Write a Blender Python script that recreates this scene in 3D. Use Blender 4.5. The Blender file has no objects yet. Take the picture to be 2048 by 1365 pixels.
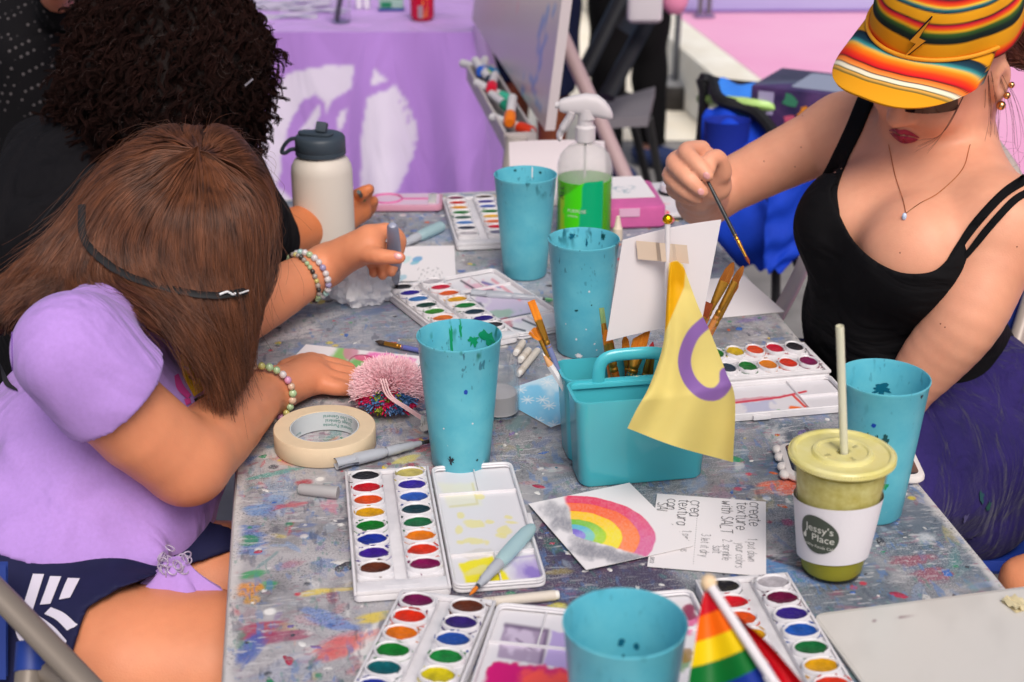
import bpy, bmesh, math, random
import numpy as np
from mathutils import Vector, Matrix, Euler
from mathutils.bvhtree import BVHTree

# ------------------------------------------------------------------ camera, sky, sun
S = bpy.context.scene
COL = S.collection
FPX, TH, CH, ZT = 2950.0, math.radians(22.9), 1.527, 0.74      # focal length in photo pixels, pitch, eye height, table height
cam = bpy.data.cameras.new('camera'); camo = bpy.data.objects.new('camera', cam); COL.objects.link(camo)
camo.location = (0, 0, CH); camo.rotation_euler = (math.pi/2 - TH, 0, 0)
cam.sensor_width = 36; cam.lens = FPX/2048*36; cam.clip_start = .05; cam.clip_end = 400
cam.dof.use_dof = True; cam.dof.focus_distance = 1.72; cam.dof.aperture_fstop = 5.6
S.camera = camo
W = bpy.data.worlds.new('World'); S.world = W; W.use_nodes = True
nt = W.node_tree; bg = nt.nodes['Background']
sky = nt.nodes.new('ShaderNodeTexSky'); sky.sky_type = 'NISHITA'; sky.sun_disc = False
SUN_EL, SUN_AZ = math.radians(50), math.radians(168)
sky.sun_elevation = SUN_EL; sky.sun_rotation = SUN_AZ; sky.dust_density = 4; sky.air_density = .6; sky.ozone_density = .4
nt.links.new(sky.outputs[0], bg.inputs[0]); bg.inputs[1].default_value = .11
sl = bpy.data.lights.new('sun', 'SUN'); sl.energy = 2.0; sl.angle = math.radians(30); sl.color = (1, .955, .9)
so = bpy.data.objects.new('sun', sl); COL.objects.link(so)
so.rotation_euler = Vector((math.sin(SUN_AZ)*math.cos(SUN_EL), math.cos(SUN_AZ)*math.cos(SUN_EL), math.sin(SUN_EL))).to_track_quat('Z', 'Y').to_euler()
S.view_settings.view_transform = 'Standard'; S.view_settings.look = 'None'; S.view_settings.gamma = 1
S.view_settings.use_curve_mapping = False; S.view_settings.exposure = 0.14
S.cycles.max_bounces = 8; S.cycles.transparent_max_bounces = 12; S.cycles.use_denoising = True
S.cycles.caustics_reflective = False; S.cycles.caustics_refractive = False

# ------------------------------------------------------------------ helpers
rng = np.random.default_rng(7); random.seed(7)
cT, sT = math.cos(TH), math.sin(TH)
def P(px, py, z=ZT):
    u, v = px-1024., py-682.5; t = (CH-z)/(v*cT+FPX*sT)
    return np.array([u*t, t*(FPX*cT-v*sT), z])
def D(px, py, d):
    u, v = px-1024., py-682.5; t = d/FPX
    return np.array([u*t, t*(FPX*cT-v*sT), CH-t*(v*cT+FPX*sT)])
def PJ(p):
    p = np.asarray(p, float); x, y, dz = p[..., 0], p[..., 1], CH-p[..., 2]
    d = y*cT+dz*sT; v = dz*cT-y*sT
    return x/d*FPX+1024, v/d*FPX+682.5, d
def lin(c):
    c = np.asarray(c, float)/255.
    return np.where(c <= .04045, c/12.92, ((c+.055)/1.055)**2.4)
def hsh(i, j, s):
    n = (i.astype(np.int64)*374761393+j.astype(np.int64)*668265263+s*1442695041) & 0x7fffffff
    n = (n ^ (n >> 13))*1274126177 & 0x7fffffff
    return ((n ^ (n >> 16)) & 0xffff)/65535.
def vn(x, y, s=0):
    i, j = np.floor(x), np.floor(y); fx, fy = x-i, y-j
    fx = fx*fx*(3-2*fx); fy = fy*fy*(3-2*fy)
    a, b, c, d = hsh(i, j, s), hsh(i+1, j, s), hsh(i, j+1, s), hsh(i+1, j+1, s)
    return (a*(1-fx)+b*fx)*(1-fy)+(c*(1-fx)+d*fx)*fy
def fbm(x, y, s=0, o=4):
    r = 0; a = .5; t = 0
    for k in range(o):
        r = r+a*vn(x*2**k, y*2**k, s+k*17); t += a; a *= .5
    return r/t
def sst(a, b, x):
    t = np.clip((x-a)/(b-a), 0, 1); return t*t*(3-2*t)
def mix(c, d, m):
    return c*(1-m[..., None])+np.asarray(d)*m[..., None]
def catmull(pts, n):
    pts = np.asarray(pts, float); m = len(pts)
    if m < 3:
        t = np.linspace(0, 1, n)[:, None]; return pts[0]*(1-t)+pts[-1]*t
    q = np.vstack([2*pts[0]-pts[1], pts, 2*pts[-1]-pts[-2]]); out = []
    for u in np.linspace(0, m-1-1e-9, n):
        i = int(u); t = u-i; a, b, c, d = q[i:i+4]
        out.append(.5*((2*b)+(-a+c)*t+(2*a-5*b+4*c-d)*t*t+(-a+3*b-3*c+d)*t**3))
    return np.array(out)
def vec(*a): return np.array(a, float)
def unit(a): a = np.asarray(a, float); return a/max(1e-12, np.linalg.norm(a))

ORG = {}
def emp(name, label, cat, loc=(0, 0, 0), rz=0., group=None, rot=None):
    o = bpy.data.objects.new(name, None); COL.objects.link(o); o.empty_display_size = .05
    o.location = [float(a) for a in loc]; o.rotation_euler = rot if rot is not None else (0, 0, rz)
    o['label'] = label; o['category'] = cat
    if group: o['group'] = group
    ORG[o.name] = np.array(loc, float)
    return o
def tag(o, label=None, cat=None, group=None, kind=None):
    if label: o['label'] = label
    if cat: o['category'] = cat
    if group: o['group'] = group
    if kind: o['kind'] = kind
    return o
def link(o, parent=None):
    COL.objects.link(o)
    if parent is not None: o.parent = parent
    return o
def frame(t):
    t = unit(t); up = vec(0, 0, 1) if abs(t[2]) < .9 else vec(1, 0, 0)
    a = unit(np.cross(up, t)); return a, np.cross(t, a)

class MB:
    def __init__(s): s.v = []; s.f = []; s.m = []; s.n = 0; s.c = []; s.mi = 0
    def add(s, v, f, col=None):
        v = np.asarray(v, float); s.v.append(v)
        for q in f: s.f.append(tuple(int(i)+s.n for i in q)); s.m.append(s.mi)
        s.c.append(np.tile(np.asarray(col if col is not None else (1, 1, 1), float), (len(v), 1)) if col is None or np.ndim(col) == 1 else np.asarray(col))
        s.n += len(v); return s
    def loft(s, rings, c0=True, c1=True, close=True, col=None):
        R = np.asarray(rings, float); m, k = R.shape[:2]; f = []
        for i in range(m-1):
            for j in range(k if close else k-1):
                a, b = i*k+j, i*k+(j+1) % k; f.append((a, b, b+k, a+k))
        if c0: f.append(tuple(range(k-1, -1, -1)))
        if c1: f.append(tuple(range((m-1)*k, m*k)))
        return s.add(R.reshape(-1, 3), f, col)
    def lathe(s, prof, n=32, c=(0, 0, 0), c0=True, c1=True, sx=1, sy=1, col=None):
        a = np.linspace(0, 2*math.pi, n, endpoint=False)
        return s.loft([np.stack([c[0]+r*np.cos(a)*sx, c[1]+r*np.sin(a)*sy, np.full(n, c[2]+z)], 1) for r, z in prof], c0, c1, col=col)
    def tube(s, path, r, n=8, cap=True, sx=1, sy=1, col=None, up=None):
        p = np.asarray(path, float); m = len(p); r = np.broadcast_to(r, (m,)) if np.ndim(r) == 0 else np.asarray(r)
        T = np.gradient(p, axis=0) if m > 2 else np.array([p[1]-p[0]]*m)
        a, _ = frame(T[0]) if up is None else (unit(np.cross(up, T[0])), 0); ang = np.linspace(0, 2*math.pi, n, endpoint=False); R = []
        for i in range(m):
            t = unit(T[i]); a = unit(a-t*np.dot(a, t)); b = np.cross(t, a)
            R.append(p[i]+r[i]*(np.cos(ang)[:, None]*a*sx+np.sin(ang)[:, None]*b*sy))
        return s.loft(R, cap, cap, col=col)
    def prism(s, poly, z0, z1, bev=0., ins=None):
        poly = np.asarray(poly, float); k = len(poly)
        e = np.roll(poly, -1, 0)-poly; nrm = np.stack([e[:, 1], -e[:, 0]], 1); nrm /= np.linalg.norm(nrm, axis=1)[:, None]+1e-12
        nv = nrm+np.roll(nrm, 1, 0); nv /= np.maximum(.3, (nv*nv).sum(1)/2)[:, None]
        L = ((bev, z0), (0, z0+bev), (0, z1-bev), (bev*.3, z1-bev*.3), (bev, z1)) if bev > 0 else ((0, z0), (0, z1))
        return s.loft([np.column_stack([poly-nv*i, np.full(k, z)]) for i, z in L])
    def box(s, c, sz, bev=.0, rot=None):
        w, d, h = np.asarray(sz)/2.; b = MB(); b.prism([(-w, -d), (w, -d), (w, d), (-w, d)], -h, h, bev)
        v = np.vstack(b.v); v = v if rot is None else v@np.array(rot).T
        return s.add(v+np.asarray(c), b.f)
    def ball(s, c, r, n=12, R=None, col=None):
        r = np.broadcast_to(r, (3,)); th = np.linspace(0, math.pi, n//2+2)[1:-1]; a = np.linspace(0, 2*math.pi, n, endpoint=False); rings = []
        v = [np.stack([np.sin(t)*np.cos(a), np.sin(t)*np.sin(a), np.full(n, -math.cos(t))], 1)*r for t in th]
        v = np.array(v)
        if R is not None: v = v@np.array(R).T
        return s.loft(v+np.asarray(c), col=col)
    def grid(s, G, col=None):
        G = np.asarray(G, float); m, k = G.shape[:2]
        i, j = np.meshgrid(np.arange(m-1), np.arange(k-1), indexing='ij'); a = (i*k+j).ravel()
        f = np.stack([a, a+k, a+k+1, a+1], 1)
        return s.add(G.reshape(-1, 3), f, None if col is None else np.asarray(col).reshape(-1, 3))
    def build(s, name, mat, parent=None, smooth=True, world=False, ang=40):
        v = np.vstack(s.v)
        if world and parent is not None: v = v-ORG[parent.name]
        me = bpy.data.meshes.new(name); me.from_pydata(v.tolist(), [], s.f)
        for m in (mat if isinstance(mat, (list, tuple)) else [mat]): me.materials.append(m)
        if any(s.m): me.polygons.foreach_set('material_index', s.m)
        c = np.vstack(s.c); ca = me.color_attributes.new('Col', 'FLOAT_COLOR', 'POINT')
        ca.data.foreach_set('color', np.column_stack([c, np.ones(len(c))]).ravel().astype('f'))
        if smooth:
            me.shade_smooth(); 
            if ang: me.set_sharp_from_angle(angle=math.radians(ang))
        me.update()
        return link(bpy.data.objects.new(name, me), parent)
def rrect(w, d, r, n=5, cx=0, cy=0):
    out = []
    for k, (sx, sy) in enumerate(((1, -1), (1, 1), (-1, 1), (-1, -1))):
        for a in np.linspace(0, math.pi/2, n):
            t = a-math.pi/2+k*math.pi/2; out.append((cx+sx*(w/2-r)+r*math.cos(t), cy+sy*(d/2-r)+r*math.sin(t)))
    return np.array(out)
def rect(pts, z=ZT):
    """centre, angle, width, depth of the rectangle seen at four photo corners: far-left, far-right, near-right, near-left"""
    q = [P(a, b, z) for a, b in pts]; e = (q[1]-q[0])+(q[2]-q[3]); a1 = math.atan2(e[1], e[0])
    e2 = (q[0]-q[3])+(q[1]-q[2]); a2 = math.atan2(e2[1], e2[0])-math.pi/2; a = (a1+a2)/2
    return sum(q)/4, a, np.linalg.norm(e)/2, np.linalg.norm(e2)/2
def rotz(a): return np.array([[math.cos(a), -math.sin(a), 0], [math.sin(a), math.cos(a), 0], [0, 0, 1]])
def txt(s, size=1., align='CENTER', extr=0.):
    cu = bpy.data.curves.new('t', 'FONT'); cu.body = s; cu.size = size; cu.align_x = align; cu.extrude = extr; cu.resolution_u = 3
    o = bpy.data.objects.new('t', cu); COL.objects.link(o); dg = bpy.context.evaluated_depsgraph_get(); me = bpy.data.meshes.new_from_object(o.evaluated_get(dg))
    v = np.array([tuple(x.co) for x in me.vertices]); f = [tuple(p.vertices) for p in me.polygons]
    bpy.data.objects.remove(o); bpy.data.curves.remove(cu); bpy.data.meshes.remove(me)
    return v, f

# ------------------------------------------------------------------ materials
def mat(name, c, rough=.5, spec=.5, metal=0., trans=0., ior=1.45, alpha=1., sss=0., bump=0., bscale=200., var=0., vscale=8., col=False, transl=0., coat=0., sheen=0., aniso=None, raw=False, vcol=None, fold=None):
    m = bpy.data.materials.new(name); m.use_nodes = True; N = m.node_tree.nodes; L = m.node_tree.links; b = N['Principled BSDF']
    base = tuple(c) if raw else tuple(lin(c))
    b.inputs['Roughness'].default_value = rough; b.inputs['Specular IOR Level'].default_value = spec; b.inputs['Metallic'].default_value = metal
    b.inputs['Transmission Weight'].default_value = trans; b.inputs['IOR'].default_value = ior; b.inputs['Alpha'].default_value = alpha
    b.inputs['Coat Weight'].default_value = coat; b.inputs['Sheen Weight'].default_value = sheen
    if sss: b.inputs['Subsurface Weight'].default_value = sss; b.inputs['Subsurface Radius'].default_value = (1, .35, .2); b.inputs['Subsurface Scale'].default_value = .012
    b.inputs['Base Color'].default_value = (*base, 1); src = None
    if col:
        a = N.new('ShaderNodeAttribute'); a.attribute_name = 'Col'; mx = N.new('ShaderNodeMix'); mx.data_type = 'RGBA'; mx.blend_type = 'MULTIPLY'; mx.inputs[0].default_value = 1
        L.new(a.outputs['Color'], mx.inputs[6]); mx.inputs[7].default_value = (*base, 1); src = mx.outputs[2]
    tc = N.new('ShaderNodeTexCoord')
    if var:
        n = N.new('ShaderNodeTexNoise'); n.inputs['Scale'].default_value = vscale; n.inputs['Detail'].default_value = 5; n.inputs['Roughness'].default_value = .6; L.new(tc.outputs['Object'], n.inputs['Vector'])
        r = N.new('ShaderNodeMapRange'); r.inputs[1].default_value = .3; r.inputs[2].default_value = .7; r.inputs[3].default_value = 0; r.inputs[4].default_value = 1; L.new(n.outputs[0], r.inputs[0])
        mx = N.new('ShaderNodeMix'); mx.data_type = 'RGBA'; mx.blend_type = 'MIX' if vcol is not None else 'MULTIPLY'; L.new(r.outputs[0], mx.inputs[0])
        if src: L.new(src, mx.inputs[6])
        else: mx.inputs[6].default_value = (*base, 1)
        mx.inputs[7].default_value = (*(tuple(lin(vcol)) if vcol is not None else (1-var,)*3), 1); src = mx.outputs[2]
    if src: L.new(src, b.inputs['Base Color'])
    if bump:
        n = N.new('ShaderNodeTexNoise'); n.inputs['Scale'].default_value = bscale; n.inputs['Detail'].default_value = 4; L.new(tc.outputs['Object'], n.inputs['Vector'])
        bp = N.new('ShaderNodeBump'); bp.inputs['Strength'].default_value = bump; bp.inputs['Distance'].default_value = .6/bscale; L.new(n.outputs[0], bp.inputs['Height']); L.new(bp.outputs[0], b.inputs['Normal'])
    if fold:
        mp = N.new('ShaderNodeMapping'); mp.inputs['Scale'].default_value = fold[2] if len(fold) > 2 else (1, 1, 1); mp.inputs['Rotation'].default_value = (.3, .5, .4); L.new(tc.outputs['Object'], mp.inputs[0])
        n = N.new('ShaderNodeTexNoise'); n.inputs['Scale'].default_value = fold[0]; n.inputs['Detail'].default_value = 2.5; n.inputs['Distortion'].default_value = 1.2; L.new(mp.outputs[0], n.inputs['Vector'])
        bp = N.new('ShaderNodeBump'); bp.inputs['Strength'].default_value = 1; bp.inputs['Distance'].default_value = fold[1]; L.new(n.outputs[0], bp.inputs['Height'])
        if b.inputs['Normal'].links: L.new(b.inputs['Normal'].links[0].from_socket, bp.inputs['Normal'])
        L.new(bp.outputs[0], b.inputs['Normal'])
    if transl:
        t = N.new('ShaderNodeBsdfTranslucent'); t.inputs[0].default_value = (*base, 1); ms = N.new('ShaderNodeMixShader'); ms.inputs[0].default_value = transl
        if src: L.new(src, t.inputs[0])
        L.new(b.outputs[0], ms.inputs[1]); L.new(t.outputs[0], ms.inputs[2]); L.new(ms.outputs[0], N['Material Output'].inputs[0])
    return m

# ------------------------------------------------------------------ signed distance bodies
class Vol:
    def __init__(s, lo, hi, h):
        s.lo = np.array(lo, 'f'); s.h = h; s.n = np.ceil((np.array(hi)-lo)/h).astype(int)+1
        s.ax = [(s.lo[i]+h*np.arange(s.n[i])).astype('f') for i in range(3)]; s.v = np.full(s.n, .2, 'f')
    def sub(s, lo, hi):
        a = np.clip(np.floor((np.array(lo)-s.lo)/s.h).astype(int), 0, s.n); b = np.clip(np.ceil((np.array(hi)-s.lo)/s.h).astype(int)+1, 0, s.n)
        sl_ = tuple(slice(a[i], b[i]) for i in range(3)); X = [s.ax[i][sl_[i]] for i in range(3)]
        return sl_, X[0][:, None, None], X[1][None, :, None], X[2][None, None, :]
    def put(s, sl_, d, k, cut=False):
        v = s.v[sl_]; d = d.astype('f')
        if cut:
            if k > 0: h = np.maximum(k-np.abs(-d-v), 0)/k; s.v[sl_] = np.maximum(v, -d)+h*h*k/4
            else: s.v[sl_] = np.maximum(v, -d)
        elif k > 0: h = np.maximum(k-np.abs(d-v), 0)/k; s.v[sl_] = np.minimum(v, d)-h*h*k/4
        else: s.v[sl_] = np.minimum(v, d)
    def cone(s, a, b, ra, rb, k=.01, cut=False, flat=None):
        a, b = np.asarray(a, float), np.asarray(b, float); m = max(ra, rb)+k+.03
        sl_, X, Y, Z = s.sub(np.minimum(a, b)-m, np.maximum(a, b)+m); ba = b-a; L = max(1e-9, ba@ba)
        px, py, pz = X-a[0], Y-a[1], Z-a[2]; h = np.clip((px*ba[0]+py*ba[1]+pz*ba[2])/L, 0, 1)
        qx, qy, qz = px-h*ba[0], py-h*ba[1], pz-h*ba[2]
        if flat is not None:      # squash along a unit direction by a factor
            n, f = flat; dn = qx*n[0]+qy*n[1]+qz*n[2]; qx, qy, qz = qx+n[0]*dn*(f-1), qy+n[1]*dn*(f-1), qz+n[2]*dn*(f-1)
        s.put(sl_, np.sqrt(qx*qx+qy*qy+qz*qz)-(ra+(rb-ra)*h), k, cut); return s
    def ell(s, c, r, k=.01, R=None, cut=False):
        c = np.asarray(c, float); r = np.broadcast_to(np.asarray(r, float), (3,)); m = r.max()+k+.03; R = np.eye(3) if R is None else np.array(R)
        sl_, X, Y, Z = s.sub(c-m, c+m); x, y, z = X-c[0], Y-c[1], Z-c[2]; q = [R[0][i]*x+R[1][i]*y+R[2][i]*z for i in range(3)]
        k0 = np.sqrt(sum((q[i]/r[i])**2 for i in range(3))); k1 = np.sqrt(sum((q[i]/r[i]**2)**2 for i in range(3)))+1e-9
        s.put(sl_, k0*(k0-1)/k1, k, cut); return s
    def chain(s, pts, rad, k=.01, n=0, cut=False, flat=None):
        pts = np.asarray(pts, float); rad = np.asarray(rad, float)
        if n:
            m = len(pts); q = catmull(np.column_stack([pts, rad]), n); pts, rad = q[:, :3], q[:, 3]
        for i in range(len(pts)-1): s.cone(pts[i], pts[i+1], rad[i], rad[i+1], k if i == 0 else min(k, .0015) if not cut else k, cut, flat)
        return s
    def noise(s, amp, sc, seed=0):
        """broad folds: a sum of a few sine waves in random directions, only near the surface"""
        r = np.random.default_rng(seed); m = np.abs(s.v) < .03; i = np.argwhere(m); p = s.lo+i*s.h; t = 0
        for _ in range(6):
            d = r.normal(size=3); d /= np.linalg.norm(d); t = t+np.sin(p@d*sc*r.uniform(.6, 1.6)+r.uniform(0, 6)+1.5*np.sin(p@r.normal(size=3)*sc*.3))
        s.v[m] += (amp*t/3).astype('f')
    def screen(s, poly, k=.0, band=.03):
        """keep only what lies inside the photo outline poly"""
        m = s.v < band; i = np.argwhere(m); p = s.lo+i*s.h; d = scr_sd(p, poly); v = s.v[m]
        s.v[m] = np.maximum(v, d.astype('f'))
    def fcut(s, fn, band=.04):
        m = s.v < band; i = np.argwhere(m); p = s.lo+i*s.h; s.v[m] = np.maximum(s.v[m], fn(p).astype('f'))
    def copy(s):
        o = Vol.__new__(Vol); o.__dict__.update(s.__dict__); o.v = s.v.copy(); return o
    def mesh(s, name, mat_, parent, smooth=1, colfn=None):
        v, f = snet(s.v, s.lo, s.h)
        for _ in range(smooth):
            acc = np.zeros_like(v); cnt = np.zeros(len(v))
            for a in range(4):
                b = (a+1) % 4; np.add.at(acc, f[:, a], v[f[:, b]]); np.add.at(acc, f[:, b], v[f[:, a]]); np.add.at(cnt, f[:, a], 1); np.add.at(cnt, f[:, b], 1)
            v = v*.4+.6*acc/np.maximum(cnt, 1)[:, None]
        bv = BVHTree.FromPolygons(v.tolist(), f.tolist())
        b = MB(); b.v = [v]; b.f = f.tolist(); b.m = [0]*len(f); b.n = len(v); b.c = [np.ones((len(v), 3)) if colfn is None else colfn(v)]
        o = b.build(name, mat_, parent, True, True, None); return o, bv
def snet(V, lo, h):
    V = np.pad(V, 1, constant_values=.1); lo = np.asarray(lo)-h
    s = V < 0; n = V.shape; c = np.zeros([a-1 for a in n], np.int8)
    O = [(i, j, k) for i in (0, 1) for j in (0, 1) for k in (0, 1)]
    for o in O: c += s[o[0]:n[0]-1+o[0], o[1]:n[1]-1+o[1], o[2]:n[2]-1+o[2]]
    act = (c > 0) & (c < 8); I = np.argwhere(act); M = np.full(c.shape, -1, np.int32); M[act] = np.arange(len(I))
    cv = np.stack([V[I[:, 0]+o[0], I[:, 1]+o[1], I[:, 2]+o[2]] for o in O], 1); p = np.zeros((len(I), 3)); w = np.zeros(len(I))
    for a in range(8):
        for b in range(a+1, 8):
            if sum(abs(np.array(O[a])-np.array(O[b]))) == 1:
                m = (cv[:, a] < 0) != (cv[:, b] < 0); t = cv[m, a]/(cv[m, a]-cv[m, b])
                p[m] += np.array(O[a])+t[:, None]*(np.array(O[b])-np.array(O[a])); w[m] += 1
    v = lo+(I+p/w[:, None])*h; F = []
    for ax in range(3):
        b_, c_ = (ax+1) % 3, (ax+2) % 3; s0 = np.take(s, range(n[ax]-1), ax); s1 = np.take(s, range(1, n[ax]), ax)
        E = np.argwhere(s0 != s1); ins = s0[tuple(E.T)]; ok = (E[:, b_] > 0) & (E[:, c_] > 0) & (E[:, b_] < n[b_]-1) & (E[:, c_] < n[c_]-1); E = E[ok]; ins = ins[ok]
        def g(db, dc):
            q = E.copy(); q[:, b_] += db; q[:, c_] += dc; return M[tuple(q.T)]
        Q = np.stack([g(-1, -1), g(0, -1), g(0, 0), g(-1, 0)], 1); Q[~ins] = Q[~ins][:, ::-1]; F.append(Q)
    return v, np.vstack(F)
def scr_sd(p, poly):
    x, y, d = PJ(p); poly = np.asarray(poly, float); best = np.full(len(x), 1e9); ins = np.zeros(len(x), bool)
    for i in range(len(poly)):
        a, b = poly[i], poly[(i+1) % len(poly)]; e = b-a; t = np.clip(((x-a[0])*e[0]+(y-a[1])*e[1])/max(1e-9, e@e), 0, 1)
        best = np.minimum(best, np.hypot(x-a[0]-t*e[0], y-a[1]-t*e[1]))
        if a[1] != b[1]:
            cr = ((a[1] > y) != (b[1] > y)) & (x < e[0]*(y-a[1])/(e[1] if e[1] else 1e-9)+a[0]); ins ^= cr
    return np.where(ins, -best, best)*d/FPX
def hit(bv, px, py):
    d = unit(D(px, py, 1.)-vec(0, 0, CH)); r = bv.ray_cast(Vector((0, 0, CH)), Vector(d))
    if r[0] is None: return None
    return np.array(r[0]), np.array(r[1])
def snap(bv, pts, off=.001, n=0):
    q = catmull(pts, n) if n else np.asarray(pts, float); out = []; nn = []
    for a in q:
        h = hit(bv, a[0], a[1])
        if h is not None: out.append(h[0]+h[1]*off); nn.append(h[1])
    return np.array(out), np.array(nn)
def snap_strip(mb, bv, A, B, n=30, m=4, off=.0015, col=None):
    """patch lying on a surface between two photo polylines A and B"""
    A, B = catmull(A, n), catmull(B, n); G = np.zeros((n, m, 3)); last = None
    for i in range(n):
        for j in range(m):
            t = j/(m-1); q = A[i]*(1-t)+B[i]*t; h = hit(bv, *q)
            if h is None: G[i, j] = last if last is not None else D(q[0], q[1], 1.7)
            else: G[i, j] = h[0]+h[1]*off
            last = G[i, j]
    c = None if col is None else np.tile(np.asarray(col, float), (n*m, 1))
    return mb.grid(G, c)
def hairs(name, strands, r0, r1, m, parent, world=True):
    hc = bpy.data.hair_curves.new(name); hc.add_curves([len(a) for a in strands]); p = np.vstack(strands)
    if world: p = p-ORG[parent.name]
    hc.attributes['position'].data.foreach_set('vector', p.astype('f').ravel())
    a = hc.attributes.get('radius') or hc.attributes.new('radius', 'FLOAT', 'POINT')
    a.data.foreach_set('value', np.concatenate([np.linspace(r0, r1, len(q)) for q in strands]).astype('f'))
    hc.materials.append(m); return link(bpy.data.objects.new(name, hc), parent)
def hairmat(name, c1, c2, rough=.45, spec=.4):
    m = mat(name, c1, rough, spec); N = m.node_tree.nodes; L = m.node_tree.links; h = N.new('ShaderNodeHairInfo'); r = N.new('ShaderNodeValToRGB')
    r.color_ramp.elements[0].color = (*lin(c1), 1); r.color_ramp.elements[1].color = (*lin(c2), 1); tc = N.new('ShaderNodeTexCoord'); mp = N.new('ShaderNodeMapping'); mp.inputs['Scale'].default_value = (1, 1, .35); L.new(tc.outputs['Object'], mp.inputs[0]); n = N.new('ShaderNodeTexNoise'); n.inputs['Scale'].default_value = 60; n.inputs['Detail'].default_value = 2; L.new(mp.outputs[0], n.inputs['Vector'])
    q = N.new('ShaderNodeMapRange'); q.inputs[1].default_value = .3; q.inputs[2].default_value = .7; L.new(n.outputs[0], q.inputs[0]); x = N.new('ShaderNodeMix'); x.inputs[0].default_value = .55; L.new(h.outputs['Random'], x.inputs[2]); L.new(q.outputs[0], x.inputs[3]); L.new(x.outputs[0], r.inputs[0]); L.new(r.outputs[0], N['Principled BSDF'].inputs['Base Color']); return m
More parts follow.
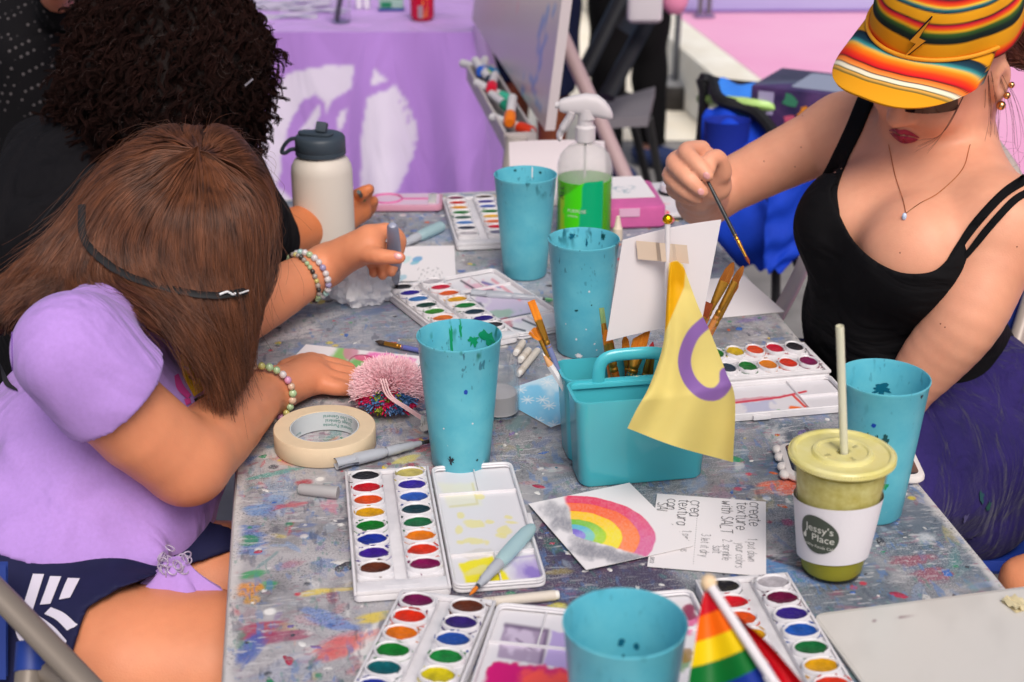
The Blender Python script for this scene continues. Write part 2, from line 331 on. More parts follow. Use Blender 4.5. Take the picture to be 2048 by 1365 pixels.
# ------------------------------------------------------------------ painting table
TA = math.radians(8.1); TU = vec(math.cos(TA), math.sin(TA), 0); TW = vec(-math.sin(TA), math.cos(TA), 0)
ta0, ta1 = -.103, .6576; tb1 = P(755, 391)@TW; tb0 = tb1-1.83
TC = TU*(ta0+ta1)/2+TW*(tb0+tb1)/2
def tableart(xy):
    x, y, _ = PJ(np.column_stack([xy, np.full(len(xy), ZT)])); X, Y = xy[:, 0], xy[:, 1]; n = len(X); r = np.random.default_rng(3)
    a = X*TU[0]+Y*TU[1]; b = X*TW[0]+Y*TW[1]
    g = fbm(X*14, Y*14, 5, 5); f2 = fbm(X*70, Y*70, 9, 4); c = mix(np.tile(lin((128, 127, 130)), (n, 1)), lin((172, 168, 170)), sst(.35, .7, g*.6+f2*.4))
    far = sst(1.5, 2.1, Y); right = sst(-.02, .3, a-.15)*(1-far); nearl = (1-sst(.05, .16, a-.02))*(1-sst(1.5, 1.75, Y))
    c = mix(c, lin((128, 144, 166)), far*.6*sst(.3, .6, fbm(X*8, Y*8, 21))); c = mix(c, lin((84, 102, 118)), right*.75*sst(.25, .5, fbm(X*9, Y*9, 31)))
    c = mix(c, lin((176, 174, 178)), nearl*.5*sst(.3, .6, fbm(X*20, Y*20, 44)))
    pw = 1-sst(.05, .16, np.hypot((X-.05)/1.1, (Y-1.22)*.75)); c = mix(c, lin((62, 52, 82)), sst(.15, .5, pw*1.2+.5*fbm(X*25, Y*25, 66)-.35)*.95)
    cols = [lin(q) for q in ((62, 96, 160), (88, 120, 170), (120, 150, 190), (140, 40, 70), (190, 50, 70), (200, 120, 140), (120, 100, 150), (150, 140, 170), (40, 130, 90), (60, 130, 130), (200, 180, 60), (210, 120, 50), (210, 208, 205), (230, 228, 224), (60, 66, 76), (52, 60, 84), (190, 185, 190), (160, 175, 190), (170, 90, 110), (34, 84, 110))]
    def stroke(cx, cy, L_, w, an, col, al, rough=1.):
        m = (np.abs(X-cx) < L_*1.5) & (np.abs(Y-cy) < L_*1.5)
        if not m.any(): return
        u = (X[m]-cx)*math.cos(an)+(Y[m]-cy)*math.sin(an); v = -(X[m]-cx)*math.sin(an)+(Y[m]-cy)*math.cos(an); s = int(r.integers(1e6))
        e = (u/L_)**2+(v/w)**2; nz = fbm(u*55+s, v*190, s, 3)
        k = (1-sst(.3, 1.1, e+rough*(nz-.5)*2.6))*al*sst(.15, .45, fbm(u*90, v*340, s+3, 2)+.15)
        c[m] = mix(c[m], col, np.clip(k*.85, 0, 1))
    for i in range(3000):
        A_ = r.uniform(ta0, ta1); B_ = tb0+.25+(tb1-tb0-.25)*r.uniform(0, 1); p = TU*A_+TW*B_; nl = (A_ < .14 and p[1] < 1.75)
        if p[1] > 1.75: w = [4, 8, 10, .3, .3, 1, 4, 8, .6, 4, .8, .3, 4, 4, 3, 2, 6, 9, .4, 1]
        elif nl: w = [5, 5, 5, 5, 5, 4, 3, 3, 3, 3, 2.5, 2.5, 6, 6, 2, 1, 7, 6, 3, 1]
        else: w = [5, 5, 3, 1.2, .8, .6, 3, 1, 2, 5, 1, .4, 1, 1.3, 7, 7, .7, 2, 1, 6]
        w = np.array(w)/sum(w); L_ = r.gamma(2., .0048)+.0025; stroke(p[0], p[1], L_, L_*r.uniform(.2, .6), TA+math.pi*.5*r.integers(0, 2)*.9+r.normal(0, .5), cols[r.choice(20, p=w)], (r.uniform(.25, .8) if nl else r.uniform(.2, .55)) if not p[1] > 1.75 else r.uniform(.1, .4))
    K = lambda px, py: P(px, py)[:2]
    for px, py, L_, w, an, q, al in ((560, 975, .035, .02, 1.4, (150, 175, 205), .5), (515, 1020, .02, .015, .3, (100, 140, 190), .9), (498, 1080, .02, .045, .1, (84, 120, 178), .95), (470, 930, .035, .012, .7, (60, 105, 165), .95),
        (560, 945, .04, .006, .3, (60, 150, 140), .9), (505, 1150, .018, .009, .3, (50, 150, 90), 1), (530, 1172, .014, .009, .2, (46, 150, 92), 1), (490, 1180, .014, .02, 1.9, (215, 140, 50), 1), (505, 1200, .01, .008, 1.2, (200, 150, 60), 1),
        (455, 1215, .02, .008, -.9, (180, 30, 60), 1), (520, 1262, .03, .018, .1, (160, 40, 80), 1), (565, 1275, .03, .01, .1, (150, 45, 85), .9), (500, 1300, .03, .012, 1.2, (60, 90, 165), 1), (470, 1280, .01, .03, 0, (90, 140, 120), .9),
        (630, 1185, .02, .006, .1, (220, 195, 70), .9), (680, 1180, .022, .004, 0, (215, 190, 80), .8), (745, 1235, .018, .01, .2, (215, 190, 60), 1), (610, 965, .012, .008, 0, (170, 25, 50), 1), (703, 955, .01, .006, 0, (150, 35, 60), 1), (812, 920, .02, .01, .4, (200, 190, 80), .9),
        (825, 930, .008, .005, 0, (160, 30, 60), 1), (690, 1290, .04, .016, .6, (215, 80, 70), .8), (660, 1240, .035, .012, -.7, (80, 120, 190), .8), (740, 1160, .03, .008, .3, (190, 160, 80), .5), (1570, 975, .034, .02, .1, (235, 95, 30), 1), (1545, 1140, .05, .02, -.6, (80, 130, 185), .9),
        (1580, 1130, .04, .004, -.8, (60, 60, 70), 1), (1120, 1222, .014, .014, 0, (215, 205, 60), 1), (1575, 1045, .008, .009, 0, (170, 60, 110), 1), (1490, 975, .012, .007, 0, (80, 95, 130), 1), (1460, 660, .02, .01, .2, (96, 96, 104), .9), (1500, 640, .03, .01, .3, (130, 105, 165), .8), (1830, 1120, .03, .012, .1, (150, 60, 85), .9), (1870, 1150, .025, .014, .1, (150, 60, 85), .8), (1850, 1075, .02, .012, .5, (190, 195, 200), .9),
        (560, 760, .03, .05, .4, (190, 188, 192), .8), (560, 660, .06, .05, .4, (205, 200, 204), .8), (640, 690, .05, .012, .4, (90, 120, 170), .6), (760, 620, .09, .014, .5, (86, 110, 158), .6), (700, 600, .09, .012, .6, (96, 128, 150), .6), (620, 640, .06, .014, .4, (190, 188, 192), .7), (890, 470, .09, .03, .3, (120, 140, 175), .6)):
        cx, cy = K(px, py); stroke(cx, cy, L_, w, TA+an, lin(q), al, .55)
    for i in range(420):
        A_ = r.uniform(ta0, ta1); B_ = r.uniform(tb0+.3, tb1); p = TU*A_+TW*B_; R_ = r.gamma(2, .0011)+.0012
        m = (np.abs(X-p[0]) < R_*2) & (np.abs(Y-p[1]) < R_*2)
        if m.any(): c[m] = mix(c[m], cols[[12, 13, 0, 3, 4, 8, 10, 14, 12, 13][i % 10]], (1-sst(.7, 1.1, np.hypot(X[m]-p[0], Y[m]-p[1])/R_))*.9)
    e = np.minimum(np.minimum(a-ta0, ta1-a), np.minimum(tb1-b, b-tb0)); rim = 1-sst(.007, .017, e+.012*(fbm(X*60, Y*60, 77)-.5))
    return mix(c, lin((198, 194, 192)), rim*.9)
def table():
    T = emp('folding_table', 'long plastic folding table with its top covered in smeared paint', 'table', (*TC[:2], 0), TA); w, d = ta1-ta0, tb1-tb0
    nx, ny = 500, 900; gx = np.linspace(-w/2+.004, w/2-.004, nx); gy = np.linspace(-d/2+.25, d/2-.004, ny); G = np.stack(np.meshgrid(gx, gy, indexing='ij'), -1)
    G3 = np.concatenate([G, np.full((nx, ny, 1), ZT)], -1); rr = .03      # keep the rounded corners
    q = np.abs(G)-(np.array([w/2, d/2])-.004-rr); o = (q[..., 0] > 0) & (q[..., 1] > 0); L_ = np.hypot(q[..., 0], q[..., 1]); k = np.where(o & (L_ > rr), rr/np.maximum(L_, 1e-9), 1)
    for j in (0, 1): G3[..., j] = np.where(o, np.sign(G[..., j])*((np.array([w/2, d/2])-.004-rr)[j]+q[..., j]*k), G[..., j])
    xy = G3.reshape(-1, 3)[:, :2]@rotz(TA)[:2, :2].T+TC[:2]
    m = mat('painted_plastic', (255, 255, 255), .55, .4, col=True); N = m.node_tree.nodes; L = m.node_tree.links; b = N['Principled BSDF']; src = b.inputs['Base Color'].links[0].from_socket
    tc = N.new('ShaderNodeTexCoord'); geo = []
    for i, (sc, lo, hi, colr, am, st) in enumerate(((700, .54, .62, (212, 210, 208), .6, (1, 1, 1)), (380, .55, .63, (62, 64, 72), .65, (1, 1.3, 1)), (160, .6, .7, (215, 214, 214), .5, (.25, 2.2, 1)), (190, .62, .7, (60, 70, 90), .4, (2.4, .3, 1)), (75, .58, .63, (84, 120, 172), .6, (1.6, .6, 1)), (95, .6, .65, (150, 84, 110), .5, (.7, 1.5, 1)), (85, .6, .64, (76, 130, 120), .5, (1.7, .7, 1)), (120, .58, .63, (196, 194, 196), .6, (.6, 1.6, 1)), (60, .6, .66, (70, 74, 92), .55, (1.5, .5, 1)))):
        mp = N.new('ShaderNodeMapping'); mp.inputs['Scale'].default_value = st; mp.inputs['Rotation'].default_value = (0, 0, .4*i); L.new(tc.outputs['Object'], mp.inputs[0])
        n = N.new('ShaderNodeTexNoise'); n.inputs['Scale'].default_value = sc; n.inputs['Detail'].default_value = 3; L.new(mp.outputs[0], n.inputs['Vector'])
        n2 = N.new('ShaderNodeTexNoise'); n2.inputs['Scale'].default_value = 9+(i*7 % 11); n2.inputs['Detail'].default_value = 3; L.new(tc.outputs['Object'], n2.inputs['Vector'])
        r = N.new('ShaderNodeMapRange'); r.inputs[1].default_value = lo; r.inputs[2].default_value = hi; L.new(n.outputs[0], r.inputs[0])
        r2 = N.new('ShaderNodeMapRange'); r2.inputs[1].default_value = .42; r2.inputs[2].default_value = .6; r2.inputs[4].default_value = am; L.new(n2.outputs[0], r2.inputs[0])
        mu = N.new('ShaderNodeMath'); mu.operation = 'MULTIPLY'; L.new(r.outputs[0], mu.inputs[0]); L.new(r2.outputs[0], mu.inputs[1])
        mx = N.new('ShaderNodeMix'); mx.data_type = 'RGBA'; L.new(mu.outputs[0], mx.inputs[0]); L.new(src, mx.inputs[6]); mx.inputs[7].default_value = (*lin(colr), 1); src = mx.outputs[2]; geo.append(n.outputs[0])
    L.new(src, b.inputs['Base Color']); bp = N.new('ShaderNodeBump'); bp.inputs['Strength'].default_value = .25; bp.inputs['Distance'].default_value = .0006; L.new(geo[1], bp.inputs['Height']); L.new(bp.outputs[0], b.inputs['Normal'])
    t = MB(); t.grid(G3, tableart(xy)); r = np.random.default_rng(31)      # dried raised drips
    for k in range(420):
        x, y = r.uniform(-w/2+.02, w/2-.02), r.uniform(-d/2+.3, d/2-.02); R_ = .0008+r.gamma(1.6, .0011); n_ = 14; a_ = np.linspace(0, 2*math.pi, n_, endpoint=False); s_ = 1+.35*np.sin(a_*r.integers(2, 5)+r.uniform(0, 6))*r.uniform() + r.normal(0, .06, n_); el = r.uniform(1, 2.4); an = r.uniform(0, 6.28)
        q = np.stack([np.cos(a_)*R_*s_*el, np.sin(a_)*R_*s_], 1)@np.array([[math.cos(an), math.sin(an)], [-math.sin(an), math.cos(an)]]); hh = .0003+R_*.12; V = [np.column_stack([q+(x, y), np.full(n_, ZT+.0001)]), np.column_stack([q*.8+(x, y), np.full(n_, ZT+hh)]), [[x, y, ZT+hh*1.1]]]
        cl_ = lin([(214, 212, 210), (200, 198, 196), (60, 100, 170), (160, 40, 70), (40, 130, 90), (206, 180, 60), (60, 60, 70), (110, 90, 150), (40, 110, 130), (190, 90, 50)][r.choice(10, p=[.24, .14, .13, .08, .08, .05, .1, .06, .09, .03])]); t.add(np.vstack(V), [(i, (i+1) % n_, n_+(i+1) % n_, n_+i) for i in range(n_)]+[(n_+i, n_+(i+1) % n_, 2*n_) for i in range(n_)], cl_)
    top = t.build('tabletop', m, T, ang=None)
    pl = mat('grey_white_plastic', (196, 192, 190), .6, .3, bump=.15, bscale=300, var=.25, vscale=40)
    e = MB(); e.prism(rrect(w, d, .034), ZT-.045, ZT-.003, .006); e.build('table_edge', pl, T)
    st = mat('grey_steel_tube', (110, 110, 112), .4, .5, .3)
    for sy in (-1, 1):
        for sx in (-1, 1):
            l = MB(); y = sy*(d/2-.25); l.tube([(sx*.3, y, ZT-.045), (sx*.3, y, .02)], .014, 12); l.tube([(sx*.3, y, .02), (sx*.3, y, 0)], .019, 12); l.build('leg', st, T)
        l = MB(); l.tube([(-.3, y, .3), (.3, y, .3)], .011, 10); l.build('crossbar', st, T)
    return T
table()
ZS = ZT+.0012          # things rest on the paint

# ------------------------------------------------------------------ artwork sheets
def sheet(name, mt, parent, w, d, th, art, nx=70, curl=0., z0=0., rot=0., loc=None):
    """a card with its own thickness; art takes the world points of its face and returns the paint"""
    ny = max(8, int(nx*d/w)); gx = np.linspace(-w/2, w/2, nx); gy = np.linspace(-d/2, d/2, ny); G = np.stack(np.meshgrid(gx, gy, indexing='ij'), -1)
    z = z0+th+curl*((G[..., 0]/w)**2+(G[..., 1]/d)**2+.6*G[..., 0]*G[..., 1]/w/d); T3 = np.concatenate([G, z[..., None]], -1)
    mw = rotz(parent.rotation_euler.z); o = ORG[parent.name]; wp = T3.reshape(-1, 3)@mw.T+o
    c = art(wp, G.reshape(-1, 2)); b = MB(); b.grid(T3, c); B3 = T3.copy(); B3[..., 2] -= th
    b.grid(B3[::-1], np.tile(c.mean(0)*0+lin((232, 228, 228)), (nx*ny, 1)))
    for s_ in (T3[0], T3[-1][::-1], T3[:, 0][::-1], T3[:, -1]):
        lo = s_.copy(); lo[:, 2] -= th; b.grid(np.stack([s_, lo]), np.tile(lin((235, 232, 230)), (2*len(s_), 1)))
    return b.build(name, mt, parent, ang=30)
def inpoly(x, y, poly, soft=3., nz=0., sc=.05, seed=0):
    poly = np.asarray(poly, float); best = np.full(len(x), 1e9); ins = np.zeros(len(x), bool)
    for i in range(len(poly)):
        a, b = poly[i], poly[(i+1) % len(poly)]; e = b-a; t = np.clip(((x-a[0])*e[0]+(y-a[1])*e[1])/max(1e-9, e@e), 0, 1); best = np.minimum(best, np.hypot(x-a[0]-t*e[0], y-a[1]-t*e[1]))
        if a[1] != b[1]: ins ^= ((a[1] > y) != (b[1] > y)) & (x < e[0]*(y-a[1])/e[1]+a[0])
    sd = np.where(ins, -best, best)+(nz*(fbm(x*sc, y*sc, seed, 3)-.5)*2 if nz else 0)
    return 1-sst(-soft, soft, sd)
def blob(x, y, cx, cy, rx, ry, an=0, nz=.5, sc=.06, seed=0, soft=.25):
    u = (x-cx)*math.cos(an)+(y-cy)*math.sin(an); v = -(x-cx)*math.sin(an)+(y-cy)*math.cos(an); e = np.hypot(u/rx, v/ry)+nz*(fbm(x*sc, y*sc, seed, 3)-.5)*2
    return 1-sst(1-soft, 1+soft, e)
def line(x, y, pts, w, soft=1.):
    d = np.full(len(x), 1e9)
    for a, b in zip(pts[:-1], pts[1:]):
        a, b = np.array(a, float), np.array(b, float); e = b-a; t = np.clip(((x-a[0])*e[0]+(y-a[1])*e[1])/(e@e+1e-9), 0, 1); d = np.minimum(d, np.hypot(x-a[0]-t*e[0], y-a[1]-t*e[1]))
    return 1-sst(w-soft, w+soft, d)
PAPER = lin((226, 221, 223))
paperm = mat('card_paper', (255, 255, 255), .75, .25, col=True)
wetm = mat('paint_wet_plastic', (255, 255, 255), .28, .5, col=True)

# ------------------------------------------------------------------ watercolour sets
trayp = mat('white_tray_plastic', (222, 219, 222), .32, .5, var=.12, vscale=60)
PANM = {}
def panm(c):
    if c not in PANM:
        dk = tuple(int(q*.45) for q in c); PANM[c] = mat('cake_%d_%d_%d' % c, tuple(int(q*.93) for q in c), .3, .3, var=.5, vscale=90, vcol=tuple(int(q*.66) for q in c), bump=.5, bscale=260)
    return PANM[c]
def palette(label, loc, rz, rows, lid=None, lidart=None, trayart=None, lidrot=0., n=8, spill=.5, seed=0, slot=True):
    r = np.random.default_rng(seed); g = emp('watercolour_set', label, 'paint set', loc, rz, 'watercolour sets on the table'); w, d, h = .094, .25, .011
    m = MB(); m.prism(rrect(w, d, .006), 0, h-.003, .0015); 
    for x0, x1, y0, y1 in ((-w/2, -w/2+.003, -d/2, d/2), (w/2-.003, w/2, -d/2, d/2), (-w/2+.003, w/2-.003, d/2-.006, d/2), (-w/2+.003, w/2-.003, -d/2, -d/2+.018)):
        m.box(((x0+x1)/2, (y0+y1)/2, h-.0025+.002), (x1-x0-.0002, y1-y0, .005), .001)
    if slot: m.prism(rrect(.036, .006, .0028, cy=-d/2+.009), h+.0018, h+.0024, 0)
    m.build('tray', trayp, g)
    for si, sx in enumerate((-1, 1)):
        L_ = d-.030; cx = sx*.0245; s_ = MB(); s_.prism(rrect(.036, L_, .003, cx=cx, cy=.006), h-.003, h+.003, .001); st = s_.build('pan_strip', trayp, g)
        for k in range(n):
            cy = .006+L_/2-L_/n*(k+.5); cc = rows[si][k]
            if cc is None: cc = (205, 200, 204)
            ring = MB(); ring.lathe([(1.07, .0), (1.06, .0034), (1.03, .0046), (.97, .0050), (.92, .0044), (.87, .0026), (.86, .0006)], 36, (0, 0, 0), False, False)
            v = np.vstack(ring.v); v[:, 0] *= .0168; v[:, 1] *= .0122; v += (cx, cy, h+.003); ring.v = [v]
            pan = emp2 = None
            q = MB(); nr, na = 7, 40; rad = np.linspace(0, .87, nr)[1:]; a = np.linspace(0, 2*math.pi, na, endpoint=False); wob = 1+.035*np.sin(3*a+r.uniform(0, 6))+.03*np.sin(7*a+r.uniform(0, 6))
            dip = r.uniform(.2, 1); V = [(cx, cy, h+.0058-.0022*dip)]; F = []
            for i, t in enumerate(rad):
                tt = t*(wob if i == nr-2 else 1); V += [(cx+.0168*x_*np.cos(b_), cy+.0122*x_*np.sin(b_), h+.0058-.0022*dip*(1-(t/.87)**2)+(.0006 if i == nr-2 else 0)) for x_, b_ in zip(np.broadcast_to(tt, (na,)), a)]
            F = [(0, 1+j, 1+(j+1) % na) for j in range(na)]+[(1+i*na+j, 1+(i+1)*na+j, 1+(i+1)*na+(j+1) % na, 1+i*na+(j+1) % na) for i in range(nr-2) for j in range(na)]
            q.add(V, F); po = q.build('paint_pan', panm(cc), g, ang=None); ring.build('pan_rim', trayp, po)
            if spill > 0:      # paint carried over the rim
                sm = MB(); any_ = False
                for _ in range(int(r.poisson(4+spill*12))):
                    b_ = r.uniform(0, 2*math.pi); rr_ = r.uniform(.92, 1.24 if spill < .8 else 1.4); x, y = cx+.0168*rr_*math.cos(b_), cy+.0122*rr_*math.sin(b_)
                    if abs(x-cx) > .0172 or rr_ < .84: continue
                    zz = h+(.0084 if rr_ < 1.03 else .0033); l1, l2 = r.uniform(.0006, .004)*(1 if rr_ > 1.03 else 1.), r.uniform(.0005, .0013); aa = b_+math.pi/2 if rr_ < 1.1 else r.uniform(0, 6)
                    t = np.linspace(0, 2*math.pi, 11, endpoint=False); k_ = 1+.4*r.uniform(-1, 1, 11); X, Y = np.cos(t)*l1*k_, np.sin(t)*l2*k_
                    sm.add(np.column_stack([x+X*math.cos(aa)-Y*math.sin(aa), y+X*math.sin(aa)+Y*math.cos(aa), np.full(11, zz)]), [tuple(range(11))]); any_ = True
                if r.uniform() < .25+spill*.4:      # a tide mark of paint round the pan
                    b0, b1 = r.uniform(0, 6.28), 0; b1 = b0+r.uniform(1.2, 5.5); aa = np.linspace(b0, b1, 30); i_ = 1.08+.02*np.sin(aa*5); o_ = i_+(.03+.10*spill*r.uniform())*(np.sin((aa-b0)/(b1-b0)*math.pi)**.5)*(1+.35*np.sin(aa*9+r.uniform(0, 6))); o_ = np.minimum(o_, 1.05*.0178/.0168+.12)
                    sm.grid(np.stack([np.column_stack([np.clip(cx+.0168*q_*np.cos(aa), cx-.0176, cx+.0176), cy+.0122*q_*np.sin(aa), np.full(30, h+.0034)]) for q_ in (o_, i_)])); any_ = True
                if any_: sm.build('paint_smear', panm(cc), po)
    if lid:
        lx, ly, lr = lid; lw, ld = .092, .25; Ml = rotz(lr); o = MB(); o.prism(rrect(lw, ld, .009), 0, .003, .0006)
        for x0, x1, y0, y1 in ((-lw/2, -lw/2+.003, -ld/2+.008, ld/2-.008), (lw/2-.003, lw/2, -ld/2+.008, ld/2-.008)): o.box(((x0+x1)/2, (y0+y1)/2, .005), (x1-x0, y1-y0, .008), .0012)
        q_ = rrect(lw-.003, ld-.003, .0085); q_ = np.vstack([q_, q_[:1]]); o.tube(np.column_stack([q_, np.full(len(q_), .0085)]), .0017, 6); o.tube(np.column_stack([q_, np.full(len(q_), .0055)]), .0017, 6)
        for y in (-.062, .066): o.box((0, y, .0045), (lw-.006, .0016, .0045), .0006)
        for y0, y1 in ((-ld/2+.003, -.062), (.066, ld/2-.003)): o.box((.002, (y0+y1)/2, .0045), (.0016, y1-y0, .0045), .0006)
        o.box((lw/2+.002, 0, .004), (.005, .022, .006), .001)
        v = np.vstack(o.v)@Ml.T+(lx, ly, 0); o.v = [v]; lo = o.build('lid', trayp, g)
        nx, ny = 64, 160; G = np.stack(np.meshgrid(np.linspace(-lw/2+.0035, lw/2-.0035, nx), np.linspace(-ld/2+.004, ld/2-.004, ny), indexing='ij'), -1).reshape(-1, 2)
        V = np.column_stack([G, np.full(len(G), .0034)])@Ml.T+(lx, ly, 0); wp = V@rotz(rz).T+np.asarray(loc)
        b = MB(); b.grid(V.reshape(nx, ny, 3), lidart(wp, G)); b.build('mixing_well', wetm, lo, ang=None)
    return g
BASEW = lin((216, 213, 217))
def pix(wp): x, y, _ = PJ(wp); return x, y, np.tile(BASEW, (len(x), 1))
def lid_front(wp, G):
    x, y, c = pix(wp); c = mix(c, lin((222, 220, 190)), .6*inpoly(x, y, [(878, 968), (950, 965), (962, 1010), (895, 1015)], 6, 4)); c = mix(c, lin((205, 195, 120)), .6*line(x, y, [(945, 968), (955, 1008), (900, 1014)], 2, 2))
    for cx, cy, rx, ry in ((920, 1030, 8, 6), (948, 1048, 22, 8), (980, 1045, 10, 4), (1010, 1062, 14, 8), (1022, 1045, 12, 3), (950, 1083, 24, 6), (920, 1085, 8, 4), (1002, 1072, 10, 5), (960, 995, 10, 5), (918, 1060, 7, 8), (1015, 1035, 8, 4), (1040, 1078, 8, 5)): c = mix(c, lin((225, 214, 130)), .75*blob(x, y, cx, cy, rx, ry, .1, .5, .08, int(cx)))
    c = mix(c, lin((205, 200, 196)), .9*blob(x, y, 955, 1108, 32, 9, -.15, .35, .05, 3)); c = mix(c, lin((232, 218, 30)), inpoly(x, y, [(916, 1128), (985, 1112), (1026, 1170), (940, 1192)], 3, 4, .05, 4)); c = mix(c, lin((222, 214, 140)), .75*blob(x, y, 960, 1140, 26, 9, -.2, .5, .06, 8))
    c = mix(c, lin((170, 152, 205)), .85*blob(x, y, 1062, 1140, 36, 24, .2, .5, .05, 12, .5)); c = mix(c, lin((120, 95, 185)), .7*blob(x, y, 1068, 1148, 20, 14, .2, .6, .07, 15)); return mix(c, lin((150, 130, 190)), .6*line(x, y, [(1015, 1118), (1080, 1110), (1100, 1150)], 2, 2))
def lid_bl(wp, G):
    x, y, c = pix(wp); c = mix(c, lin((150, 128, 160)), .85*inpoly(x, y, [(1008, 1250), (1095, 1262), (1080, 1330), (995, 1315)], 3, 3)); c = mix(c, lin((205, 190, 212)), .8*blob(x, y, 1040, 1285, 30, 24, 0, .8, .05, 4)); c = mix(c, lin((88, 62, 100)), .8*np.clip(line(x, y, [(1012, 1250), (1095, 1262), (1082, 1325)], 4, 4)+.7*blob(x, y, 1050, 1290, 28, 3, .6, .9, .08, 5), 0, 1))
    c = mix(c, lin((168, 145, 205)), .85*inpoly(x, y, [(1105, 1262), (1170, 1272), (1160, 1345), (1088, 1330)], 3, 3)); c = mix(c, lin((200, 20, 110)), inpoly(x, y, [(985, 1322), (1200, 1345), (1200, 1420), (940, 1420)], 4, 9)); return mix(c, lin((250, 90, 70)), .9*inpoly(x, y, [(1040, 1340), (1200, 1350), (1200, 1400), (1030, 1400)], 12, 16))
def lid_br(wp, G):
    x, y, c = pix(wp); c = mix(c, lin((214, 90, 150)), .9*blob(x, y, 1370, 1250, 26, 34, .4, .7, .05, 4)); c = mix(c, lin((120, 30, 70)), .85*blob(x, y, 1380, 1225, 16, 14, .4, .7, .08, 5)); c = mix(c, lin((90, 140, 80)), .8*blob(x, y, 1360, 1320, 24, 22, .4, .6, .06, 6)); return mix(c, lin((150, 110, 40)), .8*blob(x, y, 1372, 1312, 11, 14, .4, .6, .08, 7))
def lid_r(wp, G):
    x, y, c = pix(wp); c = mix(c, lin((170, 175, 205)), .75*blob(x, y, 1520, 820, 34, 18, .1, .9, .07, 4)); c = mix(c, lin((160, 170, 205)), .7*blob(x, y, 1525, 845, 34, 8, .2, .7, .06, 5)); c = mix(c, lin((30, 150, 60)), blob(x, y, 1557, 824, 6, 5, 0, .2)); c = mix(c, lin((240, 110, 30)), line(x, y, [(1582, 816), (1600, 818), (1620, 832), (1645, 846)], 4, 2)); c = mix(c, lin((215, 60, 40)), line(x, y, [(1585, 790), (1608, 812), (1640, 840)], 2.2, 1)); c = mix(c, lin((210, 50, 60)), line(x, y, [(1618, 822), (1665, 816)], 2, 1)); c = mix(c, lin((205, 40, 60)), line(x, y, [(1470, 806), (1560, 795), (1612, 783)], 2, 1)); return mix(c, lin((200, 60, 90)), .5*blob(x, y, 1500, 800, 70, 4, -.1, .6, .1, 9))
def lid_m(wp, G):
    x, y, c = pix(wp); c = mix(c, lin((190, 175, 205)), .8*blob(x, y, 1010, 610, 55, 26, .3, .8, .05, 3)); c = mix(c, lin((215, 150, 170)), .7*blob(x, y, 960, 575, 34, 12, .2, .8, .06, 4)); c = mix(c, lin((130, 175, 140)), .7*blob(x, y, 995, 628, 34, 9, -.1, .6, .07, 5)); c = mix(c, lin((60, 62, 84)), .9*blob(x, y, 945, 605, 20, 8, .4, .6, .08, 6)); c = mix(c, lin((70, 80, 150)), .8*line(x, y, [(965, 565), (1000, 575)], 2.5, 1.5))
    for a, b in (((910, 592), (985, 580)), ((922, 562), (955, 582)), ((1000, 640), (1060, 628)), ((1045, 640), (1080, 655)), ((905, 575), (930, 590)), ((1010, 652), (1050, 662))): c = mix(c, lin((50, 44, 58)), .9*line(x, y, [a, b], 2, 1))
    c = mix(c, lin((170, 60, 80)), .7*blob(x, y, 1010, 645, 26, 8, 0, .9, .09, 8)); return mix(c, lin((215, 90, 110)), .6*line(x, y, [(985, 560), (1040, 600)], 3, 2))
K_, R_, O_, Y_, G_, B_, V_, N_ = (38, 36, 40), (205, 22, 34), (240, 84, 18), (232, 168, 18), (18, 122, 34), (30, 54, 170), (66, 28, 150), (104, 48, 26)
PY_, VB_, LB_, DS_, SG_, OR_, RO_, MG_, W_ = (218, 200, 112), (60, 40, 165), (52, 96, 192), (30, 62, 72), (30, 108, 62), (242, 130, 18), (236, 58, 30), (140, 14, 84), (200, 194, 200)
def corner(px, py, ang, w=.094, d=.25, z=ZS):      # centre of a tray from its far-left corner
    a = math.radians(ang); return P(px, py, z)+vec(math.cos(a), math.sin(a), 0)*w/2+vec(math.sin(a), -math.cos(a), 0)*d/2
palette('open watercolour set with a bright yellow puddle and a water brush lying in its lid', corner(690, 963, 8), math.radians(8), ((K_, R_, O_, Y_, G_, B_, V_, N_), (PY_, VB_, LB_, DS_, SG_, OR_, RO_, MG_)), (.0955, .004, 0), lid_front, seed=1, spill=.35)
palette('open watercolour set at the near edge with crimson paint flooding its lid', corner(803, 1201, -12), math.radians(-12), (((120, 20, 80), (236, 50, 20), (242, 122, 10), (20, 128, 42), (14, 100, 108), B_, V_, K_), (N_, (58, 36, 120), (40, 84, 176), (28, 140, 60), (230, 210, 20), O_, R_, K_)), (.098, .004, math.radians(2)), lid_bl, seed=2, spill=1.)
palette('watercolour set behind the rainbow flag, its clear first pan empty and its lid splashed pink', corner(1388, 1182, 8.5), math.radians(8.5), ((K_, (225, 24, 40), O_, Y_, G_, B_, V_, N_), (W_, (110, 8, 60), (54, 30, 140), (28, 92, 190), (14, 110, 54), (236, 170, 10), RO_, MG_)), (-.098, -.01, 0), lid_br, seed=3, spill=.8)
a_ = math.radians(11); c_ = P(1607, 702, ZS)-.125*vec(math.cos(a_), math.sin(a_), 0)-.047*vec(-math.sin(a_), math.cos(a_), 0)
palette('watercolour set beyond the yellow flag with red lines drawn across its white lid', c_, a_-math.pi/2, ((K_, (212, 16, 50), (240, 76, 20), (228, 190, 16), G_, B_, V_, N_)[::1], (MG_, (236, 52, 16), (244, 138, 16), (16, 122, 44), (38, 60, 76), B_, V_, N_)), (.0975, -.004, 0), lid_r, seed=4, spill=.8, slot=False)
def lid_plain(wp, G):
    x, y, c = pix(wp); return mix(c, lin((200, 170, 190)), .5*sst(.5, .7, fbm(x*.05, y*.05, 3)))
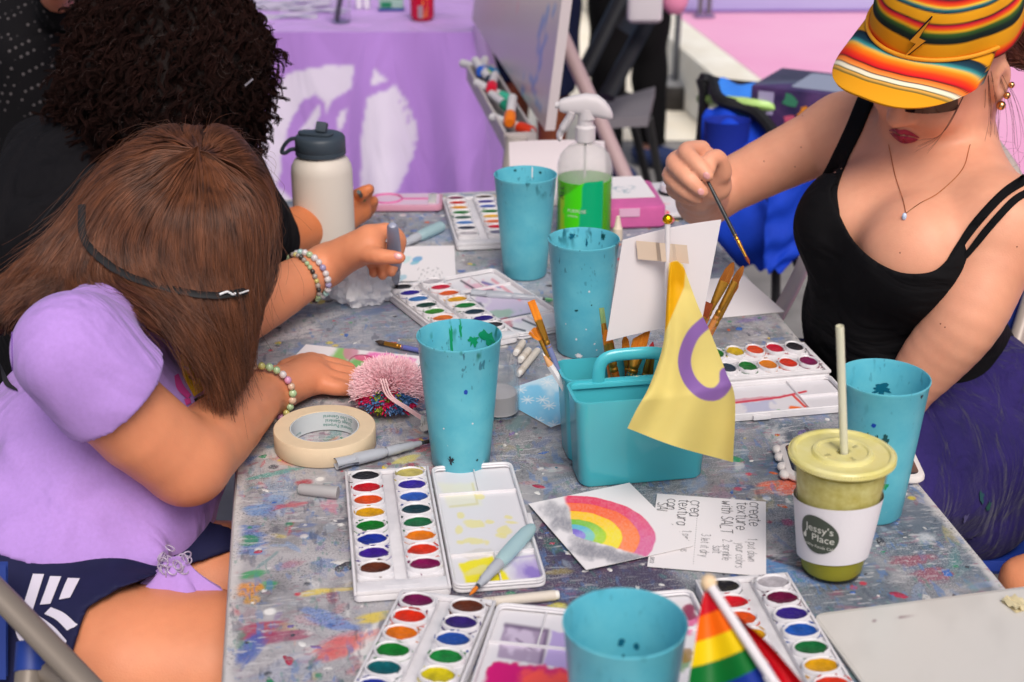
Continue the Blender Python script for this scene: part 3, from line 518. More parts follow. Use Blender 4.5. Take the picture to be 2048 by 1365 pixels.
palette('watercolour set with blackened strips under the tip of the held water brush', corner(765, 592, 28), math.radians(28), ((K_, (50, 34, 150), (56, 120, 190), (30, 66, 56), (60, 140, 40), (240, 120, 20), R_, N_), (W_, (216, 20, 60), (236, 96, 30), (236, 170, 20), (22, 120, 50), (24, 50, 66), (44, 30, 130), K_)), (.0955, .006, 0), lid_m, seed=5, spill=1., slot=False)
palette('watercolour set at the far end of the table beside the farthest turquoise cup', corner(884, 409, 8), math.radians(8), (((120, 14, 70), (200, 40, 30), (226, 150, 16), (26, 120, 50), (12, 84, 66), (90, 140, 210), (34, 48, 74), W_), ((90, 74, 70), (50, 40, 150), (60, 90, 180), (20, 120, 40), (236, 176, 20), (236, 110, 40), (226, 20, 60), (120, 120, 150))), None, None, seed=6, spill=.3)

# ------------------------------------------------------------------ turquoise cups
def cupmat(name, seed, stain, lo=.1, colr=(6, 84, 96)):
    m = mat(name, (118, 208, 222), .3, .45, transl=.22, var=.16, vscale=30, vcol=(96, 194, 214)); N = m.node_tree.nodes; L = m.node_tree.links; b = N['Principled BSDF']; src = b.inputs['Base Color'].links[0].from_socket
    tc = N.new('ShaderNodeTexCoord'); sp = N.new('ShaderNodeSeparateXYZ'); L.new(tc.outputs['Object'], sp.inputs[0])
    mp = N.new('ShaderNodeMapping'); mp.inputs['Location'].default_value = (seed*3.1, seed*1.7, seed); mp.inputs['Scale'].default_value = (1, 1, .45); L.new(tc.outputs['Object'], mp.inputs[0])
    for sc, a0, a1, colr_, z0, z1 in ((60, .60, .66, colr, .125, .15), (170, .66, .70, (4, 60, 90), .07, .16), (260, .72, .74, (214, 232, 236), .0, .1)):
        n = N.new('ShaderNodeTexNoise'); n.inputs['Scale'].default_value = sc; n.inputs['Detail'].default_value = 2.5; L.new(mp.outputs[0], n.inputs['Vector'])
        r = N.new('ShaderNodeMapRange'); r.inputs[1].default_value = a0; r.inputs[2].default_value = a1; r.inputs[4].default_value = stain; L.new(n.outputs[0], r.inputs[0])
        z = N.new('ShaderNodeMapRange'); z.inputs[1].default_value = z0; z.inputs[2].default_value = z1; L.new(sp.outputs[2], z.inputs[0])
        if z1 < .12: z.inputs[3].default_value = 1; z.inputs[4].default_value = 0
        mu = N.new('ShaderNodeMath'); mu.operation = 'MULTIPLY'; L.new(r.outputs[0], mu.inputs[0]); L.new(z.outputs[0], mu.inputs[1])
        mx = N.new('ShaderNodeMix'); mx.data_type = 'RGBA'; L.new(mu.outputs[0], mx.inputs[0]); L.new(src, mx.inputs[6]); mx.inputs[7].default_value = (*lin(colr_), 1); src = mx.outputs[2]
    L.new(src, b.inputs['Base Color']); return m
CR0, CR1, CHH = .033, .0467, .158
water = mat('murky_paint_water', (24, 110, 130), .05, .5)
def cup(label, loc, m, marks=(), wlev=.05, tilt=0):
    g = emp('drinking_cup', label, 'cup', loc, random.uniform(0, 1), 'turquoise plastic cups of paint water'); R = lambda z: CR0+(CR1-CR0)*z/CHH
    b = MB(); b.lathe([(CR0-.006, .002), (CR0-.002, 0), (CR0, .003), (R(.05), .05), (R(.1), .1), (R(.155), .155), (CR1+.0008, CHH-.001), (CR1+.0006, CHH+.0004), (CR1-.0004, CHH+.0006), (R(.155)-.0014, .155), (R(.1)-.0014, .1), (R(.05)-.0014, .05), (CR0-.0014, .004), (.001, .004)], 72); b.build('cup_wall', m, g, ang=60)
    w = MB(); w.lathe([(CR0-.003, .005), (R(wlev)-.0022, wlev), (.0005, wlev)], 48); w.build('water', water, g)
    a0 = -math.pi/2-g.rotation_euler.z+math.atan2(-loc[0], loc[1])
    for (th, z, w_, h_, mt, inside, jag) in marks:       # blobs of paint that follow the wall
        k = 22; t = np.linspace(0, 2*math.pi, k, endpoint=False); r = np.random.default_rng(int(z*1e4)+int(th*97)); rad = 1+jag*r.uniform(-1, 1, k); off = -.0022 if inside else .0005
        V = [(0, 0)]+[(math.cos(q)*w_*s_, math.sin(q)*h_*s_) for q, s_ in zip(t, rad)]
        V3 = [((R(z+y)+off)*math.cos(a0+th+x/R(z)), (R(z+y)+off)*math.sin(a0+th+x/R(z)), z+y) for x, y in V]; mk = MB(); mk.add(V3, [(0, 1+i, 1+(i+1) % k) for i in range(k)]); mk.build('paint_stain', mt, g)
    return g
gd = mat('dark_green_paint', (8, 74, 78), .4); gr = mat('bright_green_paint', (14, 150, 96), .4); bl_ = mat('blue_paint', (24, 70, 170), .35); wh_ = mat('white_paint_fleck', (226, 226, 228), .5); bk_ = mat('dark_paint_scuff', (30, 34, 44), .5); tl_ = mat('teal_paint', (12, 96, 120), .4)
c1, c2, c3, c4 = cupmat('cup_plastic_stained', 1, .85, colr=(10, 120, 96)), cupmat('cup_plastic_speckled', 2, .8), cupmat('cup_plastic_far', 3, .6), cupmat('cup_plastic_clean', 4, .25)
cup('turquoise cup with green paint splashed inside its rim, standing beside the pink pompom', P(922, 925, ZS), c1, [(.15, .108, .0022, .003, bl_, 0, .1), (2.3, .142, .012, .007, gr, 1, .5), (3.1, .147, .0016, .010, gr, 1, .5), (3.35, .138, .002, .016, gr, 1, .4), (2.75, .135, .006, .006, gr, 1, .6), (-.32, .02, .003, .004, bk_, 0, .7), (.55, .018, .0015, .0015, gd, 0, .3), (-.5, .06, .001, .001, wh_, 0, .2), (.35, .067, .001, .001, wh_, 0, .2)])
cup('tall turquoise cup flecked with white dots, standing between the spray bottle and the caddy', P(1163, 700, ZS), c2, [(.2, .1, .0012, .0014, wh_, 0, .2), (-.2, .03, .0014, .0014, wh_, 0, .2), (.5, .022, .0013, .0013, wh_, 0, .2), (-.1, .006, .004, .003, wh_, 0, .4), (.15, .045, .001, .001, wh_, 0, .2), (.7, .06, .001, .001, wh_, 0, .2), (-.6, .05, .001, .001, wh_, 0, .2), (.62, .012, .001, .001, wh_, 0, .2), (2.5, .15, .003, .004, gd, 1, .5), (3.5, .148, .004, .004, tl_, 1, .5), (3.05, .138, .0015, .005, tl_, 1, .4), (-.2, .072, .002, .0015, gd, 0, .4), (.3, .08, .001, .001, gd, 0, .2)])
cup('turquoise cup farthest away, standing next to the green cleaning bottle', P(1050, 548, ZS), c3, [(2.9, .148, .0012, .01, wh_, 1, .2), (2.6, .15, .002, .002, gd, 1, .4), (3.5, .152, .0025, .0016, gd, 1, .4)])
cup('turquoise cup with a scribble of dark green paint, standing behind the green smoothie', P(1740, 1022, ZS), cupmat('cup_plastic_scribbled', 5, .35), [(-.12, .122, .0024, .0024, bl_, 0, .2), (-.2, .103, .0032, .008, gd, 0, .35), (-.02, .103, .0026, .0085, gd, 0, .45), (.18, .105, .0030, .0078, gd, 0, .35), (.02, .094, .009, .0018, gd, 0, .6), (3.2, .125, .009, .006, tl_, 1, .6), (.35, .05, .003, .004, gr, 0, .4), (.98, .152, .002, .002, bk_, 0, .4)])
fc = D(1252, 1193, 1.103); cup('clean turquoise cup closest to the camera, partly outside the bottom edge', (fc[0], fc[1], ZS), c4, [(2.9, .11, .0022, .003, tl_, 1, .3), (3.2, .112, .003, .003, tl_, 1, .3), (3.15, .1, .001, .002, tl_, 1, .3), (-.15, .09, .0012, .0012, tl_, 0, .3)])

# ------------------------------------------------------------------ cards and papers
def nearc(k, f=.5): return mix(k, 0*k[0], np.zeros(len(k)))
def rainbow(wp, G):
    x, y, _ = PJ(wp); c = np.tile(PAPER, (len(x), 1)); gz = fbm(x*.03, y*.03, 3, 5); gr_ = fbm(x*.3, y*.3, 8, 2)
    for q, s in (((1112, 1020), (42, 14)), ((1135, 1045), (26, 16)), ((1180, 1100), (40, 12)), ((1225, 1110), (60, 14)), ((1170, 1085), (30, 10)), ((1250, 1118), (34, 10)), ((1120, 1050), (20, 14))): c = mix(c, lin((132, 132, 142)), .75*blob(x, y, *q, *s, .15, .8, .05, int(q[0]), .5)*(.55+.45*gr_))
    # rainbow arc: fit in card plane, centre near the lower left
    ctr = P(1146, 1078); R = np.hypot(wp[:, 0]-ctr[0], wp[:, 1]-ctr[1]); A = np.degrees(np.arctan2(wp[:, 1]-ctr[1], wp[:, 0]-ctr[0])); wob = .003*(fbm(x*.06, y*.06, 5)-.5)
    R = R+wob; am = sst(-34, -29, A+10*(gz-.5))*(1-sst(90, 95, A+8*(gz-.5)))
    for r0, r1, q0, q1 in ((.068, .085, (224, 46, 90), (214, 100, 150)), (.05, .069, (242, 96, 40), (246, 130, 70)), (.033, .051, (246, 196, 20), (240, 220, 30)), (.022, .034, (120, 190, 60), (170, 210, 50)), (.012, .023, (90, 180, 205), (130, 200, 190)), (.002, .013, (120, 100, 200), (150, 140, 215))):
        m = sst(r0-.001, r0+.001, R)*(1-sst(r1-.001, r1+.001, R))*am; q = mix(np.tile(lin(q0), (len(x), 1)), lin(q1), sst(-10, 60, -A+50+40*(gz-.5))); c = mix(c, q, m*(.82+.18*gr_))
    return c
def card(name, label, cat, corners, art, w=None, d=None, th=.0004, curl=0, z=0., nx=80, ang=None):
    c, a, w_, d_ = rect(corners, ZS+z); g = emp(name, label, cat, c, a if ang is None else math.radians(ang))
    sheet('sheet', paperm, g, w or w_, d or d_, th, art, nx, curl); return g, w or w_, d or d_
card('painted_card', 'square card painted with a rainbow between grey clouds', 'card', [(1057, 1005), (1252, 975), (1392, 1090), (1175, 1140)], rainbow, .122, .146, nx=230, z=.0024, curl=.001)
GL = dict(c='5,5 3,6 1,5 0,3 1,1 3,0 5,1', r='0,6 0,0/0,4 2,6 4,5', e='0,3 5,3 4,5 2,6 0,4 0,2 2,0 5,1', a='5,5 3,6 1,5 0,3 1,0 3,0 5,2/5,6 5,0', t='2,8 2,1 3,0 4,0/0,6 4,6', x='0,6 5,0/5,6 0,0', u='0,6 0,2 1,0 3,0 5,2/5,6 5,0', w='0,6 1,0 3,4 4,0 6,6', i='1,6 1,0/1,8 1,7.6', h='0,9 0,0/0,4 2,6 4,5 4,0', s='4,5 2,6 1,5 1,4 4,2 4,1 2,0 0,1', l='1,9 1,0', p='0,6 0,-3/0,5 2,6 5,4 4,1 0,1', o='2,6 0,4 0,2 2,0 4,1 5,4 3,6 2,6', n='0,6 0,0/0,4 2,6 4,5 4,0', d='5,9 5,0/5,5 3,6 0,4 1,0 3,0 5,2', k='0,9 0,0/4,6 0,3 4,0', y='0,6 2,1/5,6 1,-3', S='5,8 3,9 1,8 1,6 4,4 5,2 3,0 0,1', A='0,0 3,9 6,0/1,3 5,3', L='0,9 0,0 5,0', T='0,9 6,9/3,9 3,0')
GL.update({'1': '0,7 2,9 2,0', '2': '0,7 2,9 4,7 4,5 0,0 5,0', '3': '0,8 3,9 4,7 2,5 5,3 3,0 0,1', '.': '0,0.6 .6,0', 'm': '0,6 0,0/0,4 2,6 3,5 3,0/3,4 5,6 6,5 6,0'})
def hand(mb, s, o, size, wd, dx=(1, 0), up=(0, 1), z=0., jit=.05):
    r = np.random.default_rng(len(s)+int(abs(o[0])*1e4)); x = 0.; dx, up = np.array(dx, float), np.array(up, float)
    for ch in s:
        if ch == ' ': x += 4; continue
        q = GL.get(ch); xm = 0
        if q is None: x += 3; continue
        for st in q.split('/'):
            pts = np.array([[float(v) for v in p.split(',')] for p in st.split()]); xm = max(xm, pts[:, 0].max()); pts = pts+r.normal(0, jit*3, pts.shape); pts[:, 0] += x
            if len(pts) > 2: pts = catmull(pts, len(pts)*4)
            W2 = np.array(o)[None]+(pts[:, :1]*dx+pts[:, 1:]*up)*size/9; T = np.gradient(W2, axis=0); T /= np.linalg.norm(T, axis=1)[:, None]+1e-12; Nn = np.stack([-T[:, 1], T[:, 0]], 1)*wd/2
            mb.grid(np.stack([np.column_stack([W2+Nn, np.full(len(W2), z)]), np.column_stack([W2-Nn, np.full(len(W2), z)])]))
        x += xm+1.8
def white(wp, G): return np.tile(PAPER, (len(wp), 1))
pencil = mat('pencil_writing', (96, 96, 100), .7); graph = mat('pencil_writing_light', (128, 128, 132), .7)
g, w, d = card('instruction_card', 'white card of handwritten steps for making texture with salt, beside the rainbow card', 'card', [(1313, 988), (1530, 1004), (1532, 1155), (1298, 1133)], white, .118, .153, z=.0006, nx=10)
b1, b2 = MB(), MB(); zz = .0008
for s, xo, yo, sz in (('create', .0415, .072, .0135), ('texture', .028, .07, .0135), ('with SALT', .012, .07, .0125), ('crea', -.0215, .066, .0135), ('textura', -.034, .066, .0125), ('con', -.047, .066, .0125), ('SAL', -.057, .056, .0115)): hand(b1, s, (xo, yo), sz, .0010, (0, -.92), (1, 0), zz)
for s, xo, yo, sz in (('1. put down', .0405, -.006, .0095), ('your colors', .0285, -.017, .0095), ('2. sprinkle', .015, -.012, .0095), ('salt', .005, -.026, .0095), ('3 let it dry', -.0075, -.004, .0095), ('1. pinta tus', -.0275, .000, .009), ('colores', -.0365, -.002, .009), ('2', -.047, .012, .009), ('sal', -.0505, -.035, .009), ('seco', -.057, -.058, .006)): hand(b2, s, (xo, yo), sz, .0006, (0, -.72), (1, 0), zz)
for k in range(26): b2.box((-.0135, .05-k*.0046, zz), (.0007, .001, .0001))
b1.build('bold_writing', pencil, g); b2.build('thin_writing', graph, g)
def bluecard(wp, G):
    x, y, _ = PJ(wp); c = mix(np.tile(lin((128, 196, 228)), (len(x), 1)), lin((196, 222, 234)), sst(.35, .65, fbm(x*.02, y*.02, 6)))
    for cx, cy in ((1095, 765), (1098, 812), (1040, 780), (1085, 800), (1130, 760), (1108, 850), (1055, 800), (1150, 790), (1075, 842), (1120, 735), (1052, 752)):
        for a in np.linspace(0, math.pi, 5)[:-1]+cx: dx, dy = 13*math.cos(a), 8*math.sin(a); c = mix(c, lin((226, 234, 238)), .8*line(x, y, [(cx-dx, cy-dy), (cx+dx, cy+dy)], .9, 1))
    return c
card('painted_card', 'pale blue card with white snowflakes, tucked behind the turquoise caddy', 'card', [(1145, 712), (1245, 800), (1117, 875), (1028, 785)], bluecard, .118, .15, nx=140, curl=.0006)
def cactus(wp, G):
    x, y, _ = PJ(wp); c = np.tile(PAPER, (len(x), 1)); gz = fbm(x*.05, y*.02, 3, 4)
    c = mix(c, lin((232, 96, 176)), .85*inpoly(x, y, [(735, 700), (835, 718), (815, 740), (770, 745), (725, 735)], 4, 9)*sst(.25, .6, gz+.15)); c = mix(c, lin((238, 150, 200)), .5*inpoly(x, y, [(700, 745), (820, 722), (800, 740), (740, 760)], 6, 6))
    c = mix(c, lin((110, 176, 60)), .85*blob(x, y, 684, 708, 18, 20, .5, .5, .06, 4, .5)); c = mix(c, lin((196, 130, 150)), .85*blob(x, y, 702, 704, 16, 17, .4, .25, .06, 5)); c = mix(c, lin((104, 172, 80)), .9*blob(x, y, 722, 732, 25, 15, .1, .2, .06, 6)); c = mix(c, lin((214, 90, 130)), .9*blob(x, y, 732, 718, 20, 7, .1, .4, .08, 7))
    t = np.linspace(0, 2*math.pi, 22); return mix(c, lin((140, 20, 70)), .7*np.clip(line(x, y, list(zip(723+26*np.cos(t), 727+17*np.sin(t))), 1.2, 1), 0, 1))
card('painted_card', 'long card with green and pink cactus painting under the lavender shirt person\'s hand', 'card', [(612, 678), (836, 716), (795, 800), (560, 760)], cactus, .17, .118, nx=200, curl=.0012)
def strokes(wp, G):
    x, y, _ = PJ(wp); c = np.tile(PAPER, (len(x), 1))
    for cx, cy, rx, ry, q in ((835, 518, 11, 5, (70, 150, 200)), (828, 526, 12, 4, (110, 180, 200)), (812, 520, 12, 6, (180, 215, 215)), (806, 556, 9, 5, (150, 190, 205))): c = mix(c, lin(q), .8*blob(x, y, cx, cy, rx, ry, -.3, .5, .1, cx))
    for i in range(22):
        cx, cy = 838+(i*37 % 48), 536+(i*23 % 20); c = mix(c, lin((90, 90, 96)), .7*line(x, y, [(cx, cy), (cx+(i*13 % 7)-3, cy+5-(i*7 % 9))], .5, .8))
    return c
card('painted_card', 'white card with a few blue brush strokes beside the held water brush', 'card', [(786, 490), (885, 490), (890, 566), (786, 566)], strokes, .115, .16, nx=150, ang=3)
card('blank_card', 'blank white card on the table behind the bundle of brushes', 'card', [(1395, 565), (1460, 550), (1527, 630), (1400, 640)], white, .13, .152, nx=6, ang=14)
def board(wp, G):
    x, y, _ = PJ(wp); c = np.tile(lin((206, 202, 196)), (len(x), 1)); c = mix(c, lin((190, 186, 180)), .5*sst(.4, .7, fbm(x*.01, y*.01, 5)))
    for a, b in (((1745, 1240), (1750, 1243)), ((1795, 1236), (1836, 1232)), ((1866, 1341), (1872, 1345)), ((1810, 1338), (1816, 1341)), ((1938, 1215), (1946, 1213))): c = mix(c, lin((120, 80, 90)), .8*line(x, y, [a, b], .8, .8))
    return c
c, a, w, d = rect([(1624, 1235), (2040, 1167), (2250, 1375), (1745, 1440)], ZS); g = emp('whiteboard_panel', 'big blank off-white board lying at the near corner of the table', 'board', P(1624, 1235, ZS)+vec(math.cos(.22), math.sin(.22), 0)*.115+vec(math.sin(.22), -math.cos(.22), 0)*.15, .22)
b = MB(); b.prism(rrect(.232, .3, .012), 0, .004, .0012); b.build('core', mat('board_plastic', (205, 201, 195), .35, .5, var=.06, vscale=20), g)
sheet('board_face', mat('board_gloss', (255, 255, 255), .3, .5, col=True), g, .226, .29, .0003, board, 60, z0=.004)
g = emp('folded_note', 'small crumpled cream paper scrap on the off-white board', 'paper scrap', P(2030, 1212, ZS+.0045), .4); b = MB()
G = np.array([[[i/5*.016-.008, j/4*.022-.011, .004+.004*math.sin(i*1.9+j)*math.cos(j*1.3)] for j in range(5)] for i in range(6)]); b.grid(G); b.grid(G[::-1]*[1, 1, 0]+[0, 0, .0006]); b.build('scrap', mat('cream_scrap', (214, 200, 160), .7), g)

# ------------------------------------------------------------------ masking tape
g = emp('masking_tape_roll', 'wide roll of cream masking tape lying flat on the paint table', 'tape roll', P(651, 905, ZS)); g.location = P(651, 890, ZS); ORG[g.name] = np.array(g.location)
tp = mat('cream_masking_tape', (222, 200, 168), .6, .3, bump=.12, bscale=600, var=.08, vscale=40); b = MB(); ro, ri, hh = .0595, .0405, .024
b.lathe([(ri, 0), (ro-.0008, 0), (ro, .001), (ro, hh-.001), (ro-.0008, hh)]+[(ro-.0008-(ro-ri-.0014)*t, hh+(.0003 if k % 2 else 0)) for k, t in enumerate(np.linspace(.02, 1, 24))]+[(ri, hh-.0002), (ri, 0)], 96, c0=False, c1=False); b.build('tape', tp, g, ang=50)
b = MB(); b.lathe([(ri-.0003, .0004), (ri-.0003, hh-.0004), (ri-.0016, hh-.0004), (ri-.0016, .0004), (ri-.0003, .0004)], 80, c0=False, c1=False); co = b.build('cardboard_core', mat('core_print', (196, 202, 204), .6), g)
tm = mat('green_core_print', (60, 130, 120), .6)
for s, a0, z, sz in (('General Purpose', 58, .0155, .006), ('Usage Général', 58, .0095, .006), ('De Uso General', 58, .0038, .006), ('General Purpose', 150, .018, .0035)):
    v, f = txt(s, sz); th = math.radians(a0+12)+v[:, 0]/(ri-.0018); R = ri-.002; b = MB(); b.add(np.stack([R*np.cos(th), R*np.sin(th), hh-z-v[:, 1]], 1), f); b.build('printed_words', tm, co, smooth=False)

# ------------------------------------------------------------------ pompom
g = emp('pompom', 'fluffy pink yarn pompom with multicoloured yarn at its front', 'pompom', P(778, 852, ZS)); r = np.random.default_rng(11); c0 = P(778, 835, ZS)+vec(0, .012, .034); st = [[], [], [], []]
yarn = [hairmat('pink_yarn', (250, 196, 206), (254, 224, 228), .9, .1), hairmat('multi_yarn_green', (20, 110, 70), (200, 190, 40), .9, .1), hairmat('multi_yarn_blue', (60, 110, 170), (120, 150, 190), .9, .1), hairmat('multi_yarn_red', (196, 20, 70), (226, 60, 110), .9, .1)]
for i in range(13000):
    d = unit(r.normal(size=3)); 
    if d[2] < -.75: continue
    px, py, _ = PJ(c0+d*.04); low = py > 778+.3*abs(px-775) and d[1] < -.1; k = 0
    if low: k = int(vn(np.array([px*.045]), np.array([py*.03]), 5)[0]*4.2) % 3+1
    rr = vec(.042, .036, .034)*r.uniform(.9, 1.06)*(.9 if k else 1.08)
    a = c0+d*rr*.45; e = c0+d*rr+r.normal(size=3)*.0025; m = (a+e)/2+r.normal(size=3)*.002; e[2] = max(e[2], ZS+.001); m[2] = max(m[2], ZS+.001); st[k].append(catmull([a, m, e], 5))
b = MB(); b.ball(c0-g.location, (.026, .023, .022), 16); b.build('yarn_core', mat('yarn_core', (190, 90, 110), .9), g)
for k, nme in enumerate(('pink_yarn', 'green_yarn', 'blue_yarn', 'red_yarn')): hairs(nme, st[k], .0010 if k else .0005, .0009 if k else .0003, yarn[k], g)
b = MB()
for dx in (0, .003, -.003): b.tube(catmull([c0+vec(-.004+dx, -.03, .026), c0+vec(.004+dx, -.04, .008), c0+vec(.024+dx, -.044, -.006), c0+vec(.044+dx, -.042, -.022)], 24), .0011, 6)
b.build('tie_string', mat('pink_string', (226, 186, 188), .9), g, world=True)
g = emp('crumpled_tissue', 'small crumpled clear wrapper beside the pompom string', 'wrapper', P(852, 862, ZS)); b = MB(); r = np.random.default_rng(4)
for k in range(9): d = unit(r.normal(size=3)); b.box(vec(r.normal()*.004, r.normal()*.005, .009+r.normal()*.003), (.014, .009, .0015), .0004, rot=np.array(Euler(r.uniform(0, 3, 3)).to_matrix()))
b.build('wrapper', mat('clear_wrapper', (190, 190, 186), .2, .5), g)
def Yp(px, py, y):
    u, v = px-1024., py-682.5; t = y/(FPX*cT-v*sT); return np.array([u*t, y, CH-t*(v*cT+FPX*sT)])
def bm_(name, c, **k): return mat(name, c, **k)
# ------------------------------------------------------------------ caddies
cadm = mat('turquoise_caddy_plastic', (78, 192, 206), .2, .5, transl=.12, coat=.3)
def caddy(label, loc, rz, w=.143, d=.116, h=.105):
    g = emp('brush_caddy', label, 'caddy', loc, rz); t = .005
    def tub(cy, dd, nm):
        b = MB(); R = []
        for z, i, r in ((0, .004, .01), (.003, .001, .012), (h-.004, -t, .013), (h-.001, -t-.0022, .014), (h, -t-.002, .014), (h, -t+.0012, .012), (h-.004, -t+.002, .012), (.006, .005, .009), (.005, .009, .006)):
            q = rrect(w-2*i, dd-2*(i*.3 if i < 0 else i*.5), r, 7, cy=cy); R.append(np.column_stack([q, np.full(len(q), z)]))
        b.loft(R); return b.build(nm, cadm, g, ang=50)
    tub(-d/4-.001, d/2-.003, 'front_tub'); tub(d/4+.001, d/2-.003, 'back_tub')
    b = MB(); p = catmull([(-.04, 0, h-.004), (-.038, 0, h+.016), (-.028, 0, h+.026), (0, 0, h+.028), (.028, 0, h+.026), (.038, 0, h+.016), (.04, 0, h-.004)], 40); b.tube(p, .0075, 12, sx=1, sy=.62, up=vec(0, 1, 0)); b.box((0, 0, h-.006), (w, .012, .006), .001); b.build('handle', cadm, g); return g
ca = math.radians(10); cl = P(1160, 978, ZS)+vec(math.cos(ca), math.sin(ca), 0)*.0715+vec(-math.sin(ca), math.cos(ca), 0)*.058
CAD = caddy('glossy turquoise two-part caddy full of brushes in the middle of the table', cl, ca)
def inC(x, y, z): return rotz(ca)@vec(x, y, z)+cl
caddy('turquoise container at the bottom edge holding the rainbow flag stick', (.205, .862, ZS), math.radians(4))
# handwriting seen faintly on the caddy is a reflection, so nothing is drawn there

# ------------------------------------------------------------------ brushes
gold = mat('brass_ferrule', (206, 150, 60), .28, .5, .85, bump=.1, bscale=300); silv = mat('silver_ferrule', (190, 186, 180), .3, .5, .85)
BR = dict(orange=hairmat('orange_bristle', (226, 120, 20), (244, 160, 50), .6), brown=hairmat('brown_bristle', (130, 70, 20), (176, 110, 40), .6), red=hairmat('red_bristle', (170, 20, 30), (210, 60, 60), .6), black=hairmat('black_bristle', (40, 34, 34), (80, 66, 56), .6), green=hairmat('green_bristle', (90, 170, 120), (190, 200, 130), .6), rust=hairmat('rust_bristle', (130, 50, 20), (150, 76, 40), .6))
HM = {}
def hm(c):
    if c not in HM: HM[c] = mat('lacquered_handle_%d_%d_%d' % c, c, .25, .5, coat=.4)
    return HM[c]
def brush(label, tip, base, shape='round', br='orange', hc=(70, 90, 150), L=.17, w=.008, bl=.02, fl=.035, fm=None, group='paint brushes standing in the caddy', name='paint_brush', hr=.0035):
    tip, base = np.asarray(tip, float), np.asarray(base, float); d = unit(base-tip); g = emp('paint_brush', label, 'paint brush', base, group=group); fm = fm or gold
    a = unit(np.cross(d, vec(0, -.9, .4))); b_ = np.cross(d, a); S_ = lambda t: tip+d*t; L = max(L, bl+fl+.03); L = min(L, np.linalg.norm(base-tip)+.0) if name == 'paint_brush' else L
    fw = w/2 if shape != 'round' else .003*w/.006; fe = .0032*(hr/.0035)
    h = MB(); n = 12; t = np.linspace(0, 1, n); R = hr*(1+.25*np.sin(t*2.4)*(1-t))*(1-.45*t); h.tube([S_(bl+fl*.9+(L-bl-fl)*q) for q in t], R, 12); h.build('handle', hm(hc), g, world=True)
    f = MB(); an = np.linspace(0, 2*math.pi, 20, endpoint=False); RR = []
    for q, e in ((bl, 1), (bl+fl*.45, .35), (bl+fl*.62, 0), (bl+fl*.7, 0), (bl+fl*.72, -1), (bl+fl*.76, -1), (bl+fl*.78, 0), (bl+fl*.86, 0), (bl+fl*.88, -1), (bl+fl*.92, -1), (bl+fl*.94, 0), (bl+fl, 0)):
        wa = fe*1.08*(1-max(e, 0))+fw*max(e, 0)-(.0005 if e < 0 else 0); wb = fe*1.08*(1-max(e, 0))+(fw if shape == 'round' else .0017)*max(e, 0)-(.0005 if e < 0 else 0); RR.append(S_(q)+np.cos(an)[:, None]*a*wa+np.sin(an)[:, None]*b_*wb)
    f.loft(RR); f.build('ferrule', fm, g, world=True)
    r = np.random.default_rng(int(abs(tip[0])*1e5) % 9999); st = []
    for i in range(420 if shape != 'fan' else 110):
        u, v = r.uniform(-1, 1), r.uniform(-1, 1)
        if shape == 'round':
            q = math.sqrt(r.uniform()); th = r.uniform(0, 6.283); p0 = S_(bl+.001)+(a*math.cos(th)+b_*math.sin(th))*fw*.9*q; m = S_(bl*.5)+(a*math.cos(th)+b_*math.sin(th))*fw*1.05*q; e = S_(bl*.25*r.uniform()*q)+(a*math.cos(th)+b_*math.sin(th))*fw*.12*q
        elif shape == 'fan': p0 = S_(bl+.001)+a*u*fw*.5+b_*v*.001; e = S_(bl*(1-math.cos(u*.8))*.7)+a*u*fw*3.4+b_*v*.0015; m = (p0+e)/2+d*.002*abs(u)
        else:
            cut = {'flat': .0, 'filbert': .45*u*u, 'angle': .3*(u+1)}[shape]; p0 = S_(bl+.001)+a*u*fw*.93+b_*v*.0014; e = S_(bl*cut+r.uniform(0, .0012))+a*u*fw*(.93 if shape != 'filbert' else .8)+b_*v*.0007; m = (p0+e)/2+b_*v*.0005
        st.append(catmull([p0, m, e], 6))
    hairs('bristles', st, .0004, .0002, BR[br], g)
    if shape != 'fan':
        c = MB(); k = 7; RR = []
        for q in np.linspace(1, .12 if shape == 'round' else .06, k):
            s_ = (1.05*min(1, q*1.6) if shape == 'round' else 1); wa = fw*.9*s_; wb = (fw*.9*s_ if shape == 'round' else .0013*(.4+.6*q)); tt = bl*(1-q) if False else bl*q
            off = {'flat': 0, 'round': 0, 'filbert': 0, 'angle': 0}[shape]; RR.append([S_(tt+(bl*(1-q)*{'filbert': .45*math.cos(x)**2, 'angle': .3*(math.cos(x)+1)}.get(shape, 0)))+a*math.cos(x)*wa+b_*math.sin(x)*wb for x in an])
        c.loft(RR); c.build('bristle_core', BRC[br], g, world=True)
    return g
BRC = {k: mat(k+'_bristle_core', c, .6) for k, c in dict(orange=(214, 118, 26), brown=(140, 82, 28), red=(180, 30, 36), black=(46, 38, 36), green=(110, 170, 120), rust=(128, 52, 24)).items()}
brush('wide flat orange-haired brush leaning out of the left end of the caddy', Yp(1062, 602, 1.53), inC(-.045, .03, .01), 'flat', 'orange', (120, 130, 176), .19, .009, .024, .036)
brush('fan brush with splayed orange bristles, leftmost in the caddy', Yp(1070, 655, 1.535), inC(-.04, .02, .01), 'fan', 'orange', (60, 52, 60), .18, .006, .016, .03)
brush('green-haired thin brush at the left edge of the taped white card', Yp(1203, 616, 1.56), inC(-.005, .035, .01), 'flat', 'green', (206, 120, 60), .2, .006, .018, .02)
brush('orange-handled thick brush under the lower corner of the taped card', Yp(1212, 660, 1.55), inC(.005, .03, .01), 'filbert', 'orange', (170, 90, 30), .17, .012, .016, .04, hr=.005)
brush('second orange brush just right of the thick one under the taped card', Yp(1250, 672, 1.55), inC(.012, .04, .01), 'filbert', 'orange', (120, 60, 30), .17, .009, .014, .034)
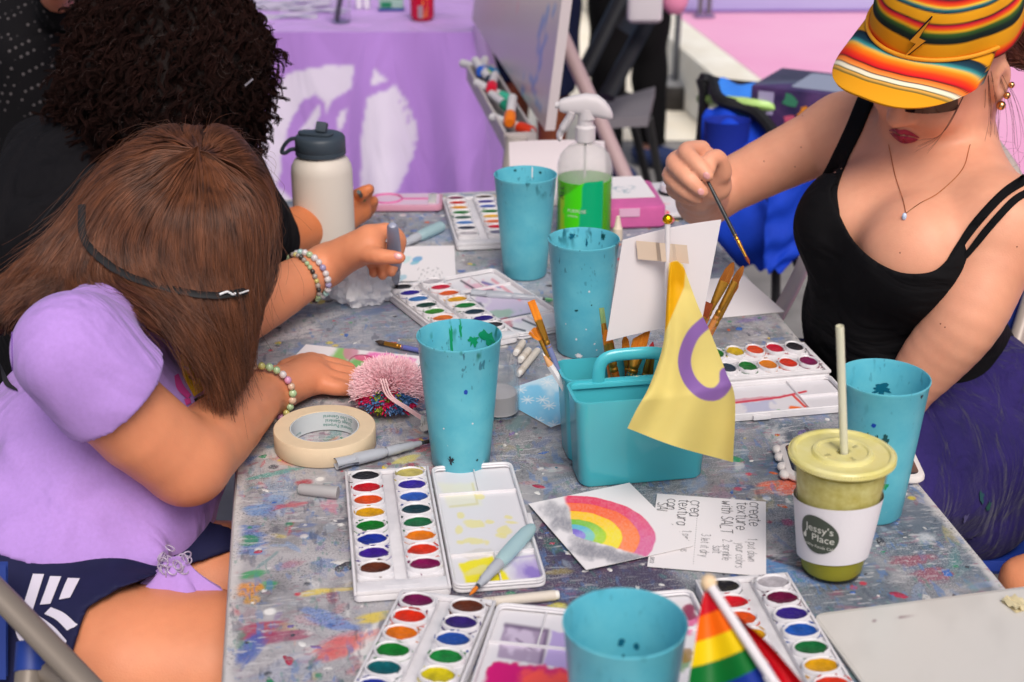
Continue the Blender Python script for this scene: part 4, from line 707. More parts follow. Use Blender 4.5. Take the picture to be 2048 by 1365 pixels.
brush('broad amber brush with a dark green handle in the middle of the caddy', Yp(1287, 655, 1.545), inC(-.012, .025, .01), 'angle', 'orange', (16, 96, 84), .19, .018, .026, .032, hr=.0062)
brush('brush with a red tip beside the yellow flag', Yp(1306, 684, 1.54), inC(.005, .03, .01), 'round', 'red', (86, 104, 168), .18, .005, .012, .036)
brush('thin brush with a pointed black tip beside the yellow flag', Yp(1310, 694, 1.545), inC(.018, .032, .01), 'round', 'black', (130, 90, 40), .18, .004, .014, .03)
brush('tallest filbert brush with pale ferrule, right of the taped card', Yp(1467, 525, 1.56), inC(.03, .03, .01), 'filbert', 'brown', (196, 120, 60), .23, .0125, .024, .05)
brush('long brush with pointed golden bristles in the right bundle', Yp(1487, 532, 1.565), inC(.035, .034, .01), 'filbert', 'brown', (200, 130, 70), .23, .009, .02, .05)
brush('shorter pointed brush at the outer right of the bundle', Yp(1478, 560, 1.57), inC(.042, .038, .01), 'round', 'brown', (180, 110, 60), .22, .006, .016, .05)
brush('square-ended rust coloured brush lowest in the right bundle', Yp(1417, 605, 1.545), inC(.03, .025, .01), 'flat', 'rust', (206, 140, 60), .2, .0125, .017, .03)
g = emp('white_pencil', 'white pencil with a pointed wooden end in the left of the caddy', 'pencil', inC(-.05, .02, .01)); tp_, bs = Yp(1085, 706, 1.52), inC(-.03, .02, .01); d_ = unit(bs-tp_)
b = MB(); b.tube([tp_+d_*.017, bs], .0042, 6); b.build('painted_barrel', mat('white_pencil_paint', (222, 220, 222), .35), g, world=True, ang=20)
b = MB(); b.tube([tp_+d_*.004, tp_+d_*.0175], [.0014, .0041], 10); b.build('sharpened_wood', mat('bare_pencil_wood', (214, 160, 110), .7), g, world=True); b = MB(); b.tube([tp_, tp_+d_*.0045], [.0003, .0014], 8); b.build('lead', mat('white_lead', (230, 226, 222), .5), g, world=True)
t0, t1 = P(750, 683, ZS+.004), P(860, 706, ZS+.004); brush('dark-tipped brush with a blue handle lying behind the near turquoise cup', t0, t0+unit(t1-t0)*.17, 'round', 'black', (96, 104, 170), .17, .006, .016, .03, group='loose brushes', name='lying_brush')

# ------------------------------------------------------------------ yellow flag and taped card
g = emp('flag_on_pole', 'small yellow flag with a purple ring on a white pole with a gold ball', 'flag', inC(.048, .01, .008)); pt = Yp(1335, 446, 1.515); pb = inC(.048, .012, .008); polem = mat('white_pole_plastic', (226, 220, 222), .35)
b = MB(); b.tube([pb, pt], .0032, 14); b.build('pole', polem, g, world=True); b = MB(); b.lathe([(0.0004, -.0058), (.003, -.005), (.0055, -.002), (.0058, .001), (.004, .0042), (.0012, .0056), (.0003, .0058)], 20, c=pt+vec(0, 0, .004)); b.build('ball', mat('gold_ball', (236, 176, 20), .12, .5, 1., bump=.6, bscale=900), g, world=True)
rows = [((1338, 527), (1352, 522), (1366, 530)), ((1333, 600), (1352, 590), (1396, 612)), ((1326, 690), (1362, 680), (1422, 668)), ((1300, 770), (1362, 760), (1452, 745)), ((1272, 822), (1362, 822), (1470, 800)), ((1255, 857), (1350, 893), (1466, 925))]
nu, nv = 100, 150; A, Bm, Cc = (catmull([r[i] for r in rows], nv) for i in range(3)); G = np.zeros((nu, nv, 3)); cc = np.zeros((nu, nv, 3)); yl, dy, pu = lin((244, 228, 142)), lin((238, 186, 14)), lin((160, 118, 190))
for j in range(nv):
    L_ = catmull([A[j], Bm[j], Cc[j]], nu); t = j/(nv-1)
    for i in range(nu):
        u = i/(nu-1); yy = 1.508-.135*sst(.12, .72, np.array(t))-.02*math.sin(u*5.0+1.0)*t-.012*math.sin(u*9+t*3)*t-.022*t*math.sin(u*2.2); G[i, j] = Yp(L_[i][0], L_[i][1], yy)
X, Y_ = PJ(G)[:2]; cc[:] = yl; gg = fbm(X*.02, Y_*.02, 3)[..., None]; cc = cc*(1-.08*gg)
th = np.linspace(-2.05, 2.35, 60); ring = [(1428+np.cos(q)*61*(1 if abs(q) > 1 else .9)*-1, 716+math.sin(q)*78) for q in th]
ringp = catmull([(1418, 640), (1385, 672), (1369, 718), (1378, 758), (1404, 785), (1432, 788), (1450, 770), (1452, 748)], 40)
m_ = line(X.ravel(), Y_.ravel(), [tuple(q) for q in ringp], 13, 1.2).reshape(X.shape); cc = mix(cc, pu, m_)
dk = inpoly(X.ravel(), Y_.ravel(), [(1341, 524), (1356, 523), (1371, 540), (1368, 575), (1330, 665), (1330, 600)], 1.5).reshape(X.shape); cc = mix(cc, dy, dk)
b = MB(); b.grid(G, cc); b.grid(G[::-1]+vec(0, .0004, 0), cc[::-1]); b.build('flag_cloth', mat('thin_flag_polyester', (255, 255, 255), .6, .3, col=True, transl=.4), g, world=True, ang=None)
g = emp('taped_card', 'blank white card stuck to the flag pole with masking tape', 'card', Yp(1320, 560, 1.522)); q4 = [Yp(1245, 479, 1.522), Yp(1442, 438, 1.545), Yp(1403, 642, 1.545), Yp(1212, 681, 1.522)]
G = np.array([[(q4[0]*(1-i)+q4[1]*i)*(1-j)+(q4[3]*(1-i)+q4[2]*i)*j+vec(0, .008*math.sin(i*3.14)*(1-.5*j)-.003, 0) for j in np.linspace(0, 1, 12)] for i in np.linspace(0, 1, 16)]); b = MB(); b.grid(G); b.grid(G[::-1]+vec(0, .0006, 0)); b.build('card_sheet', mat('white_card_stock', (238, 232, 234), .7, .3, transl=.2), g, world=True)
G2 = np.array([[Yp(1272+102*i+4*j, 482+9*i+37*j, 1.5145+(.0 if .4 < i < .75 else .007)) for j in (0, .3, .7, 1)] for i in np.linspace(0, 1, 14)]); b = MB(); b.grid(G2); b.grid(G2[::-1]+vec(0, .0003, 0)); b.build('masking_tape_strip', mat('tape_strip', (222, 202, 182), .7, .2, transl=.2), g, world=True)
# ------------------------------------------------------------------ rainbow flag
ball = D(1417, 1166, 1.085); dr = unit(D(1548, 1365, 1.03)-ball); stick = [ball, ball+dr*.19]
g = emp('rainbow_flag', 'small rainbow flag on a white stick with a wooden ball tip', 'flag', stick[1]); b = MB(); b.tube([ball+dr*.005, stick[1]], .0036, 12); b.build('stick', polem, g, world=True)
b = MB(); b.ball(ball, (.0062, .0062, .0066), 18); b.build('wooden_ball', mat('pale_wood_ball', (226, 198, 160), .6), g, world=True)
nu, nv = 110, 200; G = np.zeros((nu, nv, 3))
LA = catmull([(1408, 1186), (1398, 1235), (1388, 1300), (1376, 1375), (1372, 1440)], nv); LB = catmull([(1424, 1182), (1452, 1235), (1494, 1300), (1536, 1372), (1572, 1440)], nv)
for j in range(nv):
    for i in range(nu):
        u = i/(nu-1); q = LA[j]*(1-u)+LB[j]*u; G[i, j] = D(q[0], q[1], 1.083-.05*(j/nv)+.012*math.sin(u*5.5)*(j/nv)+.002)
X, Y_ = PJ(G)[:2]; s_ = Y_-1185+.4*(X-1400)-12*np.sin((X-1376)/60.)*((Y_-1185)/180.); RB = [lin(q) for q in ((206, 16, 34), (246, 112, 8), (240, 208, 10), (8, 116, 46), (24, 56, 156), (100, 30, 120))]
c_ = np.array(RB)[np.clip((s_/47.5).astype(int), 0, 5)]; b = MB(); b.grid(G, c_); b.grid(G[::-1]+vec(0, .0004, 0), c_[::-1]); fm_ = mat('flag_nylon', (255, 255, 255), .5, .3, col=True, transl=.25); fl_ = b.build('flag_cloth', fm_, g, world=True, ang=None)
b = MB(); A1 = catmull([(1470, 1232), (1500, 1280), (1545, 1340), (1580, 1420)], 20); A2 = catmull([(1474, 1232), (1535, 1285), (1594, 1352), (1660, 1430)], 20); G = np.array([[D(*(A1[j]*(1-u)+A2[j]*u), 1.07-.04*j/20+.008*math.sin(u*4)) for j in range(20)] for u in np.linspace(0, 1, 10)]); b.grid(G, np.tile(RB[0], (200, 1))); b.grid(G[::-1]+vec(0, .0004, 0), np.tile(RB[0], (200, 1))); b.build('flag_fold', fm_, g, world=True, ang=None)

# ------------------------------------------------------------------ smoothie
g = emp('smoothie_cup', 'clear plastic cup of green smoothie with a white paper band and a straw', 'drink', P(1662, 1140, ZS)); clr = mat('clear_pet_plastic', (235, 240, 235), .08, .5, trans=1., ior=1.15, alpha=.35)
smo = mat('green_smoothie', (240, 232, 156), .4, .4, var=.5, vscale=75, vcol=(206, 190, 92), bump=.1, bscale=80); smo2 = mat('green_smoothie_base', (200, 194, 60), .4, .4, var=.5, vscale=60, vcol=(190, 184, 60)); N_2 = 72; rb, rt, hc_ = .0275, .0425, .122; R = lambda z: rb+(rt-rb)*(z/hc_)**.9
b = MB(); b.lathe([(.001, .0415), (R(.0415)-.0015, .0415), (R(.09)-.0014, .09), (R(.112)-.0014, .112), (.001, .112)], N_2); b.build('smoothie', smo, g); b = MB(); b.lathe([(.001, .003), (rb-.003, .0028), (R(.006)-.0014, .006), (R(.0413)-.0014, .0413), (.001, .0413)], N_2); b.build('settled_layer', smo2, g)
b = MB(); b.lathe([(rb-.004, 0), (rb-.001, .001), (rb, .004), (R(.03), .03)]+[(R(z)+(.0006 if k % 2 else 0), z) for k, z in enumerate(np.linspace(.095, .12, 7))]+[(rt+.001, hc_)], N_2, c0=True, c1=False); b.build('cup_wall', clr, g)
lidm = mat('lid_with_smoothie_film', (230, 223, 168), .15, .5, transl=.12, var=.35, vscale=26, vcol=(222, 212, 128)); rl = .0468
b = MB(); b.lathe([(rt+.0015, hc_-.006), (rl-.001, hc_-.005), (rl, hc_-.0035), (rl-.0004, hc_-.0005), (rl-.002, hc_+.0016), (rl-.0035, hc_+.002), (rl-.005, hc_+.0016), (rl-.0062, hc_-.0005), (.0275, hc_-.0008), (.026, hc_+.0025), (.0245, hc_+.0032), (.0225, hc_+.0028), (.0215, hc_+.001), (.012, hc_+.0006), (.0055, hc_+.0004), (.005, hc_-.003), (.0002, hc_-.004)], 96, c0=False); lo = b.build('lid', lidm, g)
b = MB()
for k in range(110):
    a = k/110*2*math.pi; b.box(((rl+.0001)*math.cos(a), (rl+.0001)*math.sin(a), hc_-.002), (.0008, .0008, .0045), 0, rot=rotz(a))
b.build('lid_ridges', lidm, lo); lo['x'] = 1
b = MB()
for a in (.6, 2.0, 3.6, 5.1): b.box((.016*math.cos(a), .016*math.sin(a), hc_+.0012), (.006, .0022, .0014), .0005, rot=rotz(a))
for a in (.5, 2.6): b.box((.0035*math.cos(a)+.002, .0035*math.sin(a), hc_+.0014), (.006, .005, .0008), .0003, rot=np.array(Euler((.3*math.sin(a), .4, a)).to_matrix()))
b.build('lid_bump', clr, lo)
s0 = vec(.001, 0, .05); g.scale = (1.09, 1.09, 1.08); s1 = (Yp(1680, 650, 1.262)-P(1662, 1140, ZS))/1.085; sd = unit(s1-(vec(0, 0, hc_)+vec(.0015, 0, 0))); stw = mat('clear_straw', (240, 238, 216), .3, .5, transl=.3, alpha=.92); b = MB(); b.tube([vec(.0015, 0, hc_)-sd*.06, s1], .0036, 16, cap=False); b.tube([vec(.0015, 0, hc_)-sd*.06, s1], .0030, 16, cap=False); v = b.v; b.build('straw', stw, g)
pp = mat('white_paper_band', (222, 218, 222), .75, .2, bump=.1, bscale=300); b = MB(); z0, z1 = .022, .083; n = 80; an = np.linspace(math.radians(150), math.radians(150+352), n); G = np.array([[((R(z0+(z1-z0)*j/6)+.0016+(.0022 if a > math.radians(480) else 0)*1)*math.cos(a), (R(z0+(z1-z0)*j/6)+.0016+(.0022 if a > math.radians(480) else 0))*math.sin(a), z0+(z1-z0)*j/6-.003+.0055*math.cos(a+1.2)) for j in range(7)] for a in an]); b.grid(G); b.build('paper_band', pp, g)
def wrapz(a, zz, off): rr_ = R(zz)+.0016+off; return (rr_*math.cos(a), rr_*math.sin(a), zz)
ac = math.atan2(-P(1662, 1140)[1], -P(1662, 1140)[0])-.40; b = MB(); t = np.linspace(0, 2*math.pi, 40, endpoint=False); kx, ky = .0165, .0205; wob = 1+.05*np.cos(2*t+.6)+.03*np.cos(3*t); V = []; F = []
for i, s_ in enumerate(np.linspace(0, 1, 8)): V += [wrapz(ac+kx*s_*w_*math.cos(q)/.034, .054+ky*s_*w_*math.sin(q), .0007) for q, w_ in zip(t, wob)]
F = [(i*40+j, i*40+(j+1) % 40, (i+1)*40+(j+1) % 40, (i+1)*40+j) for i in range(7) for j in range(40)]; b.add(V, F); b.build('round_logo', mat('logo_dark_green', (66, 74, 64), .6), g)
lw_ = mat('logo_lettering', (214, 214, 204), .6)
for s, x, z, sz in (("Jessy's", .001, .0572, .0105), ('Place', .0045, .0478, .0105), ('Healthy Foods Cafe', .000, .0408, .0042)):
    v, f = txt(s, sz); b = MB(); b.add([wrapz(ac+(x+q[0]*.92)/.034, z+q[1], .0011) for q in v], f); b.build('logo_words', lw_, g, smooth=False)
b = MB(); b.add([wrapz(ac+(-.0125+.0017*math.cos(q))/.034, .0497+.0024*math.sin(q), .0011) for q in t[::4]], [tuple(range(10))]); b.add([wrapz(ac+(-.0115+.0008*math.cos(q))/.034, .0525+.002*math.sin(q), .0012) for q in t[::4]], [tuple(range(10))]); b.build('fruit_mark', lw_, g, smooth=False)

# ------------------------------------------------------------------ white bottle
g = emp('insulated_bottle', 'tall off-white insulated bottle with a dark slate lid', 'bottle', P(652, 510, ZS)); rb = .0475
b = MB(); b.lathe([(rb-.004, 0), (rb-.0006, .002), (rb, .006), (rb, .138), (rb-.0015, .148), (rb-.006, .1565), (rb-.0105, .161), (rb-.012, .163)], 72); b.build('bottle_body', mat('cream_powder_coat', (208, 198, 187), .5, .4, bump=.08, bscale=900), g)
dl = mat('slate_lid_plastic', (56, 66, 76), .45, .4, bump=.05, bscale=500); b = MB(); b.lathe([(rb-.0125, .161), (rb-.0125, .167)], 64); b.build('steel_neck', silv, g)
b = MB(); b.lathe([(rb-.0095, .1655), (rb-.0085, .1662), (rb-.0085, .172), (rb-.0092, .1726), (rb-.0085, .1735), (rb-.0088, .191), (rb-.011, .1945), (rb-.014, .196), (.001, .1965)], 64); lo = b.build('lid', dl, g)
b = MB(); b.prism(rrect(.056, .024, .011, 6), .1965, .2005, .001); b.v = [b.v[0]@rotz(-.25).T+vec(-.006, -.002, 0)]; b.box((.004, -.004, .208), (.016, .012, .017), .002, rot=np.array(Euler((-.35, .1, -.2)).to_matrix())); b.build('flip_spout', dl, lo)
b = MB(); b.tube(catmull([(-.034, 0, .19), (-.046, 0, .188), (-.056, 0, .178), (-.06, 0, .168), (-.054, 0, .167), (-.046, 0, .172), (-.036, 0, .173)], 30), .0032, 10); b.build('carry_loop', dl, lo)
v, f = txt('HYDRO', .008); v, f = txt('CAR', .007, 'LEFT'); b = MB(); a0 = math.atan2(-P(652, 510)[1], -P(652, 510)[0]); b.add([((rb+.0004)*math.cos(a0-.62+q[1]/rb), (rb+.0004)*math.sin(a0-.62+q[1]/rb), .012+q[0]) for q in v*[1, -1, 1]], [t_[::-1] for t_ in f]); b.build('small_print', mat('black_print', (30, 30, 30), .6), g, smooth=False)

# ------------------------------------------------------------------ spray bottle
g = emp('spray_bottle', 'clear spray bottle of green cleaner with a frosted white trigger head', 'spray bottle', P(1167, 470, ZS), -.1); rb = .0455; fr = mat('frosted_white_plastic', (222, 216, 218), .45, .4, transl=.2)
b = MB(); pr = [(rb-.004, 0), (rb-.0005, .002), (rb, .006), (rb, .118), (rb-.0015, .127), (rb-.007, .139), (rb-.016, .149), (rb-.026, .155), (.0135, .158), (.013, .165)]; b.lathe(pr, 64, c1=False); b.build('bottle_wall', mat('clear_bottle', (248, 244, 246), .05, .5, trans=1., ior=1.05, alpha=.22), g)
b = MB(); b.lathe([(rb-.0025, .002), (rb-.0015, .006), (rb-.0015, .098), (.001, .098)], 64); b.build('liquid', mat('green_cleaner', (84, 220, 30), .15, .5, transl=.25, var=.3, vscale=10, vcol=(110, 200, 30)), g)
b = MB(); b.lathe([(rb-.0025, .0985), (rb-.0022, .12), (rb-.006, .135), (rb-.016, .147), (.012, .155)], 48, c0=False, c1=False); b.build('frosted_shoulder', mat('misted_inside', (248, 240, 244), .5, .3, alpha=.38), g)
an = np.linspace(-.95, .75, 26); G = np.array([[((rb+.0008)*math.cos(-math.pi/2+a), (rb+.0008)*math.sin(-math.pi/2+a), z) for z in np.linspace(.004, .104-.03*sst(.2, -.95, np.array(a)), 14)] for a in an])
def labc(a, z): return lin((0, 168, 112)) if a > -.08+.5*(z-.05)/.1*0-.25*math.cos((z)/.034)*.35 else (lin((70, 214, 16)) if a > -.55-.2*math.sin(z*30) else lin((150, 196, 30)))
b = MB(); b.grid(G, np.array([[labc(a, q[2]) for q in G[i]] for i, a in enumerate(an)]).reshape(-1, 3)); b.build('label', mat('bottle_label', (255, 255, 255), .35, .4, col=True), g)
for s, a, z, sz in (('PURPOSE', -.55, .052, .0075), ('LEMON', -.55, .044, .005)):
    v, f = txt(s, sz, 'LEFT'); b = MB(); b.add([((rb+.0014)*math.cos(-math.pi/2+a+q[0]/rb), (rb+.0014)*math.sin(-math.pi/2+a+q[0]/rb), z+q[1]) for q in v], f); b.build('label_words', lw_, g, smooth=False)
v, f = txt('ALL', .014, 'LEFT'); b = MB(); b.add([((rb+.0014)*math.cos(-math.pi/2-.93+q[1]*-1/rb+.2), (rb+.0014)*math.sin(-math.pi/2-.93-q[1]/rb+.2), .07+q[0]) for q in v], f); b.build('label_heading', mat('label_black', (24, 30, 30), .5), g, smooth=False)
b = MB(); b.lathe([(.0145, .158), (.0162, .160), (.0162, .182), (.0145, .184), (.0125, .186), (.0125, .200)], 40); hd = b.build('collar', fr, g)
b = MB(); prof = [(-.042, .216, .009), (-.036, .2165, .0115), (-.02, .218, .0145), (0, .2185, .018), (.018, .2165, .018), (.03, .211, .0145), (.039, .205, .009), (.043, .201, .004)]; RR = []; t = np.linspace(0, 2*math.pi, 24, endpoint=False)
for x, z, h in prof: RR.append(np.column_stack([np.full(24, x), np.sign(np.cos(t))*np.abs(np.cos(t))**.7*min(.0125, h*1.1), z+np.sign(np.sin(t))*np.abs(np.sin(t))**.7*h]))
b.loft(RR); b.lathe([(.014, .196), (.0135, .205), (.0135, .212)], 24, c=(.002, 0, 0)); b.build('trigger_head', fr, g); b = MB(); b.tube([(-.049, 0, .2165), (-.040, 0, .2165)], [.0052, .0062], 16); b.build('nozzle', fr, g)
b = MB(); b.tube(catmull([(-.022, 0, .208), (-.026, 0, .196), (-.033, 0, .184), (-.04, 0, .172), (-.041, 0, .165), (-.038, 0, .163)], 24), [.0105]*12+[.0085]*12, 12, sx=1.5, sy=.7, up=vec(1, 0, 0)); b.build('trigger', fr, g)
b = MB(); b.tube([(0, 0, .01), (0, 0, .16)], .0022, 8); b.build('dip_tube', fr, g)

# ------------------------------------------------------------------ phones
gz = emp('phone', 'phone in a bumpy white case lying between the smoothie and the right turquoise cup', 'phone', P(1700, 935, ZS), math.radians(-2)); L_, w_ = .155, .083; wc = mat('white_rubber_case', (222, 214, 210), .5, .4)
b = MB(); b.prism(rrect(L_, w_, .015, 7), 0, .0105, .0035); b.build('case', wc, gz); b = MB()
for y in (-.03, -.012, .012, .03): b.ball((-L_/2-.001, y, .0055), (.0062, .008, .0052), 12)
b.build('case_bump', wc, gz); b = MB(); b.prism(rrect(L_-.014, w_-.014, .009, 6), .0105, .0111, .0002); sc_ = b.build('screen', mat('dark_phone_screen', (44, 40, 46), .06, .6, coat=.5), gz); b = MB(); b.prism(rrect(.003, .014, .0013, 4, cx=-L_/2+.014), .01125, .0113, 0); b.build('earpiece', mat('earpiece', (16, 16, 18), .4), sc_)
gz = emp('phone', 'phone face down in a clear pink case at the far table end', 'phone', P(800, 412, ZS), math.radians(1)); L_, w_ = .15, .075; b = MB(); b.prism(rrect(L_, w_, .012, 6), 0, .012, .003); b.build('case', mat('clear_pink_case', (196, 140, 160), .2, .5, coat=.4), gz)
b = MB(); b.prism(rrect(L_-.012, w_-.01, .009, 6), .012, .0124, 0); b.build('back_panel', mat('rose_phone_back', (214, 186, 206), .25, .5), gz); t = np.linspace(0, 2*math.pi, 48); b = MB(); b.tube(np.column_stack([-.022+.026*np.cos(t), .026*np.sin(t), np.full(48, .0135)]), .0022, 8, cap=False); b.box((.028, 0, .0132), (.045, .006, .002), .0006); b.build('magnet_ring', mat('pink_ring', (206, 110, 160), .3), gz)
b = MB(); b.prism(rrect(.014, w_-.02, .004, 5, cx=L_/2-.018), .0125, .0145, .0006); b.build('camera_bar', mat('silver_camera_bar', (220, 214, 208), .3, .5, .3), gz)
# ------------------------------------------------------------------ water brushes, crayons, caps
wb = mat('aqua_water_barrel', (196, 224, 228), .2, .5, transl=.4, alpha=.8); gry = mat('grey_translucent_plastic', (176, 180, 188), .25, .5, transl=.1)
def waterbrush(label, tip, tail, barrel=wb, tipc='orange', cap=False, k=1.):
    tip, tail = np.asarray(tip), np.asarray(tail); d = unit(tail-tip); g = emp('water_brush', label, 'water brush', tip, group='clear barrelled water brushes'); L = np.linalg.norm(tail-tip); S_ = lambda t: tip+d*t
    b = MB(); tt = np.array([.062, .066, .075, .1, .125, L-.006, L-.001, L]); b.tube([S_(t) for t in tt], np.array([.0045, .0068, .0078, .0082, .0078, .0062, .004, .001])*k, 20, sx=1, sy=.85); b.build('barrel', barrel, g, world=True)
    b = MB(); b.tube([S_(t) for t in (.018, .022, .028, .029, .045, .046, .062)], np.array([.0028, .0036, .004, .0048, .0052, .0058, .0058])*k, 18); b.build('grip', gry, g, world=True)
    b = MB(); b.tube([S_(t) for t in (.014, .02)], np.array([.002, .003])*k, 14); b.build('collar', mat('dark_collar', (56, 64, 70), .4), g, world=True)
    b = MB(); b.tube([S_(t) for t in (0, .004, .010, .015)], np.array([.0002, .0015, .0024, .002])*k, 12); b.build('bristles', BRC[tipc], g, world=True); return g
waterbrush('water brush with an aqua barrel resting in the yellow well of the open lid', P(939, 1191, ZS+.012), P(1066, 1052, ZS+.016))
waterbrush('grey-gripped water brush lying behind the masking tape roll', P(870, 880, ZS+.008), P(726, 915, ZS+.008), gry, 'black')
waterbrush('pale blue water brush lying on the table beyond the lifted hand', P(790, 495, ZS+.008), P(884, 452, ZS+.008), k=1.3)
waterbrush('grey water brush lying behind the speckled turquoise cup', P(1110, 600, ZS+.006), P(1010, 592, ZS+.006), gry, 'green', k=.9)
cm = mat('white_oil_pastel_wrap', (206, 196, 184), .6, .3); ct = mat('white_pastel_core', (224, 220, 214), .7)
def crayon(label, a, b_, r=.0052):
    a, b_ = P(*a, ZS+r), P(*b_, ZS+r); d = unit(b_-a); g = emp('oil_pastel', label, 'crayon', a, group='white oil pastels'); b = MB(); b.tube([a+d*.008, b_-d*.004], r, 20); w = b.build('paper_wrap', cm, g, world=True)
    b = MB(); b.tube([a, a+d*.0015, a+d*.009], [r*.7, r*.86, r*.86], 18); b.build('pastel_tip', ct, g, world=True); b = MB(); b.tube([b_-d*.005, b_-d*.001, b_], [r*.86, r*.86, r*.7], 18); b.build('pastel_core', ct, g, world=True); b = MB()
    for t in (.012, .0145, .017): b.tube([a+d*t, a+d*(t+.0008)], r+.00015, 20)
    b.build('wrap_stripe', mat('wrap_stripe', (176, 164, 150), .6), w if False else g, world=True); return g
crayon('long white oil pastel in a cream wrapper below the open lid', (951, 1208), (1118, 1190)); crayon('white oil pastel, leftmost of the three behind the salt jar', (1031, 708), (1047, 684), .0048); crayon('short white oil pastel between the other two behind the salt jar', (1040, 722), (1058, 700), .005); crayon('longest of the three white oil pastels behind the salt jar', (1036, 750), (1076, 700), .0046)
g = emp('pen_cap', 'frosted clear pen cap lying left of the open watercolour set', 'pen cap', P(637, 982, ZS+.006)); b = MB(); a, e = P(599, 978, ZS+.006), P(676, 986, ZS+.006); b.tube([a, a+(e-a)*.08, e-(e-a)*.03, e], [.0055, .0064, .0072, .0068], 14); b.build('cap', mat('frosted_clear_cap', (196, 194, 194), .3, .5, transl=.3, alpha=.85), g, world=True)  # clear cap of a pen, lying loose
# ------------------------------------------------------------------ salt jar, scissors, pink box, tissue, papers at the back
g = emp('salt_jar', 'small glass jar of salt half hidden behind the near turquoise cup', 'jar', P(1000, 828, ZS)); gl = mat('jar_glass', (236, 240, 240), .04, .5, trans=1., ior=1.12, alpha=.3); b = MB(); b.lathe([(.019, 0), (.0235, .002), (.024, .008), (.024, .05), (.0225, .058), (.021, .062), (.0225, .064), (.0225, .072), (.0212, .073), (.0205, .072), (.0195, .062), (.0218, .05), (.022, .008), (.001, .005)], 48, c1=False); b.build('glass', gl, g)
b = MB(); b.lathe([(.0216, .0055), (.0216, .03), (.015, .034), (.0005, .037)], 40); b.build('salt', mat('white_salt', (222, 220, 224), .8, .3, bump=.6, bscale=900), g)
g = emp('scissors', 'coral pink scissors lying behind the taped card', 'scissors', P(1335, 440, ZS), .1); pk = mat('coral_pink_plastic', (238, 96, 110), .4); b = MB(); t = np.linspace(0, 2*math.pi, 40)
for y in (-.016, .016): b.tube(np.column_stack([-.018+.022*np.cos(t), y+.012*np.sin(t), np.full(40, .005)]), .0045, 8, cap=False)
b.build('handles', pk, g)
for s_ in (-1, 1): b = MB(); b.prism([(0, -.004), (.08, -.0005), (.08, .001), (0, .005)], .003+.001*s_, .0036+.001*s_, 0); b.build('blade', silv, g)
g = emp('pink_box', 'pink plastic box with a white drawn-on card on top, right of the spray bottle', 'box', P(1243, 430, ZS), TA-.05); bp_ = mat('pink_box_plastic', (226, 110, 176), .35, .4, transl=.15, var=.15, vscale=30); b = MB(); b.prism(rrect(.125, .155, .012), 0, .038, .004); b.build('box_body', bp_, g); b = MB(); b.prism(rrect(.035, .002, .0008, cy=-.078), .022, .036, 0); b.build('latch', mat('pale_pink_latch', (226, 176, 206), .4), g)
def scr(wp, G):
    c = np.tile(PAPER, (len(G), 1)); x, y = G[:, 0]*1000, G[:, 1]*1000; r = np.random.default_rng(2)
    for k in range(9): p = np.cumsum(r.normal(0, 7, (5, 2)), 0)+r.uniform(-22, 22, 2); c = mix(c, lin((70, 130, 150)), .8*line(x, y, [tuple(q) for q in p], .6, .7))
    return c
g = emp('drawn_card', 'white card with blue scribbles lying on the pink box', 'card', P(1238, 418, ZS)+vec(0, 0, .0385), TA-.02); sheet('sheet', paperm, g, .1, .125, .0005, scr, 90)
b = MB(); g = emp('crumpled_tissue', 'crumpled white tissue under the raised hand with bracelets', 'tissue', P(722, 600, ZS)); r = np.random.default_rng(5); n1, n2 = 60, 40; th = np.linspace(0, 2*math.pi, n1, endpoint=False); G = []
for j in range(n2):
    ph = j/(n2-1)*math.pi*.97+.02; row = []
    for a in th:
        d = vec(math.sin(ph)*math.cos(a), math.sin(ph)*math.sin(a), math.cos(ph)); q = 0
        for k in range(7): kk = np.random.default_rng(k+40); w_ = kk.normal(size=3)*(2+k*1.1); q += (1-2*abs(((d@w_*.55+k*.37) % 1)-.5))/(1.0+.45*k)
        rr = .58+.26*q; p = d*vec(.042, .036, .036)*rr; p[2] = max(p[2]+.026, .0008); row.append(p)
    G.append(row)
b.loft(G); b.build('tissue', mat('white_tissue', (250, 250, 252), .85, .1, transl=.45), g, ang=18)
g = emp('paper_pad', 'curled white paper pad standing behind the farthest turquoise cup', 'paper pad', P(1110, 395, ZS), .08); G = np.array([[(x, .05+.045*math.sin(j*1.3), .004+.075*j-.01*(x/.16)**2) for j in np.linspace(0, 1, 12)] for x in np.linspace(-.075, .1, 16)]); b = MB(); b.grid(G); b.grid(G[::-1]+vec(0, .0015, 0)); b.build('curled_sheet', mat('pinkish_paper', (222, 212, 216), .7, transl=.2), g)
b = MB(); b.prism(rrect(.17, .1, .004, cy=.0), 0, .012, .001); b.build('pad', mat('pad_paper', (214, 206, 208), .7), g)
g = emp('folded_cloth', 'light blue folded cloth lying at the far edge behind the pink box', 'cloth', P(1268, 392, ZS), -.3); G = np.array([[(x, y, .006+.003*math.sin(x*90)+.002*math.sin(y*120)) for y in np.linspace(-.03, .03, 10)] for x in np.linspace(-.09, .07, 22)]); b = MB(); b.grid(G); lo = G.copy(); lo[..., 2] = .001; b.grid(lo[::-1]); b.build('cloth', mat('light_blue_cloth', (110, 176, 222), .8), g)
def lid_far(wp, G):
    x, y, c = pix(wp); c = mix(c, lin((120, 80, 170)), .9*blob(x, y, 1310, 412, 14, 5, 0, .5, .1, 2)); return mix(c, lin((226, 150, 160)), .6*blob(x, y, 1325, 408, 12, 3, 0, .5, .1, 3))
g = emp('mixing_tray', 'white mixing tray stained purple at the far right of the table', 'tray', P(1325, 405, ZS), TA); b = MB(); b.prism(rrect(.14, .19, .01), 0, .008, .0015); b.build('tray_body', trayp, g); sheet('stained_well', wetm, g, .125, .17, .0004, lid_far, 50, z0=.008)
